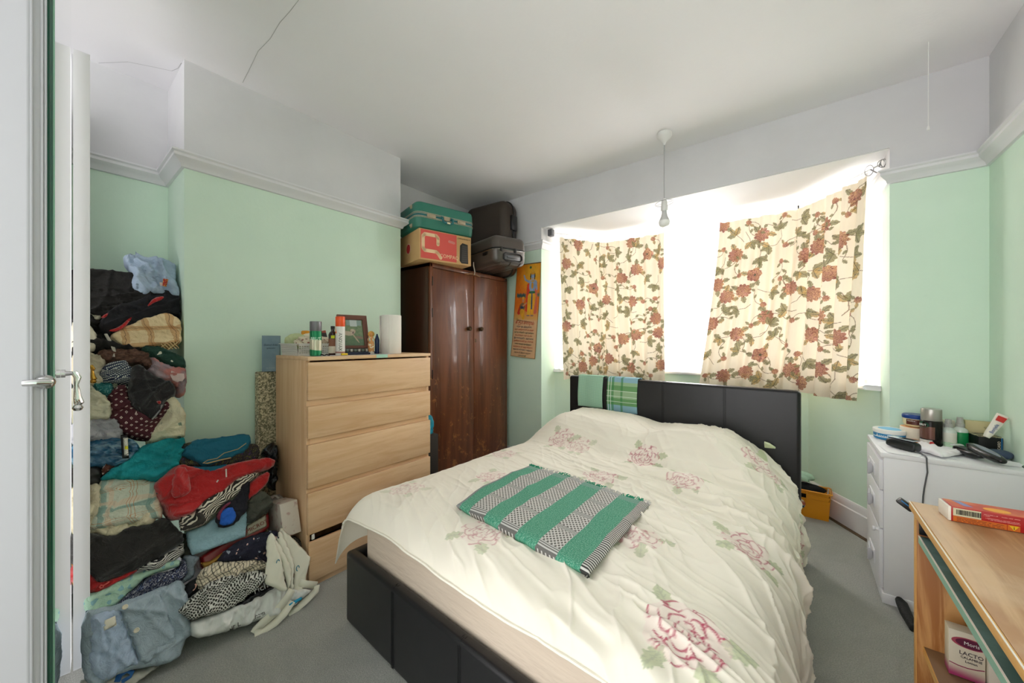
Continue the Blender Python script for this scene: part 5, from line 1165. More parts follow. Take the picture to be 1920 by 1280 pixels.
# papers
for k, (poly, lab) in enumerate((([(1642, 830), (1664, 848), (1722, 857), (1740, 846), (1690, 828)], 'white paper sheet under the hair clipper'), ([(1716, 850), (1800, 862), (1786, 855), (1745, 843)], 'white paper sheet hanging at the cabinet edge right of the clipper'), ([(1862, 866), (1880, 872), (1915, 876), (1920, 870), (1890, 864)], 'white paper slip beside the blue glasses case'))):
    pts = [onZ(a, b_, ZK) for a, b_ in poly]; pts = [Vector((p.x, p.y, ZK+.0006*k)) for p in pts]
    mb = MB(); mb.prism(pts, (0, 0, .0006)); tag(mb.build('paper_sheet', mat('white_paper', '#e9e9ec', .7)), lab, 'paper', 'papers on the white cabinet')
x, y = kpos(1668, 2.735); A_ = ang_to_cam(x, y)
t = thing('cream_tub', 'flat round blue and white cream tub at the left corner of the white cabinet', 'tub', (x, y, ZK))
mb = MB(); mb.lathe([(0, 0), (.057, 0), (.061, .004), (.062, .036), (0, .036)], (x, y, ZK), 40); mb.build('tub_body', mat('blue_tub', '#1f7fb4', .3, lambda: mix(band(xyz(coords('Object'))[2], .012, .016)+band(xyz(coords('Object'))[2], .031, .034), '#1f7fb4', '#e8eef0')), t)
mb = MB(); mb.lathe([(.063, .034), (.0645, .036), (.0645, .050), (.061, .053), (.052, .0535), (.050, .052), (0, .052)], (x, y, ZK), 40); ld = mb.build('lid', WHT, t)
mb = MB(); mb.lathe([(0, .0522), (.044, .0522), (.0445, .0528), (0, .0532)], (x, y, ZK), 40); mb.build('lid_print', mat('pale_blue_print', '#6fb7dd', .4), ld)
wrap_text('Astral', .022, (x, y), .0625, ZK+.019, A_-.5, WHT, t)
x, y = kpos(1715, 2.745); A_ = ang_to_cam(x, y)
t = thing('body_butter_jar', 'peach and cream jar standing behind the hair clipper', 'jar', (x, y, ZK))
mb = MB(); mb.lathe([(0, 0), (.051, 0), (.052, .003), (.052, .052), (.0, .052)], (x, y, ZK), 40); mb.build('jar_body', mat('peach_jar', '#e2d6c2', .4, lambda: mix(ss(xyz(coords('Object'))[2]+noise(coords('Object'), 30, 3)*.02, .035, .02), '#e2d6c2', '#d99a62')), t)
mb = MB(); mb.lathe([(.053, .052), (.053, .072), (.051, .0735)], (x, y, ZK), 40); mb.build('lid', mat('cream_lid', '#e6dac6', .4), t)
mb = MB(); mb.lathe([(.0515, .073), (.050, .074), (0, .074)], (x, y, ZK), 40); mb.build('lid_top', mat('peach_lid', '#dda371', .4), t)
x, y = x+.004, y+.002
t = thing('petroleum_jelly_jar', 'cream jar with a blue lid stacked on the peach jar', 'jar', (x, y, ZK+.077))
zj = ZK+.077
mb = MB(); mb.lathe([(0, 0), (.036, 0), (.044, .008), (.047, .02), (.047, .042), (0, .042)], (x, y, zj), 40); mb.build('jar_body', mat('cream_jelly', '#dcd2a6', .25), t)
mb = MB(); mb.lathe([(.0485, .041), (.0495, .043), (.0495, .056), (.045, .061), (0, .064)], (x, y, zj), 40); mb.build('lid', mat('royal_blue_lid', '#1b3f86', .3), t)
A_ = ang_to_cam(x, y); lb = [(.0478, .008), (.0485, .012), (.0485, .036), (.0478, .038)]
tb = bmesh.new(); rr = []
for a_ in np.linspace(A_-.75, A_+.95, 20): rr.append([tb.verts.new((x+.0478*math.cos(a_), y+.0478*math.sin(a_), zj+z)) for z in (.012, .038)])
for a_, b_ in zip(rr, rr[1:]): tb.faces.new((a_[0], b_[0], b_[1], a_[1]))
mb = MB(); mb.add(tb); lbl = mb.build('brown_label', mat('dark_brown_label', '#5a2618', .4), t)
wrap_text('Vaseline', .009, (x, y), .0479, zj+.031, A_-.35, WHT, t)
x, y = kpos(1746, 2.665); A_ = ang_to_cam(x, y)
t = thing('brown_deodorant', 'tall brown and black deodorant can with a silver cap on the white cabinet', 'spray can', (x, y, ZK))
def dk_can():
    X_, Y_, Z_ = xyz(coords('Object')); k = (X_*math.sin(A_)-Y_*math.cos(A_))
    c = mix(band(Z_, .038, .098)*(k > -.012), '#17130f', '#6e4a40'); return mix(band(Z_, .008, .034)*(k > -.004), c, '#d9d4cc')
mb = MB(); mb.lathe([(0, 0), (.036, 0), (.0385, .003), (.0385, .122), (.034, .128)], (x, y, ZK), 40); mb.build('can_body', mat('brown_can', '#3a2520', .25, dk_can, metal=.2), t)
mb = MB(); mb.lathe([(.0345, .126), (.0355, .128), (.0355, .178), (.034, .182), (0, .1835)], (x, y, ZK), 40); mb.build('cap', mat('satin_silver_cap', '#b0ada6', .3, metal=.6), t)
tb = bmesh.new(); d = Vector((math.cos(A_-.75), math.sin(A_-.75), 0)); xx = Vector((-d.y, d.x, 0)); c_ = Vector((x, y, ZK+.105))+d*.0375
mb = MB(); mb.prism([c_+xx*.021*math.cos(a_)+Vector((0, 0, .015*math.sin(a_)))-d*.006*abs(math.cos(a_))**2 for a_ in np.linspace(0, 2*PI, 25)[:-1]], d*.0022); mb.build('oval_badge', mat('dark_green_badge', '#1d4a38', .4), t)
text('BRUT', .013, frame(c_+d*.0026, xx, (0, 0, 1)), WHT, t, sx=.95)
d = Vector((math.cos(A_), math.sin(A_), 0)); xx = Vector((-d.y, d.x, 0)); c_ = Vector((x, y, ZK+.021))+d*.0388; mb = MB(); mb.prism([c_+xx*(.008*math.cos(a_)+.002)+Vector((0, 0, .008*math.sin(a_))) for a_ in np.linspace(0, 2*PI, 17)[:-1]], d*.0008); mb.build('red_mark', mat('red_mark', '#c5322c', .5), t)
for px, py, col_, lab, nm, h in ((1778, 2.69, '#dedccf', 'clear pump bottle with a white label left of the green gel bottle', 'sanitiser_bottle', .135), (1800, 2.735, '#0d8a4a', 'clear pump bottle with a bright green label on the white cabinet', 'gel_bottle', .142)):
    x, y = kpos(px, py); A_ = ang_to_cam(x, y); t = thing(nm, lab, 'bottle', (x, y, ZK))
    mb = MB(); mb.lathe([(0, 0), (.024, 0), (.027, .004), (.027, .078), (.024, .086), (.014, .095), (.013, .099), (0, .099)], (x, y, ZK), 32, sx=1.0, sy=1.0); mb.build('bottle_body', mat('clear_plastic', '#cfd8cf', .12, coat=.3), t)
    mb = MB(); mb.lathe([(.0272, .008), (.0276, .009), (.0276, .072), (.0272, .073)], (x, y, ZK), 32); mb.build('label', mat('label_'+nm, col_, .5), t)
    mb = MB(); mb.lathe([(.0155, .098), (.0155, .112), (.0125, .113), (.011, h-.008), (.010, h), (0, h)], (x, y, ZK), 24); d = Vector((math.cos(A_), math.sin(A_), 0)); mb.tube([Vector((x, y, ZK+h-.008)), Vector((x, y, ZK+h-.008))+d*.013], .004, 8); mb.build('pump_head', mat('grey_pump', '#a9a9a4', .4), t)
x, y = kpos(1776, 2.75)
mb = MB(); mb.box((x-.03, y+.02, ZK), (x+.03, y+.043, ZK+.118), .001); tag(mb.build('white_carton', mat('cream_card', '#dcd9c6', .6)), 'white carton with a dark round logo standing behind the pump bottles', 'carton')
# pale phone box, black watch box
p0 = onZ(1812, 812, ZK); Mq = rz_frame((onY(1810, 820, 2.772).x, 2.772, ZK), (onY(1810, 820, 2.772).x+.13, 2.768, ZK))
t = thing('phone_box', 'pale cream phone box standing behind the black box', 'box', Mq.translation)
mb = MB(); mb.box((0, 0, 0), (.155, .028, .125), .001, M=Mq); mb.build('carton', mat('cream_phone_card', '#cbbd8e', .6, lambda: mix(noise(coords('Object'), 12, 2), '#c5b787', '#d2c596')), t)
mb = MB(); mb.box((.07, -.0008, .04), (.125, .001, .083), .0004, M=Mq); mb.build('printed_screen', mat('black_print', '#1c1a18'), t)
text('GALAXY Ace 2', .012, frame(Mq @ Vector((.095, -.0008, .097)), Mq.to_3x3() @ Vector((1, 0, 0)), (0, 0, 1)), mat('grey_print', '#6b6552', .6), t)
a = onY(1835, 830, 2.655); bq = onY(1884, 830, 2.67)
Mq = rz_frame((a.x, a.y, ZK), (bq.x, bq.y, ZK)); Lq = (bq-a).length
t = thing('watch_box', 'black box with a blue stripe in front of the cream phone box', 'box', Mq.translation)
mb = MB(); mb.box((0, 0, 0), (Lq, .09, .072), .001, M=Mq); mb.build('carton', mat('black_card', '#101010', .5), t)
mb = MB(); mb.box((0.001, .001, .0715), (Lq-.001, .089, .0735), .0005, M=Mq); mb.build('worn_top', mat('worn_card_top', '#9c9474', .7, lambda: mix(noise(coords('Object'), 40, 4) > .5, '#5d5743', '#b7ad8a')), t)
mb = MB(); mb.box((Lq*.86, -.0006, 0), (Lq*.90, .0005, .072), M=Mq); mb.build('blue_stripe', mat('blue_stripe', '#1a6fa8', .5), t)
text('CASIO', .013, frame(Mq @ Vector((Lq*.78, -.0008, .038)), (0, 0, 1), Mq.to_3x3() @ Vector((-1, 0, 0))), mat('cream_print', '#f0e2cc'), t)
# toothpaste tube leaning on the boxes
p1 = onY(1849, 811, 2.60); p2 = onY(1875, 786, 2.61)
t = thing('cream_tube', 'white ointment tube with a red end lying tilted on the black box', 'tube', (p1.x, p1.y, ZK+.075))
p1 = Vector((p1.x, p1.y, ZK+.082)); d = Vector((p2.x-p1.x, .01, p2.z-p1.z)).normalized(); w = Vector((0, -1, 0)).cross(d).normalized(); nrm = w.cross(d)
Ltub = .115; mb = MB()
tb = bmesh.new(); rings = []
for k, (s_, a_, b_) in enumerate(((0, .010, .010), (.02, .014, .012), (.07, .017, .009), (Ltub, .020, .002))):
    rings.append([tb.verts.new(p1+d*s_+w*a_*math.cos(q)+nrm*b_*math.sin(q)) for q in np.linspace(0, 2*PI, 21)[:-1]])
for ra, rb in zip(rings, rings[1:]):
    for i in range(20): tb.faces.new((ra[i], ra[(i+1) % 20], rb[(i+1) % 20], rb[i]))
tb.faces.new(rings[0][::-1]); tb.faces.new(rings[-1]); bmesh.ops.recalc_face_normals(tb, faces=tb.faces[:]); mb.add(tb); mb.build('tube_body', mat('cream_tube_white', '#e6e2d4', .4), t)
sg = 1 if nrm.dot(Vector((-p1.x, -p1.y, .3))) > 0 else -1
mb = MB(); mb.prism([p1+d*a_+w*b_+nrm*sg*.0105 for a_, b_ in ((.082, -.012), (.105, -.013), (.105, .013), (.082, .012))], nrm*sg*-.006); mb.build('red_band', mat('red_band', '#c42a22', .4), t)
text('Bonjela', .017, frame(p1+d*.045+nrm*sg*.0128, d, w*(1 if (d.cross(w)).dot(nrm*sg) > 0 else -1)), mat('blue_print', '#3b5596', .5), t, sx=.9)
# hair clipper
p = onZ(1686, 836, ZK); Mq = rz_frame((onZ(1656, 836, ZK).x, onZ(1656, 836, ZK).y, ZK), (onZ(1714, 850, ZK).x, onZ(1714, 850, ZK).y, ZK)); Lq = (Vector(onZ(1714, 850, ZK))-Vector(onZ(1656, 836, ZK))).length
t = thing('hair_clipper', 'black hair clipper with a silver comb face at the front left of the white cabinet', 'hair clipper', Mq.translation)
tb = bmesh.new(); rings = []
for s_, w_, h0, h1 in ((0, .014, .010, .028), (.06, .022, .004, .046), (.3, .026, .001, .052), (.7, .026, .0, .050), (.95, .024, .001, .044), (1, .02, .006, .036)):
    rings.append([tb.verts.new(Mq @ Vector((Lq*s_, .026+w_*a_, h0+(h1-h0)*b_))) for a_, b_ in ((-.7, 0), (.7, 0), (1, .3), (.95, .8), (.7, 1), (-.6, 1), (-.9, .8), (-1, .3))])
for ra, rb in zip(rings, rings[1:]):
    for i in range(8): tb.faces.new((ra[i], ra[(i+1) % 8], rb[(i+1) % 8], rb[i]))
tb.faces.new(rings[0][::-1]); tb.faces.new(rings[-1]); bmesh.ops.recalc_face_normals(tb, faces=tb.faces[:]); mb = MB(); mb.add(tb); mb.build('clipper_body', mat('satin_black', '#1b1e1e', .35), t, smooth=50, sub=2)
mb = MB(); mb.box((Lq*.1, .008, .049), (Lq*.93, .046, .0535), .002, M=Mq); fp = mb.build('silver_face', mat('pale_steel', '#b9c3cc', .25, metal=.4), t)
for k in range(11): mb = MB(); mb.box((Lq*(.46+.042*k), .010, .0532), (Lq*(.475+.042*k), .044, .0545), M=Mq); mb.build('comb_slot', BLK, fp)
# cable
g = onZ(1716, 846, ZK+.01); q = onZ(1737, 858, ZK+.004)
mb = MB(); e0 = Vector((onY(1737, 862, KY0-.006).x, KY0-.008, KZ+.003)); e1 = onY(1738, 872, KY0-.010)
pts = [g, onZ(1727, 850, ZK+.003), Vector((e0.x, e0.y+.02, KZ+.006)), e0, e1]
for px, py in ((1739, 885), (1736, 900), (1733, 915), (1731, 930), (1730, 945), (1731, 965)): pts.append(onY(px, py, KY0-.012))
mb.tube(pts, .0028, 8); tag(mb.build('clipper_cable', mat('grey_cable', '#55565a', .5)), 'grey clipper cable hanging down the front of the white cabinet', 'cable')
# crumpled tissue
def crumple(name, label, cat, outline, zf, m, seed, h=.03, thick=.004):
    """crumpled sheet over the top of the cabinet: outline in image columns/rows unprojected on the top"""
    pts = [onZ(a_, b_, ZK+.005) for a_, b_ in outline]
    return sheet3(name, label, cat, [(p.x, p.y) for p in pts], m, seed, h, thick)
def cdt_fill(poly, g, jitter=0):
    poly = [Vector(p) for p in poly]; dens = []
    for a_, b_ in zip(poly, poly[1:]+poly[:1]):
        n_ = max(1, int((b_-a_).length/g)); dens += [a_+(b_-a_)*k/n_ for k in range(n_)]
    arr = np.array([tuple(p) for p in dens]); lo = arr.min(0); hi = arr.max(0)
    gx, gy = np.meshgrid(np.arange(lo[0]+g/2, hi[0], g), np.arange(lo[1]+g/2, hi[1], g)); G = np.stack([gx.ravel(), gy.ravel()], -1); G[:, 0] += (np.round((G[:, 1]-lo[1])/g) % 2)*g/2
    D_ = seg_dist(G, arr); ins = inside(G, arr) & (D_ > g*.45); G = G[ins]
    V = dens+[Vector(p) for p in G]; n_ = len(dens)
    r_ = geometry.delaunay_2d_cdt(V, [], [list(range(n_))], 1, 1e-7)
    vs = np.array([tuple(v_) for v_ in r_[0]]); faces = [tuple(f) for f in r_[2]]
    return vs, faces, arr
def seg_dist(P_, arr):
    d = np.full(len(P_), 9.); B = np.roll(arr, -1, 0)
    for a_, b_ in zip(arr, B):
        ab = b_-a_; t_ = np.clip(((P_-a_)@ab)/(ab@ab+1e-12), 0, 1); d = np.minimum(d, np.hypot(*(P_-a_-t_[:, None]*ab).T))
    return d
def inside(P_, arr):
    x_, y_ = P_.T; c = np.zeros(len(P_), bool); B = np.roll(arr, -1, 0)
    for (ax, ay), (bx, by) in zip(arr, B):
        k = ((ay > y_) != (by > y_)); xx_ = (bx-ax)*(y_-ay)/(by-ay+1e-15)+ax; c ^= k & (x_ < xx_)
    return c
def sheet3(name, label, cat, poly, m, seed, h, thick, z0=None):
    vs, faces, arr = cdt_fill(poly, .006); d = seg_dist(vs, arr); z0 = ZK+.003 if z0 is None else z0
    z = z0+h*(.25+ridge(vs[:, 0]*22, vs[:, 1]*30, seed)*.5+.5*fbm(vs[:, 0]*30, vs[:, 1]*30, seed+1))*np.minimum(1, d/.012+.25)
    me = bpy.data.meshes.new(name); me.from_pydata([(a_, b_, c_) for (a_, b_), c_ in zip(vs, z)], [], faces); me.update()
    o = place(name, me, m, None, smooth=180); mo = o.modifiers.new('t', 'SOLIDIFY'); mo.thickness = thick; mo.offset = 0
    return tag(o, label, cat)
crumple('crumpled_tissue', 'crumpled white tissue lying across the front of the white cabinet', 'tissue', [(1718, 832), (1735, 833), (1760, 842), (1798, 838), (1812, 842), (1806, 852), (1785, 856), (1765, 858), (1740, 850), (1722, 845)], 0, mat('tissue', '#eceaee', .85), 4, .022, .0015)
crumple('green_tissue', 'pale green paper scrap tucked behind the crumpled tissue', 'paper', [(1762, 832), (1800, 839), (1815, 845), (1808, 850), (1770, 842)], 0, mat('pale_green_paper', '#c4dfc4', .8), 8, .026, .0015)
# brush, glasses cases
def capsule(name, label, cat, a_, b_, w_, h_, m, m2=None, z=None, ridge_=False):
    a_ = Vector(a_); b_ = Vector(b_); L = (b_-a_).length; X_ = (b_-a_).normalized(); Y_ = Vector((-X_.y, X_.x, 0)).normalized(); Z_ = X_.cross(Y_); M_ = Matrix((X_, Y_, Z_)).transposed().to_4x4(); M_.translation = (a_+b_)/2
    t_ = thing(name, label, cat, (a_+b_)/2)
    tb = bmesh.new(); bmesh.ops.create_uvsphere(tb, u_segments=40, v_segments=20, radius=1)
    for v_ in tb.verts: p = v_.co; v_.co = Vector((math.copysign(abs(p.x)**.75, p.x)*L/2, math.copysign(abs(p.y)**.85, p.y)*w_/2, math.copysign(abs(p.z)**.8, p.z)*h_/2))
    mb = MB(); mb.add(tb, M_); mb.build('case_body', m, t_, smooth=180)
    if m2:
        tb = bmesh.new(); bmesh.ops.create_uvsphere(tb, u_segments=32, v_segments=12, radius=1)
        for v_ in tb.verts: p = v_.co; v_.co = Vector((p.x*L*.42, p.y*w_*.36, p.z*h_*.30+h_*.26))
        mb = MB(); mb.add(tb, M_); mb.build('pale_inlay', m2, t_, smooth=180)
    return t_
a = onZ(1792, 838, ZK+.02); b2 = onZ(1842, 856, ZK+.02); capsule('hair_brush', 'black oval hair brush lying behind the tissue', 'brush', (a.x, a.y, ZK+.02), (b2.x, b2.y, ZK+.02), .055, .034, mat('gloss_black', '#16181a', .2))
a = onZ(1822, 838, ZK+.04); b2 = onZ(1884, 868, ZK+.02); capsule('glasses_case', 'shiny dark glasses case with a grey inlay leaning on the brush', 'case', (a.x-.01, a.y, ZK+.052), (b2.x, b2.y, ZK+.022), .05, .034, mat('gloss_black', '#16181a'), mat('grey_blue_satin', '#7d8392', .3))
a = onZ(1868, 846, ZK+.02); capsule('soft_glasses_case', 'dark blue soft glasses case at the right edge of the white cabinet', 'case', (a.x, a.y, ZK+.018), (XR-.035, a.y-.07, ZK+.016), .075, .034, mat('navy_fabric', '#3b4c63', .8))

# red food box on the desk
a = onZ(1780.3, 976, DZ); b2 = onZ(1920, 1000.6, DZ); Mq = rz_frame((a.x, a.y, DZ+.0008), (b2.x, b2.y, DZ+.0008))
Mq = Mq @ Matrix.Translation((0, 0, .0))
t = thing('red_food_carton', 'flat red printed food carton lying on the pine desk', 'carton', Mq.translation)
def red_fn():
    p = coords('Object'); n = noise(p, 12, 3); return mix(ss(n, .4, .7), '#c8372c', '#e07a4a')
mb = MB(); mb.box((.003, 0, 0), (.285, .058, .036), .001, M=Mq); mb.build('carton', mat('red_card', '#a8161a', .4, coat=.2), t)
mb = MB(); mb.box((.006, .001, .0358), (.283, .057, .0366), M=Mq); tp = mb.build('printed_top', mat('red_orange_print', '#cf4a36', .35, red_fn), t)
mb = MB(); mb.box((-.002, .0005, .0005), (.0032, .0575, .0355), .0008, M=Mq); mb.build('white_end_flap', mat('white_card', '#e6e0d4', .6), t)
mb = MB(); mb.box((.006, -.0006, .015), (.052, .0005, .034), M=Mq); bc = mb.build('barcode_panel', mat('cream_card2', '#cfc9a8', .6), t)
rg = random.Random(2); xb = .011
for k in range(22):
    w_ = rg.choice((.0006, .001, .0016)); mb = MB(); mb.box((xb, -.0011, .019), (xb+w_, -.0004, .031), M=Mq); mb.build('bar', INK, bc); xb += w_+rg.choice((.0006, .001))
mb = MB(); mb.box((.006, -.0006, .001), (.092, .0005, .014), M=Mq); mb.build('orange_panel', mat('orange_print', '#c9661c', .5), t)
for k in range(3):
    mb = MB(); mb.box((.012, -.0010, .0028+.0036*k), (.088, -.0004, .0040+.0036*k), M=Mq); mb.build('text_line', mat('dark_text_line', '#6b2a10', .6, alpha=lambda: (noise(coords('Object', (260, 1, 260)), 1, 2) > .45)), t)
for x0, x1, z in ((.056, .078, .029), (.056, .066, .026), (.084, .112, .029), (.058, .112, .021), (.062, .112, .018), (.122, .20, .030), (.124, .2, .026), (.126, .2, .022), (.124, .2, .018), (.127, .2, .014)):
    mb = MB(); mb.box((x0, -.0010, z), (x1, -.0004, z+.0014), M=Mq); mb.build('text_line', mat('pink_text_line', '#d88a84', .6, alpha=lambda: (noise(coords('Object', (240, 1, 240)), 1, 2) > .45)), t)
mb = MB(); mb.box((.093, -.0008, .001), (.112, .0005, .0145), M=Mq); mb.build('orange_panel', mat('orange_print', '#c9661c'), t)
mb = MB(); mb.prism([Mq @ Vector(p) for p in ((.095, -.0016, .0132), (.110, -.0016, .0132), (.1025, -.0016, .0025))], Mq.to_3x3() @ Vector((0, .0006, 0))); wt = mb.build('warning_triangle', mat('warning_yellow', '#e0b41e', .5), t)
text('!', .010, frame(Mq @ Vector((.1025, -.0019, .0092)), Mq.to_3x3() @ Vector((-1, 0, 0)), (0, 0, -1)), INK, wt)
mb = MB(); mb.prism([Mq @ Vector(p) for p in ((.03, .018, .0366), (.045, .018, .0366), (.033, .052, .0366), (.02, .052, .0366))], (0, 0, .0005)); mb.build('blue_print_patch', mat('lilac_print', '#8d93c4', .5), t)
mb = MB(); mb.prism([Mq @ Vector((.085+.022*math.cos(a_), .022+.013*math.sin(a_), .0366)) for a_ in np.linspace(0, 2*PI, 21)[:-1]], (0, 0, .0005)); mb.build('yellow_print_patch', mat('yellow_print', '#efa83c', .5), t)
# lotion cartons on the lower shelf
Mq = rz_frame((.293, 1.398, .3715), (.350, 1.398, .3715))
t = thing('lotion_carton', 'cream and magenta lotion carton standing on the lower shelf of the pine desk', 'carton', Mq.translation)
def lot():
    z = xyz(coords('Object'))[2]; x = xyz(coords('Object'))[0]; return mix(ss(z+x*.12, .034, .004), '#d8cfb8', '#a8376a')
mb = MB(); mb.box((0, 0, 0), (.058, .034, .113), .0006, M=Mq); mb.build('carton', mat('lotion_card', '#d8cfb8', .5, lot), t)
mb = MB(); mb.prism([Mq @ Vector((.034+.030*math.cos(a_), -.0006, .088+.0125*math.sin(a_))) for a_ in np.linspace(0, 2*PI, 33)[:-1] if .034+.030*math.cos(a_) < .0585], Mq.to_3x3() @ Vector((0, .0005, 0))); ov = mb.build('oval_logo', mat('rose_ring', '#a8465a', .5), t)
mb = MB(); mb.prism([Mq @ Vector((.035+.0245*math.cos(a_), -.0011, .088+.0105*math.sin(a_))) for a_ in np.linspace(0, 2*PI, 33)[:-1] if .035+.0245*math.cos(a_) < .0585], Mq.to_3x3() @ Vector((0, .0005, 0))); mb.build('oval_fill', mat('plum', '#5e1838', .5), ov)
xr3 = Mq.to_3x3() @ Vector((1, 0, 0))
text('Moris', .0115, frame(Mq @ Vector((.0365, -.0016, .088)), xr3, (0, 0, 1)), WHT, t, sx=.95)
DKP = mat('dark_plum_print', '#3c3038', .6)
text('LACTO', .0125, frame(Mq @ Vector((.036, -.0006, .062)), xr3, (0, 0, 1)), DKP, t, sx=.95)
text('CALAMINE', .0075, frame(Mq @ Vector((.036, -.0006, .052)), xr3, (0, 0, 1)), DKP, t, sx=.95)
text('Lotion', .0075, frame(Mq @ Vector((.036, -.0006, .043)), xr3, (0, 0, 1)), DKP, t)
mb = MB(); stroke(mb, [(.001, .031), (.015, .028), (.03, .028), (.045, .031), (.056, .035)], .002, Mq, y=-.0007, th=.0005); mb.build('magenta_swoosh', mat('magenta', '#9a2a58', .5), t)
mb = MB(); mb.box((.354, 1.39, .3715), (.42, 1.43, .47), .001); tag(mb.build('white_carton', mat('cream_card3', '#ddd6c4', .6)), 'plain cream carton right of the lotion carton on the desk shelf', 'carton')
# black things by the desk
q0 = onY(1691, 951, 1.54); q1 = onY(1703, 966, 1.52)
mb = MB(); mb.box((-.022, -.008, -.009), (.016, .008, .009), .004, M=Matrix.Translation((q1.x-.001, 1.535, .728)) @ Matrix.Rotation(math.radians(38), 4, 'Y')); 
o = mb.build('game_controller', mat('satin_black', '#1b1e1e')); tag(o, 'black plastic gadget with a blue line poking out behind the pine desk corner', 'gadget')
mb = MB(); mb.box((-.018, -.0095, .002), (.012, -.0075, .005), .001, M=Matrix.Translation((q1.x-.001, 1.535, .728)) @ Matrix.Rotation(math.radians(38), 4, 'Y')); mb.build('blue_line', mat('blue_stripe', '#1a6fa8'), o)
a = onZ(1686, 1124, .035); b2 = onZ(1704, 1160, .02)
mb = MB(); mb.tube([a, a.lerp(b2, .3)+Vector((0, 0, .006)), a.lerp(b2, .7), b2, b2+(b2-a)*.5], [.014, .020, .020, .018, .014], 12); tag(mb.build('folded_umbrella', mat('black_nylon', '#161714', .7, bump=lambda: (noise(coords('Object'), 60, 3), .8, .006))), 'black folded umbrella lying on the carpet between cabinet and pine desk', 'umbrella')

# yellow crate with clothes
Mq = rz_frame((-.14, 3.225, .001), (.155, 3.225, .001))
t = thing('yellow_crate', 'yellow plastic crate with a round sticker on the carpet right of the bed', 'crate', Mq.translation)
YEL = mat('yellow_plastic_crate', '#e0930a', .4)
def crate_wall(p, q, n_, name):
    p = Vector(p); q = Vector(q); n_ = Vector(n_); mb = MB()
    mb.prism([p, q, q+n_*.012+Vector((0, 0, .185)), p+n_*.012+Vector((0, 0, .185))], -n_*.004); return mb.build(name, YEL, t)
c0 = [(-.14, 3.225), (.150, 3.225), (.150, 3.345), (-.14, 3.345)]
mb = MB()
for z0, z1, x0, x1 in ((0, .132, -.14, .150), (.160, .185, -.14, .150), (.132, .160, -.14, -.06), (.132, .160, .035, .150)):
    mb.prism([(x0, 3.225-.012*z0/.185, z0+.001), (x1, 3.225-.012*z0/.185, z0+.001), (x1+.008*z1/.185, 3.225-.012*z1/.185, z1), (x0, 3.225-.012*z1/.185, z1)], (0, .004, 0))
mb.build('front_wall', YEL, t, smooth=0)
for x in (-.062, .036): mb = MB(); mb.box((x-.003, 3.207, .12), (x+.003, 3.216, .185), .001); mb.build('rib', YEL, t)
crate_wall((.150, 3.225, .001), (.150, 3.345, .001), (1, 0, 0), 'side_wall'); crate_wall((.150, 3.345, .001), (-.14, 3.345, .001), (0, 1, 0), 'back_wall'); crate_wall((-.14, 3.345, .001), (-.14, 3.225, .001), (-1, 0, 0), 'side_wall')
mb = MB(); mb.box((-.14, 3.225, .001), (.15, 3.345, .005)); mb.build('base', YEL, t)
mb = MB(); mb.tube([(-.155, 3.207, .186), (.168, 3.207, .186), (.168, 3.352, .186), (-.155, 3.352, .186)], .006, 8, closed=True, flat=.8); mb.build('rim', YEL, t)
mb = MB(); mb.prism([(-.012+.042*math.cos(a_), 3.2155-.001, .088+.036*math.sin(a_)) for a_ in np.linspace(0, 2*PI, 25)[:-1]], (0, -.0015, 0)); mb.build('round_sticker', mat('picture_sticker', '#8a5a4a', .5, lambda: mix(ss(noise(coords('Object'), 45, 4), .42, .6), mix(xyz(coords('Object'))[2] < .08, '#b5452f', '#22506a'), '#e0cdb0')), t)
def lump(name, label, cat, c, r, m, seed, amp=.2, fr=2.4): return blob(name, label, cat, c, r, m, seed, amp, fr)
lump('black_garment', 'black garment bulging out of the yellow crate', 'garment', (0, 3.275, .165), (.135, .045, .055), mat('black_cotton', '#131316', .85), 12)
lump('green_towel', 'pale green towel folded on top of the black garment in the yellow crate', 'towel', (-.045, 3.285, .255), (.115, .045, .032), mat('pale_green_terry', '#b2d3bd', .95), 14, .25, 3.5)
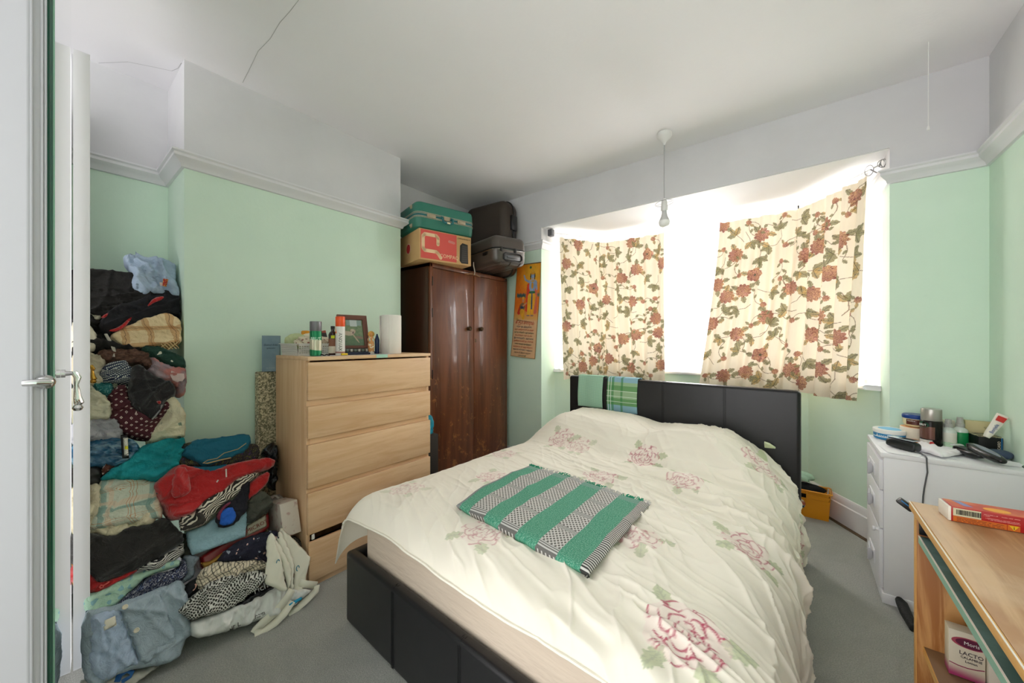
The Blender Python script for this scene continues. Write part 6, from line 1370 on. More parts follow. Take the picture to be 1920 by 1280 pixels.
# ------------------------------------------------------------------ piles of clothes
ZO = {1: (140, 460, 5.818), 2: (140, 640, 5.818), 3: (140, 800, 5.818), 4: (280, 800, 4.571), 5: (140, 960, 4.923), 6: (320, 960, 4.571), 7: (90, 1060, 5.819), 0: (0, 0, 1)}
PN = Vector((1, 0, .42)); PD = -1.9
def chaikin(p, n=2):
    p = [Vector(q) for q in p]
    for _ in range(n):
        r_ = []
        for a_, b_ in zip(p, p[1:]+p[:1]): r_ += [a_*.78+b_*.22, a_*.22+b_*.78]
        p = r_
    return p
def garment(name, label, cat, zid, outline, m, d=0.0, T=.03, D=.16, ang=0, wr=.012, wf=18, seed=1, group=None, parent=None, uvrot=0, layers=0, sm=1, plane=None, R=.030, g=.0062, floor=True):
    if wr > .005 and not layers and T > .02: layers = -8
    if wr > .004: wf *= 2.1; T *= .72; R = min(R, .02)
    ox, oy, s_ = ZO[zid]; px = [(ox+a_/s_, oy+b_/s_) for a_, b_ in outline]
    if wr > .004 and sm and parent is None:
        cx_ = sum(p[0] for p in px)/len(px); cy_ = sum(p[1] for p in px)/len(px); px = [(x+(x-cx_)*.03+3.0*math.copysign(min(1, abs(x-cx_)/15), x-cx_), y+(y-cy_)*.03+2.5*math.copysign(min(1, abs(y-cy_)/12), y-cy_)) for x, y in px]
        px = [(min(x, 349) if (cx_ < 330 and y < 860) else x, y) for x, y in px]
    n = Vector(plane[0]) if plane else PN; dd = (plane[1] if plane else PD)+d*(n.length)
    e1 = Vector((-n.y, n.x, 0)).normalized(); nn = n.normalized(); e2 = nn.cross(e1).normalized()
    if e2.z < 0: e2 = -e2
    O_ = nn*(dd/n.length)
    P3 = [onP(a_, b_, n, dd) for a_, b_ in px]
    P2 = chaikin([Vector(((p-O_).dot(e1), (p-O_).dot(e2))) for p in P3], sm)
    if wr > .004 and sm:
        Q = []
        for a_, b_ in zip(P2, P2[1:]+P2[:1]):
            k_ = max(1, int((b_-a_).length/.009)); Q += [a_+(b_-a_)*j/k_ for j in range(k_)]
        P2 = [q+Vector((float(vn(q.x*70, q.y*70, seed))-.5, float(vn(q.x*70, q.y*70, seed+9))-.5))*.007 for q in Q]
    vs, faces, arr = cdt_fill(P2, g); dist = seg_dist(vs, arr)
    x_, y_ = vs.T; ca, sa = math.cos(ang), math.sin(ang); al = x_*ca+y_*sa; pe = -x_*sa+y_*ca
    wx_ = .03*fbm(x_*8, y_*8, seed+50, 2)
    w_ = ridge((pe+wx_)*wf, al*wf*.22, seed)**1.7*.9+ridge((pe*.8+al*.5-wx_)*wf*2.0, al*wf*.45, seed+1)**2.2*.55+ridge((pe*.5-al*.8+wx_)*wf*.9, pe*wf*.3, seed+4)**2.5*.5+fbm(x_*45, y_*45, seed+2)*.12
    R_ = min(R, max(.008, dist.max()*.8)); t_ = np.clip(dist/R_, 0, 1); h = T*(.25*np.clip(t_*3, 0, 1)+.75*np.sqrt(1-(1-t_)**2))+1.15*wr*(w_-.35)+.8*wr*(ridge(pe*wf*.4, al*wf*.15, seed+11)-.4)*np.clip(dist/.01, 0, 1)
    if layers < 0: sw = ((y_*ca*1-x_*sa)*-layers+1.6*fbm(x_*5, y_*5, seed+7)+seed*.37); h = h+.009*(1-(sw-np.floor(sw))**4)*np.clip(dist/.01, 0, 1)-.005
    if layers > 0: sw = ((y_*ca-x_*sa)*layers+.8*fbm(x_*6, y_*6, seed+7)); h = h+.010*(1-(sw-np.floor(sw))**3)*np.clip(dist/.01, 0, 1)-.004
    bk = -D*np.sqrt(1-(1-np.clip(dist/.05, 0, 1))**2)
    N_ = len(vs); O_a = np.array(O_); E1, E2, NN = np.array(e1), np.array(e2), np.array(nn)
    base = O_a+x_[:, None]*E1+y_[:, None]*E2
    isb = dist < 1e-6
    front = base+h[:, None]*NN; back = base+bk[:, None]*NN
    if floor: front[:, 2] = np.maximum(front[:, 2], .004); back[:, 2] = np.maximum(back[:, 2], .002)
    back[:, 0] = np.maximum(back[:, 0], XL+.01)
    k = (back[:, 1] > YB0-.005); back[k, 0] = np.maximum(back[k, 0], np.minimum(XB+.006, base[k, 0]))
    bi = np.arange(N_)+N_; bi[isb] = np.where(isb)[0]
    for A3 in (front, back):
        q_ = (A3[:, 0] < XB+.004) & (A3[:, 1] > YB0-.008); A3[q_, 1] = YB0-.008
        A3[:, 1] = np.maximum(A3[:, 1], .112) if False else A3[:, 1]
    me = bpy.data.meshes.new(name)
    # orientation: front faces along +nn
    f0 = faces[0]; a_, b_, c_ = (Vector(front[i]) for i in f0[:3]); flip = (b_-a_).cross(c_-a_).dot(nn) < 0
    F_ = [f[::-1] if flip else f for f in faces]; Bk = [tuple(int(bi[i]) for i in f[::-1]) for f in F_]
    me.from_pydata(np.vstack([front, back]).tolist(), [], F_+Bk); 
    uvl = me.uv_layers.new(name='UVMap'); cu, su = math.cos(uvrot), math.sin(uvrot)
    U_ = (x_+.35*h)*cu+(y_+.35*h)*su+.010*(w_-.5); V_ = -(x_)*su+(y_+.35*h)*cu+.012*(w_-.5); UV_ = np.stack([U_, V_], -1)
    li = np.empty(len(me.loops), np.int32); me.loops.foreach_get('vertex_index', li); uvl.data.foreach_set('uv', UV_[li % N_].reshape(-1).astype(np.float32))
    me.validate(); me.update()
    o = place(name, me, m, parent, smooth=180)
    if parent is None: tag(o, label, cat, group)
    return o
def clothbump(k=500, s_=.3): return lambda: (noise(coords('UV'), 26, 5, .6, 1.2)*1.0+noise(coords('UV'), k, 2)*(.12*s_), .75, .016)
def cm(name, color, fn=None, rough=.88, k=500, s_=.3, **kw): return mat(name, color, rough, fn, clothbump(k, s_), **kw)
def plaid(base, bands, per_u=.1, per_v=.1):
    def f():
        u, v, _ = xyz(coords('UV')); c = mix(noise(coords('UV'), 60, 2), base, base)
        for a_, b_, col_, al_ in bands:
            c = mix(band((u/per_u).frac(), a_, b_)*al_, c, col_); c = mix(band((v/per_v).frac(), a_, b_)*al_, c, col_)
        return c
    return f
def stripes(c1, c2, per, warp=.0, duty=.5, axis=1):
    def f():
        x = xyz(coords('UV')); v = x[axis]; w_ = noise(coords('UV'), 14, 2)*warp; return mix(((v+w_)/per).frac() > duty, c1, c2)
    return f
def specks(base, cols, sc, r_=.28, rnd=.6):
    def f():
        c = mix(0.0, base, base)
        for i, (cc, k) in enumerate(cols):
            d = voro(coords('UV', (k, k, k)), sc, 'F1', rnd); n_ = noise(coords('UV'), sc*3.5, 2); c = mix((d+n_*.25-.12) < r_, c, cc)
        return c
    return f
def floral(base, a_, b_, sc):
    def f():
        n1 = voro(coords('UV'), sc, 'F1', 1); n2 = noise(coords('UV'), sc*2.4, 3, .7, 1.5); c = mix(ss(n2, .55, .6), base, a_); return mix((n1 < .22)*(n2 > .42), c, b_)
    return f
BLACKC = cm('black_twill', '#1b1a18', lambda: mix(noise(coords('UV'), 30, 3), '#161513', '#23211e'))
NAVYC = cm('black_navy_fleece', '#17181d')
REDC = cm('red_fleece', '#b21518', lambda: mix(noise(coords('UV'), 40, 3), '#a81216', '#bd1b1b'), sheen=.4)
SHIRT = cm('light_blue_shirt', '#a9bdd4', lambda: mix(noise(coords('UV'), 8, 3), '#a2b6ce', '#b4c6da'))
SHIRTG = cm('grey_blue_shirt', '#9fb0ba', lambda: mix(noise(coords('UV'), 8, 3), '#98a9b3', '#a8b8c2'))
CREAM = cm('cream_cotton', '#d9cfae')
# --- alcove pile, from the top
G = garment
o = G('light_blue_shirt', 'pale blue uniform shirt with a red chest label on top of the alcove pile', 'shirt', 1, [(535, 140), (640, 130), (690, 112), (672, 78), (760, 150), (880, 185), (1050, 235), (1085, 300), (1090, 440), (1130, 480), (1148, 555), (1060, 560), (1000, 530), (860, 525), (730, 520), (630, 430), (640, 375), (670, 320), (635, 290), (600, 220)], SHIRT, .035, .035, .12, -.9, .030, 11, 3, R=.05)
G('chest_label', None, None, 1, [(965, 360), (1022, 368), (1000, 452), (958, 440)], mat('red_gold_label', '#9c1c14', .6, lambda: mix(ss(noise(coords('UV'), 140, 2), .5, .56), '#9c1c14', '#e0a33a')), .098, .004, .03, parent=o, wr=0, sm=0)
G('chest_label', None, None, 1, [(926, 402), (960, 404), (958, 440), (932, 438)], mat('red_white_label', '#c9b8ae', .6), .094, .003, .03, parent=o, wr=0, sm=0)
G('black_trousers', 'black trousers folded at the top left of the alcove pile', 'trousers', 1, [(-30, 295), (75, 295), (300, 303), (540, 320), (670, 315), (660, 400), (740, 525), (860, 530), (820, 640), (600, 760), (480, 790), (300, 760), (80, 735), (-30, 730)], BLACKC, .0, .04, .2, .25, .02, 9, 5)
o = G('navy_jacket', 'black and navy fleece jacket with red zip edging under the blue shirt', 'jacket', 1, [(290, 800), (480, 690), (640, 640), (860, 530), (1000, 530), (1140, 560), (1165, 700), (1160, 770), (1000, 770), (880, 790), (760, 840), (600, 890), (480, 930), (400, 965), (340, 950), (290, 870)], NAVYC, .02, .045, .16, .5, .022, 9, 8)
for pl_ in ([(775, 680), (860, 570), (1000, 548), (960, 590), (880, 620)], [(360, 930), (480, 890), (610, 780), (628, 790), (540, 900), (430, 945)], [(280, 790), (330, 750), (400, 730), (330, 795)]):
    G('red_edging', None, None, 1, pl_, REDC, .058, .008, .04, parent=o, wr=.003, sm=1, R=.01)
G('beige_garment', 'scrap of pale grey-beige cloth under the black trousers', 'cloth', 1, [(60, 740), (190, 708), (280, 735), (250, 815), (120, 785), (60, 780)], cm('grey_beige', '#c3bfa6'), -.0, .02, .08, 0, .012, 20, 12)
o = G('tartan_scarf', 'beige and tan checked scarf with fringe in the alcove pile', 'scarf', 1, [(385, 985), (560, 900), (760, 830), (860, 800), (960, 755), (1040, 790), (1130, 830), (1150, 940), (1130, 1055), (900, 1090), (720, 1120), (550, 1130), (500, 1070)],
      cm('beige_tartan', '#dcc79a', plaid('#dfcba0', [(.0, .28, '#b5793c', .55), (.13, .15, '#4a3a2c', .8)], .085, .085)), .03, .035, .14, .1, .01, 12, 14, uvrot=.1)
for k in range(9):
    a_ = random.Random(k); x0 = 940+22*k; P0 = onP(140+x0/5.818, 460+(1075-k*4)/5.818, PN, PD+.055); mb = MB()
    mb.tube([P0+Vector((0, .006*math.sin(j*1.3+k), -.007*j)) for j in range(6)], .0022, 5); mb.build('scarf_tassel', cm('tassel', '#c2a878'), o)
G('black_shawl', 'black knitted garment with grey drawstring in the middle of the alcove pile', 'garment', 1, [(-30, 780), (180, 785), (290, 880), (420, 960), (550, 1130), (740, 1135), (700, 1180), (380, 1170), (95, 1185), (-30, 1170)], BLACKC, .0, .035, .16, -.4, .03, 14, 15)
mb = MB()
for k in range(3):
    q = [(330+8*k, 965), (372+9*k, 1040), (405+12*k, 1100), (425+8*k, 1160), (430-5*k, 1220)]; mb.tube([onP(140+a_/5.818, 460+b_/5.818, PN, PD+.055) for a_, b_ in q], .003, 6)
tag(mb.build('drawstring', cm('pale_cord', '#b9b5a8')), 'pale frayed drawstring dangling over the brown knit in the alcove', 'cord')
G('cream_bag', 'folded translucent cream plastic bag at the left edge of the alcove pile', 'bag', 1, [(-30, 860), (85, 860), (190, 910), (245, 1030), (240, 1100), (190, 1140), (90, 1145), (-30, 1140)], mat('cream_plastic', '#dcd7c2', .35), .03, .03, .1, -.8, .012, 14, 17)
G('brown_knit', 'brown fluffy knitted garment rolled in the alcove pile', 'jumper', 2, [(240, 160), (300, 115), (480, 98), (700, 110), (850, 180), (870, 230), (850, 300), (780, 330), (690, 240), (560, 240), (350, 235), (270, 210)], cm('brown_knit', '#5b4034', lambda: mix(voro(coords('UV'), 90, 'F1'), '#7a5848', '#3a281f'), k=90, s_=1), .02, .035, .14, -.1, .012, 30, 20)
G('green_beret', 'dark green cloth printed with white birds in the alcove pile', 'cloth', 2, [(735, 90), (820, 60), (960, 70), (1080, 140), (1200, 190), (1205, 270), (1130, 295), (1000, 260), (880, 190), (760, 135)], cm('green_bird_print', '#163c30', specks('#163c30', [('#d8d8c4', 1)], 24, .12, .3)), .04, .03, .12, -.4, .008, 14, 22)
o = G('pink_scarf', 'dusty pink fringed scarf at the right of the alcove pile', 'scarf', 2, [(830, 200), (890, 210), (960, 260), (1050, 300), (1190, 300), (1210, 370), (1190, 520), (1170, 575), (1080, 555), (1090, 470), (940, 430), (860, 385), (790, 350), (850, 300)], cm('pink_scarf', '#b9746e', lambda: mix(ss(noise(coords('UV'), 14, 3), .4, .6), '#c47f78', '#9a8a90')), .035, .035, .12, -.6, .024, 13, 24)
for k in range(8):
    c_ = [(1060+12*k, 320+6*k), (1050+16*k, 370+5*k), (1075+14*k, 420+2*k), (1120+9*k, 440-4*k), (1150+6*k, 400), (1130+8*k, 350)]; mb = MB(); mb.tube([onP(140+a_/5.818, 640+b_/5.818, PN, PD+.085+.002*k) for a_, b_ in c_], .0022, 5); mb.build('scarf_fringe', cm('fringe_pink', ['#d8c4c0', '#a04a48', '#b9a8ac'][k % 3]), o)
G('cream_trousers', 'cream cotton trousers folded behind the brass handle in the alcove pile', 'trousers', 2, [(-20, 150), (130, 130), (250, 190), (330, 260), (300, 400), (280, 460), (180, 480), (100, 460), (-20, 450)], cm('cream_drill', '#cfc6ac'), .015, .035, .14, -.5, .026, 14, 26, layers=14)
G('navy_crochet', 'navy and white woven shawl bundled in the alcove pile', 'shawl', 2, [(300, 310), (400, 240), (540, 245), (615, 300), (625, 370), (600, 460), (480, 450), (300, 430), (285, 390)], cm('navy_white_weave', '#22304a', lambda: mix(((xyz(coords('UV'))[0]*170).frac() > .4)*((xyz(coords('UV'))[1]*110).frac() > .5), '#1d2b45', '#c9d0c8'), k=200, s_=1), .035, .045, .12, .3, .014, 14, 28, uvrot=.4)
o = G('black_hoodie', 'black fleece top with a zip draped down the alcove pile', 'jumper', 2, [(620, 290), (740, 290), (830, 370), (960, 450), (1080, 490), (1080, 600), (960, 640), (950, 700), (850, 850), (760, 810), (650, 720), (610, 560), (600, 450)], cm('black_fleece', '#19181a', sheen=.3), .045, .045, .12, .9, .02, 9, 30)
G('red_patch', None, None, 2, [(885, 650), (945, 645), (940, 680), (915, 685)], REDC, .095, .006, .03, parent=o, wr=.002)
mb = MB(); mb.tube([onP(140+a_/5.818, 640+b_/5.818, PN, PD+.10) for a_, b_ in ((955, 690), (920, 760), (880, 810), (845, 850))], .003, 6); mb.build('zip', mat('grey_zip', '#8a8a8c', .4, metal=.6), o)
G('teal_scarf', 'small teal patterned scarf under the cream trousers in the alcove', 'scarf', 2, [(160, 485), (300, 450), (400, 460), (415, 570), (340, 635), (260, 570)], cm('teal_print', '#1d6f70', floral('#1d6f70', '#6fa6a0', '#16545a', 50)), .01, .03, .1, -.7, .02, 14, 32)
G('grey_green_cloth', 'small grey-green cloth beside the burgundy print in the alcove', 'cloth', 2, [(400, 455), (480, 480), (440, 600), (380, 605), (410, 540)], cm('grey_green_cotton', '#a5ab92'), .012, .02, .1, .9, .015, 20, 34)
G('cream_carrier_bag', 'crinkled translucent cream carrier bag in the middle left of the alcove', 'bag', 2, [(-20, 470), (160, 490), (300, 600), (380, 690), (395, 830), (300, 870), (110, 885), (-20, 880)], mat('cream_film', '#c9c7ac', .3, bump=lambda: (noise(coords('UV', (14, 60, 1), (0, 0, .6)), 1, 4), .8, .01)), .03, .05, .12, -.6, .014, 26, 36)
G('burgundy_shirt', 'burgundy cloth printed with small white squares in the alcove pile', 'shirt', 2, [(480, 500), (590, 500), (620, 700), (700, 780), (830, 850), (950, 700), (980, 665), (1020, 740), (930, 830), (810, 1060), (740, 1050), (590, 1010), (490, 930), (480, 870), (390, 850), (400, 700), (360, 630)],
  cm('burgundy_squares', '#4a1a24', lambda: mix(band(E.m('MAXIMUM', ((xyz(coords('UV'))[0]*48).frac()-.5).abs(), ((xyz(coords('UV'))[1]*48).frac()-.5).abs()), .07, .17), '#4a1a24', '#cfc0b4')), .04, .035, .12, .8, .02, 11, 38, uvrot=.75)
G('floral_blouse', 'cream blouse scattered with tiny red flowers at the right of the alcove', 'blouse', 2, [(960, 640), (1050, 625), (1130, 680), (1190, 850), (1210, 960), (1180, 1030), (1060, 1060), (960, 1060), (880, 1100), (790, 1100), (830, 1000), (930, 830)],
  cm('cream_sprig', '#d9d2b4', specks('#d9d2b4', [('#7a8a78', 1), ('#a8433c', .8)], 16, .13, .5)), .015, .045, .12, .6, .018, 9, 40)
G('grey_shirts', 'bundle of pale grey shirts folded in layers in the alcove', 'shirts', 2, [(-20, 880), (200, 860), (420, 860), (490, 930), (540, 1010), (430, 1070), (290, 1100), (180, 1110), (110, 1120), (-20, 1110)], cm('pale_grey_cotton', '#b4b5ba'), .035, .04, .14, -.15, .026, 16, 42, layers=18)
o = G('blue_plastic_bag', 'shiny blue plastic bag of clothes in the lower alcove', 'bag', 2, [(-20, 1130), (180, 1112), (400, 1065), (600, 1090), (710, 1190), (640, 1280), (560, 1340), (430, 1360), (260, 1370), (-20, 1350)], mat('blue_film', '#2d6788', .22, lambda: mix(ss(noise(coords('UV', (8, 30, 1)), 1, 4), .45, .65), '#1f5a7c', '#7fa6b8'), lambda: (noise(coords('UV', (12, 50, 1), (0, 0, -.5)), 1, 4), .9, .01), coat=.4), .035, .05, .14, -.3, .016, 20, 44)
o = G('retail_tag', 'black and white price tag with a yellow square on the blue plastic bag', 'tag', 2, [(500, 1020), (580, 1020), (592, 1272), (520, 1275)], BLK, .098, .003, .03, wr=0, sm=0)
G('tag_print', None, None, 2, [(530, 1050), (580, 1048), (588, 1240), (540, 1242)], mat('tag_print', '#dcdcd0', .5, lambda: mix(band(xyz(coords('UV'))[1].frac(), .0, 1)*(noise(coords('UV', (900, 260, 1)), 1, 1) > .6), '#dcdcd0', '#4a4a46')), .102, .002, .004, parent=o, wr=0, sm=0)
G('tag_yellow', None, None, 2, [(545, 1140), (582, 1138), (584, 1175), (547, 1177)], mat('tag_yellow', '#d8d21c', .5), .1045, .002, .004, parent=o, wr=0, sm=0)
G('teal_fabric', 'rolled length of bright teal cotton with ragged edges in the lower alcove', 'fabric', 3, [(300, 570), (350, 490), (480, 430), (620, 360), (720, 240), (900, 180), (1170, 140), (1190, 230), (1140, 330), (1120, 400), (1060, 490), (870, 620), (820, 600), (760, 560), (640, 575), (420, 570)], cm('teal_cotton', '#0b8a92', lambda: mix(noise(coords('UV'), 10, 3), '#087e86', '#16a0a6')), .03, .05, .14, .35, .024, 11, 46, layers=9)
G('black_boot', 'black leather shoe at the left edge of the lower alcove', 'shoe', 3, [(-20, 430), (160, 430), (290, 470), (310, 560), (250, 640), (120, 650), (-20, 640)], mat('black_leather', '#1a1917', .4), .02, .04, .12, 0, .01, 8, 48)
G('brown_print_cloth', 'small brown and white speckled cloth left of the teal cotton', 'cloth', 3, [(290, 460), (330, 405), (440, 430), (380, 480), (312, 540)], cm('brown_speckle', '#5a3226', specks('#5a3226', [('#e0cfc0', 1)], 110, .3, 1)), .05, .02, .06, .5, .012, 20, 50)
G('cream_shirt', 'cream shirt with blue-grey trim under the checked tablecloth', 'shirt', 3, [(-20, 670), (100, 670), (280, 625), (600, 700), (860, 990), (820, 1065), (590, 1100), (430, 1210), (340, 1190), (140, 1170), (-20, 1150)], cm('cream_shirting', '#d6cdae', lambda: mix(band(xyz(coords('UV'))[1], .0, .02)*0, '#d6cdae', '#4a6f88')), .02, .035, .14, 1.2, .02, 14, 52)
G('checked_tablecloth', 'pale green and cream tablecloth with fine orange check in the lower alcove', 'tablecloth', 3, [(280, 620), (340, 590), (560, 580), (800, 590), (880, 640), (890, 750), (940, 900), (930, 970), (860, 990), (500, 1060), (200, 1120), (190, 1050), (270, 900)],
  cm('pale_check', '#c9d2c0', plaid('#ccd3c0', [(.05, .16, '#82a49a', .8), (.2, .3, '#dcc4a8', .6), (.62, .635, '#c08a5c', .8), (.68, .695, '#c08a5c', .8), (.76, .775, '#c08a5c', .8)], .135, .11)), .045, .025, .14, .1, .010, 7, 54, R=.02)
G('black_jumper', 'thick black jumper folded in the lower left of the pile', 'jumper', 5, [(-20, 205), (200, 205), (350, 235), (480, 150), (720, 110), (800, 50), (960, 200), (980, 280), (870, 350), (700, 440), (560, 520), (400, 590), (220, 650), (160, 560), (-20, 480)], cm('black_wool', '#1d1c1a', lambda: mix(noise(coords('UV'), 60, 3), '#171614', '#282622'), sheen=.2), .035, .05, .2, .35, .016, 8, 56)
o = G('red_jacket', 'red fleece jacket edge with its zip pull under the black jumper', 'jacket', 5, [(-20, 480), (160, 540), (220, 620), (320, 620), (560, 500), (560, 560), (400, 640), (300, 700), (190, 755), (100, 690), (-20, 640)], REDC, .03, .035, .14, .5, .012, 12, 58)
mb = MB(); mb.tube([onP(140+a_/4.923, 960+b_/4.923, PN, PD+.075) for a_, b_ in ((230, 690), (245, 672), (265, 675), (262, 692), (240, 700))], .0025, 6, closed=True); mb.tube([onP(140+a_/4.923, 960+b_/4.923, PN, PD+.073) for a_, b_ in ((262, 680), (320, 640))], .003, 6); mb.build('zip_pull', mat('red_metal', '#c24a44', .4), o)
G('striped_top', 'black and white striped jersey top rolled under the black jumper', 'top', 5, [(450, 600), (600, 500), (740, 430), (900, 360), (980, 290), (1000, 380), (960, 420), (800, 520), (700, 525), (600, 520), (520, 575)], cm('bw_stripe', '#d8d6cc', stripes('#1b1b1c', '#d9d7ce', .0085, .012)), .045, .03, .12, .4, .014, 12, 60, uvrot=.1)
G('mint_dress', 'mint green cotton with faint blue dots in the lower pile', 'dress', 5, [(100, 750), (300, 700), (420, 640), (650, 540), (850, 470), (960, 440), (940, 520), (800, 560), (640, 610), (560, 680), (420, 830), (300, 880), (190, 920), (100, 880)], cm('mint_dots', '#a9cbb4', specks('#a9cbb4', [('#86b3b8', 1)], 34, .26, .2)), .05, .03, .12, .5, .018, 10, 62)
G('navy_floral_skirt', 'navy and white floral skirt bunched above the blue shirt', 'skirt', 5, [(300, 900), (430, 790), (560, 690), (700, 590), (920, 540), (970, 440), (1015, 480), (1010, 600), (960, 650), (820, 700), (690, 740), (560, 790), (400, 850)], cm('navy_floral', '#1d2544', floral('#1b2240', '#c9ccd4', '#5a6a94', 95)), .04, .04, .12, .5, .02, 14, 64)
G('grey_trousers', 'slate grey trousers folded to the right of the navy floral skirt', 'trousers', 5, [(1000, 420), (1080, 405), (1135, 440), (1090, 500), (1110, 560), (1010, 650), (980, 640), (1020, 540)], cm('slate_cotton', '#7b8790'), .03, .03, .14, .8, .014, 12, 66, layers=12)
G('olive_garment', 'dark olive garment showing between the black jumper and the light blue towel', 'garment', 5, [(960, 240), (1030, 200), (1060, 290), (1080, 390), (1000, 420), (970, 330)], cm('dark_olive', '#3d3f34'), -.0, .03, .14, .8, .014, 12, 67)
# shirt at the bottom of the pile
o = G('folded_blue_shirt', 'large light blue shirt with cream buttons lying at the bottom of the pile', 'shirt', 7, [(400, 530), (570, 495), (760, 450), (1010, 350), (1200, 270), (1380, 190), (1450, 200), (1490, 340), (1520, 600), (1530, 700), (1520, 750), (1470, 800), (1410, 980), (1200, 1060), (1020, 1090), (860, 1115), (640, 1240), (600, 1290), (480, 1290), (400, 1090)], SHIRTG, .07, .05, .16, -.9, .022, 7, 70, R=.05)
G('shirt_body', None, None, 7, [(440, 560), (570, 500), (760, 455), (850, 620), (930, 830), (1020, 1088), (860, 1112), (640, 1238), (590, 1270), (540, 1240), (445, 1090), (470, 830), (450, 700)], SHIRT, .108, .022, .06, -1.1, .020, 10, 71, parent=o, R=.02)
fl_ = G('shirt_front', None, None, 7, [(765, 455), (1010, 355), (1195, 275), (1270, 400), (1330, 600), (1400, 800), (1400, 870), (1200, 1000), (1022, 1088), (930, 850), (840, 620)], SHIRTG, .118, .018, .05, -.6, .012, 6, 72, parent=o, R=.012)
for a_, b_ in ((840, 450), (965, 705)):
    q = onP(90+a_/5.819, 1060+b_/5.819, PN, PD+.15); nn = PN.normalized(); M_ = frame(q, (0, 1, 0), (-.38, 0, .92)); mb = MB(); mb.lathe([(0, 0), (.0075, 0), (.008, .002), (.0065, .003), (.005, .002), (0, .0018)], (0, 0, 0), 20, M=M_); mb.build('button', mat('cream_button', '#d9d4bc', .4), fl_)
G('care_label', None, None, 7, [(590, 610), (735, 545), (748, 650), (602, 715)], mat('cream_paper_label', '#dfdac6', .7), .140, .002, .006, parent=o, wr=.001, sm=0)
text('28\' 7', .016, frame(onP(90+660/5.819, 1060+620/5.819, PN, PD+.150), (0, 1, .28), (-.38, 0, .92)), mat('faint_pencil', '#8f8b80', .8), o)
o = G('white_plastic_bag', 'white plastic bag with a blue print peeping out under the blue shirt', 'bag', 7, [(380, 1235), (700, 1210), (1240, 1070), (1000, 1230), (920, 1295), (380, 1295)], mat('white_film', '#c9c6bb', .35), .06, .03, .1, .3, .014, 14, 74)
for k in range(3):
    mb = MB(); c_ = [(730+20*k, 1270), (760+18*k, 1200), (850+10*k, 1150), (930-6*k, 1160+8*k), (900, 1210), (800+10*k, 1265)]; mb.tube([onP(90+a_/5.819, 1060+b_/5.819, PN, PD+.098) for a_, b_ in c_], .005, 6, flat=.3); mb.build('blue_print', mat('blue_bag_print', '#2367b0', .5), o)
# --- front pile
o = G('petrol_tshirt', 'petrol blue T-shirt with a beige seam folded on top of the front pile', 'T-shirt', 4, [(280, 230), (380, 130), (560, 105), (830, 65), (855, 130), (820, 210), (640, 270), (520, 320), (460, 325), (400, 270), (330, 260)], cm('petrol_jersey', '#0d5f78', lambda: mix(noise(coords('UV'), 12, 3), '#0a556c', '#146a84')), .06, .03, .14, .15, .012, 8, 80)
mb = MB(); mb.tube([onP(280+a_/4.571, 800+b_/4.571, PN, PD+.098) for a_, b_ in ((830, 140), (760, 190), (640, 225), (580, 270), (500, 285), (460, 310), (500, 312), (600, 285), (700, 265))], .0028, 6, flat=.6); mb.build('beige_seam', cm('beige_tape', '#a8936a'), o)
G('paisley_scarf', 'dark purple and olive paisley cloth under the petrol T-shirt', 'cloth', 4, [(240, 330), (290, 160), (380, 140), (600, 200), (860, 150), (925, 190), (920, 240), (880, 285), (640, 330), (480, 350), (400, 345)], cm('paisley', '#2c2430', floral('#2a232c', '#6b6a2c', '#4a3358', 60)), .035, .035, .14, .15, .014, 14, 82)
G('petrol_vest', 'petrol blue vest showing beneath the paisley cloth', 'vest', 4, [(370, 345), (520, 345), (680, 325), (600, 385), (500, 405), (420, 390)], cm('petrol_jersey', '#0d5f78'), .07, .02, .1, .1, .01, 10, 83)
o = G('red_fleece', 'big red fleece top with grey cuff trim in the middle of the front pile', 'fleece', 4, [(50, 490), (210, 350), (330, 340), (500, 400), (640, 340), (840, 300), (960, 290), (1030, 310), (1020, 370), (900, 410), (740, 460), (600, 560), (320, 765), (240, 790), (190, 780), (150, 690), (60, 580)], REDC, .04, .055, .18, .45, .026, 6, 84, R=.05)
G('hood', None, None, 4, [(180, 560), (200, 380), (240, 345), (330, 345), (345, 470), (350, 560), (300, 600), (200, 615)], REDC, .105, .02, .05, -1.2, .012, 8, 85, parent=o, R=.02)
mb = MB(); mb.tube([onP(280+a_/4.571, 800+b_/4.571, PN, PD+.085) for a_, b_ in ((60, 570), (110, 560), (150, 590), (180, 630), (260, 640))], .006, 8, flat=.6); mb.build('grey_trim', cm('grey_rib', '#5a5450'), o)
for a_, b_, c_, e_ in ((658, 360, 660, 430), (590, 455, 578, 475)):
    mb = MB(); mb.tube([onP(280+a_/4.571, 800+b_/4.571, PN, PD+.115), onP(280+c_/4.571, 800+e_/4.571, PN, PD+.115)], .0028, 6); mb.build('thread_tab', mat('white_tab', '#d8d4cc', .6), o)
o = G('zebra_top', 'black and cream wavy striped top with a dark cuff on the red fleece', 'top', 4, [(290, 830), (280, 760), (400, 720), (480, 640), (620, 550), (740, 450), (860, 410), (930, 410), (840, 480), (770, 590), (640, 640), (540, 770), (480, 820), (380, 860), (300, 885)], cm('zebra_jersey', '#d9d2c0', stripes('#26231f', '#ddd6c4', .0095, .05)), .085, .03, .12, .6, .014, 9, 86, uvrot=.6)
G('cuff', None, None, 4, [(285, 885), (290, 850), (380, 835), (420, 790), (390, 740), (450, 730), (485, 790), (470, 825), (380, 862)], cm('dark_cuff', '#38352f'), .125, .012, .04, parent=o, R=.012, wr=.004)
G('red_glove', 'red and black fleece sleeve hanging over the right of the front pile', 'sleeve', 4, [(820, 620), (850, 500), (980, 400), (1020, 420), (1010, 480), (900, 590), (830, 640)], REDC, .08, .025, .1, .8, .01, 10, 88)
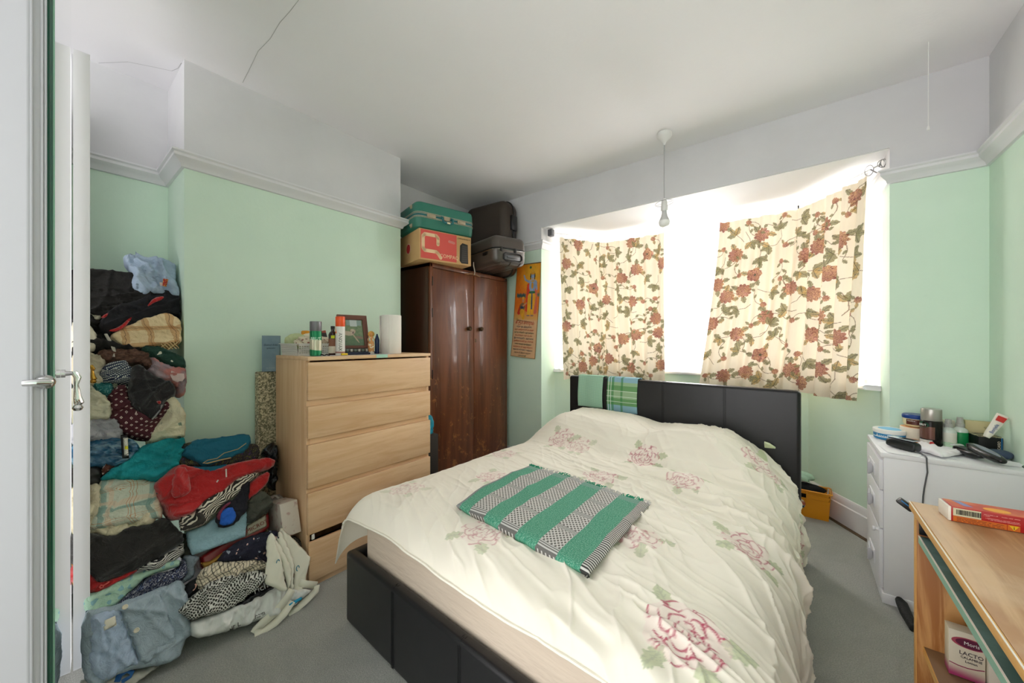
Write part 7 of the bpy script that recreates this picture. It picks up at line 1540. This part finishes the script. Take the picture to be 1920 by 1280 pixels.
o = G('navy_sock', 'navy sock with a bright blue heel draped over the light blue towel', 'sock', 4, [(720, 640), (800, 500), (850, 480), (830, 640), (830, 700), (740, 820), (660, 850), (600, 840), (575, 760), (630, 680), (690, 640)], cm('navy_knit', '#14151f'), .105, .02, .06, 1.0, .012, 12, 90)
G('blue_heel', None, None, 4, [(615, 720), (660, 690), (728, 690), (742, 790), (700, 838), (640, 848), (595, 830)], cm('bright_blue_knit', '#1f5fc0'), .128, .01, .04, 1.0, .01, 14, 91, parent=o, R=.012)
G('maroon_band', None, None, 4, [(575, 760), (630, 680), (690, 640), (705, 655), (640, 700), (612, 800), (590, 800)], cm('maroon_knit', '#7a2f45'), .127, .008, .04, parent=o, R=.01, wr=.003)
G('light_blue_towel', 'light blue towel hanging out beneath the red fleece', 'towel', 4, [(320, 900), (480, 840), (580, 760), (830, 640), (840, 760), (825, 940), (600, 1020), (370, 1100), (330, 1000)], cm('light_blue_terry', '#93b6c2', lambda: mix(noise(coords('UV'), 120, 2), '#8bafbc', '#9dbfca'), k=300, s_=.8), .06, .02, .12, .25, .006, 8, 92, R=.015, sm=0)
G('khaki_trousers', 'stack of folded dark khaki trousers right of the light blue towel', 'trousers', 4, [(840, 620), (960, 560), (1030, 620), (1045, 680), (960, 750), (850, 830), (835, 740)], cm('dark_khaki', '#4a4a42', lambda: mix(noise(coords('UV'), 10, 3), '#42423b', '#55554c')), .06, .035, .16, .55, .018, 14, 94, layers=26)
# red tin trunk with a cream label
o = G('red_tin_trunk', 'red tin box with a cream label under the towel and trousers', 'tin box', 4, [(430, 1115), (1020, 735), (1028, 860), (980, 905), (620, 1160), (445, 1230)], mat('red_tin', '#8a1216', .35, coat=.3), .0, .02, .2, 0, .001, 4, 96, R=.012, sm=0)
G('cream_label', None, None, 4, [(836, 850), (1000, 752), (1008, 850), (834, 938)], mat('cream_tin_label', '#b9b09a', .6, lambda: mix(ss(noise(coords('UV'), 30, 3), .55, .7), '#bdb49e', '#9a9078')), .022, .003, .01, parent=o, wr=0, sm=0)
text('MICROT', .024, frame(onP(280+925/4.571, 800+850/4.571, PN, PD+.030), onP(280+1000/4.571, 800+810/4.571, PN, PD)-onP(280+850/4.571, 800+888/4.571, PN, PD), (-.38, 0, .92)), mat('dull_red_ink', '#8a3a34', .7), o)
G('gold_tin', 'small yellow and red box at the foot of the red tin trunk', 'box', 4, [(440, 1165), (520, 1150), (640, 1065), (650, 1100), (540, 1180), (470, 1215)], mat('gold_print', '#b98a3c', .5), .025, .015, .08, wr=0, sm=0)
# white gift box beside the chest
WBX = mat('pale_floral_card', '#cdc2b6', .7, lambda: mix(ss(noise(coords('Object'), 30, 4), .55, .68), '#d2c8bc', '#b99a92'))
p0 = onP(280+1000/4.571, 800+540/4.571, PN, PD-.02)
gift = thing('gift_box', 'pale floral gift box with a ribbon standing against the oak chest', 'box', p0)
fr_ = [onP(280+a_/4.571, 800+b_/4.571, (0, 1, 0), .745) for a_, b_ in ((1105, 620), (1205, 640), (1240, 920), (1120, 880))]
X0, X1 = fr_[0].x, fr_[1].x
mb = MB(); mb.prism([(p.x, .70, p.z) for p in fr_], (0, .078, 0), .002); mb.build('box_body', WBX, gift)
zt = (fr_[0].z+fr_[1].z)/2
mb = MB(); mb.prism([(fr_[0].x-.07, .705, fr_[0].z+.0), (fr_[0].x, .70, fr_[0].z), (fr_[3].x, .70, fr_[3].z), (fr_[3].x-.07, .705, fr_[3].z)], (0, .07, 0), .002); mb.build('clear_window', mat('clear_window', '#a8a09a', .1, coat=.5), gift)
mb = MB(); mb.tube([(X0-.05, .70, fr_[0].z+.006), (X0-.02, .74, fr_[0].z+.016), (X0+.0, .75, fr_[0].z+.004)], .008, 8, flat=.4); mb.tube([(X0-.05, .75, fr_[0].z+.006), (X0-.02, .73, fr_[0].z+.014), (X0, .70, fr_[0].z+.004)], .008, 8, flat=.4); mb.build('ribbon_bow', mat('grey_ribbon', '#a8a49c', .4), gift)
G('black_bin_bag', 'crumpled black bin bag between the carpet roll and the oak chest', 'bag', 4, [(960, 230), (1060, 130), (1085, 200), (1085, 530), (1030, 520), (1005, 400), (1015, 300)], mat('black_film', '#101218', .18, bump=lambda: (noise(coords('UV'), 40, 4), 1, .01)), -.07, .03, .08, 1.2, .02, 20, 98)
G('woven_box', 'small dark woven box on the floor against the oak chest', 'box', 6, [(1015, 205), (1060, 200), (1135, 255), (1130, 320), (1040, 300)], mat('dark_weave', '#4a4038', .7, lambda: mix(((xyz(coords('UV'))[0]*140).frac() > .5)*((xyz(coords('UV'))[1]*140).frac() > .5), '#35302a', '#6b6054')), .02, .02, .1, wr=0, sm=0)
G('navy_floral_dress', 'navy dress printed with small pink flowers in the front floor pile', 'dress', 6, [(410, 410), (520, 300), (640, 240), (780, 180), (910, 170), (900, 300), (820, 430), (600, 430), (480, 420)], cm('navy_ditsy', '#1b1d33', specks('#1c1d30', [('#d9b8ac', 1), ('#9aa4b4', .83)], 34, .2, .55)), .075, .035, .14, .4, .022, 11, 100)
G('black_ditsy_skirt', 'black skirt with tiny flowers at the left of the front floor pile', 'skirt', 6, [(110, 720), (120, 640), (250, 550), (310, 600), (260, 680), (160, 740)], cm('black_ditsy', '#15151a', specks('#15151a', [('#d9a898', 1)], 34, .17, .6)), .07, .03, .14, .5, .016, 12, 102)
G('gingham_shirt', 'beige and black gingham shirt crumpled on the front floor pile', 'shirt', 6, [(240, 640), (260, 510), (400, 440), (560, 420), (800, 430), (800, 510), (660, 520), (540, 560), (420, 590), (300, 640)], cm('gingham', '#d9cdb4', plaid('#d9cdb4', [(.0, .16, '#2a2622', .75), (.5, .6, '#4a443c', .6)], .024, .024)), .095, .03, .12, .3, .024, 9, 104, uvrot=.35)
G('geometric_dress', 'black and white geometric print dress crumpled on the front floor pile', 'dress', 6, [(80, 820), (200, 720), (330, 620), (480, 555), (640, 510), (740, 500), (800, 560), (760, 620), (660, 700), (560, 780), (400, 855), (300, 870), (190, 920), (90, 860)],
  cm('geometric_print', '#c9c9c2', lambda: mix(E.m('MAXIMUM', (((xyz(coords('UV'))[0]+xyz(coords('UV'))[1])*75).frac()-.5).abs() > .3, (((xyz(coords('UV'))[0]-xyz(coords('UV'))[1])*75).frac()-.5).abs() > .34)*(noise(coords('UV'), 150, 2) > .4), '#26261f', '#d4d4cc')), .11, .04, .14, .6, .030, 9, 106, R=.04)
o = G('black_plastic_bag', 'black plastic bag edge inside the white carrier bag', 'bag', 6, [(380, 860), (560, 780), (700, 690), (850, 635), (880, 660), (760, 740), (640, 800), (440, 870)], mat('black_film', '#101218'), .105, .02, .1, .5, .012, 14, 108)
text('rich', .035, frame(onP(320+775/4.571, 960+650/4.571, PN, PD+.140), onP(520, 1090, PN, PD)-onP(480, 1112, PN, PD), (-.38, 0, .92)), mat('white_print', '#c9c9c9', .5), o)
o = G('white_carrier_bag', 'white carrier bag with black lettering lying along the carpet', 'bag', 6, [(180, 940), (300, 880), (460, 840), (640, 770), (780, 700), (870, 640), (1000, 680), (1160, 670), (1170, 690), (980, 850), (800, 900), (560, 985), (400, 1035), (260, 1062), (180, 1030)], mat('white_plastic_film', '#d9dbd6', .3, bump=lambda: (noise(coords('UV', (30, 12, 1), (0, 0, .4)), 1, 4), .8, .008), coat=.3), .10, .05, .12, 1.3, .014, 14, 110, R=.05)
bl_ = onP(430, 1177, PN, PD+.14); br_ = onP(500, 1146, PN, PD+.14)
text('ur Debenhams', .026, frame((bl_+br_)/2+PN.normalized()*.006, br_-bl_, (-.38, 0, .92)), INK, o, sx=.85)
G('blue_print', None, None, 6, [(1010, 790), (1060, 755), (1125, 722), (1130, 745), (1050, 795), (1015, 800)], mat('cyan_print', '#1e9ac4', .5), .158, .004, .02, parent=o, wr=.001)
# cream tote bag, standing folded: flat panels
tote = thing('tote_bag', 'folded cream fabric tote bag leaning against the oak chest with its straps on the carpet', 'tote bag', onZ(560, 1120, 0))
TOT = mat('cream_nonwoven', '#dedcca', .85, bump=lambda: (voro(coords('Object'), 700), .3, .0006))
def tp(zid, a_, b_, dd): ox, oy, s_ = ZO[zid]; return onP(ox+a_/s_, oy+b_/s_, PN, PD+dd)
for k, (pl_, d0) in enumerate((([(920, 170), (945, 130), (990, 170), (1190, 375), (1190, 405), (1150, 600), (1110, 720), (1045, 745), (1060, 500), (1000, 400), (960, 330)], .10), ([(905, 250), (925, 160), (960, 190), (1060, 420), (1045, 560), (1050, 700), (1010, 660), (1020, 520), (975, 420)], .125), ([(845, 205), (885, 190), (960, 330), (1040, 480), (1035, 600), (1010, 670), (985, 600), (960, 480), (900, 360)], .14), ([(800, 600), (815, 420), (830, 205), (858, 175), (885, 200), (945, 420), (985, 600), (1000, 690), (900, 655), (815, 615)], .16))):
    o = G('bag_panel', None, None, 6, pl_, TOT, d0, .010, .012, 1.2, .006, 6, 120+k, parent=tote, R=.012)
    loop = [tp(6, a_, b_, d0+.004) for a_, b_ in pl_]
def ribbon(pts, w_, m, parent, name='strap', up=Vector((.2, 0, 1))):
    pts = [Vector(p) for p in pts]; tb = bmesh.new(); L_ = []
    for i, p in enumerate(pts):
        tdir = (pts[min(i+1, len(pts)-1)]-pts[max(i-1, 0)]).normalized(); s_ = tdir.cross(up[i] if isinstance(up, list) else up).normalized()*w_/2; L_.append((tb.verts.new(p+s_), tb.verts.new(p-s_)))
    for (a_, b_), (c_, d_) in zip(L_, L_[1:]): tb.faces.new((a_, b_, d_, c_))
    mb = MB(); mb.add(tb); o = mb.build(name, m, parent, smooth=180); mo = o.modifiers.new('t', 'SOLIDIFY'); mo.thickness = .002; mo.offset = 0; return o
a = tp(6, 1040, 660, .17); e_ = onZ(474, 1184, .006); e2 = onZ(488, 1190, .006)
ribbon([a, tp(6, 1000, 730, .17), tp(6, 900, 840, .14)+Vector((.01, 0, 0)), onZ(492, 1168, .03), onZ(480, 1180, .012), onZ(476, 1187, .006)], .032, TOT, tote, up=Vector((1, .2, .5)))
ribbon([onZ(477, 1188, .005), onZ(492, 1182, .004), onZ(515, 1168, .012), onZ(533, 1150, .03), tp(6, 1040, 760, .17)], .032, TOT, tote, up=Vector((.5, 0, 1)))
ribbon([tp(6, 1105, 600, .12), tp(6, 1150, 615, .125), tp(6, 1250, 625, .12)], .030, TOT, tote, up=Vector((1, 0, 0)))
ribbon([tp(6, 1250, 625, .12), tp(6, 1245, 672, .12), onZ(575, 1125, .02), onZ(558, 1140, .006), onZ(540, 1150, .006)], .028, TOT, tote, up=Vector((.5, 0, 1)))
mb = MB()
for k in range(2): c_ = tp(6, 920 if k == 0 else 1090, 430 if k == 0 else 480, .18 if k == 0 else .135); mb.tube([c_+Vector((0, .006*math.cos(t_), .012*math.sin(t_))) for t_ in np.linspace(0, 4.5, 10)], .0018, 5)
mb.build('printed_mark', mat('teal_ink', '#2a7c90', .6), tote)
# behind the wardrobe doors
G('yellow_cloth', 'mustard yellow cloth seen through the gap beside the open wardrobe door', 'cloth', 5, [(-25, 420), (20, 440), (45, 560), (30, 700), (-5, 740), (-25, 640)], cm('mustard_terry', '#b9821a'), -.25, .03, .08, 1.4, .02, 12, 130)
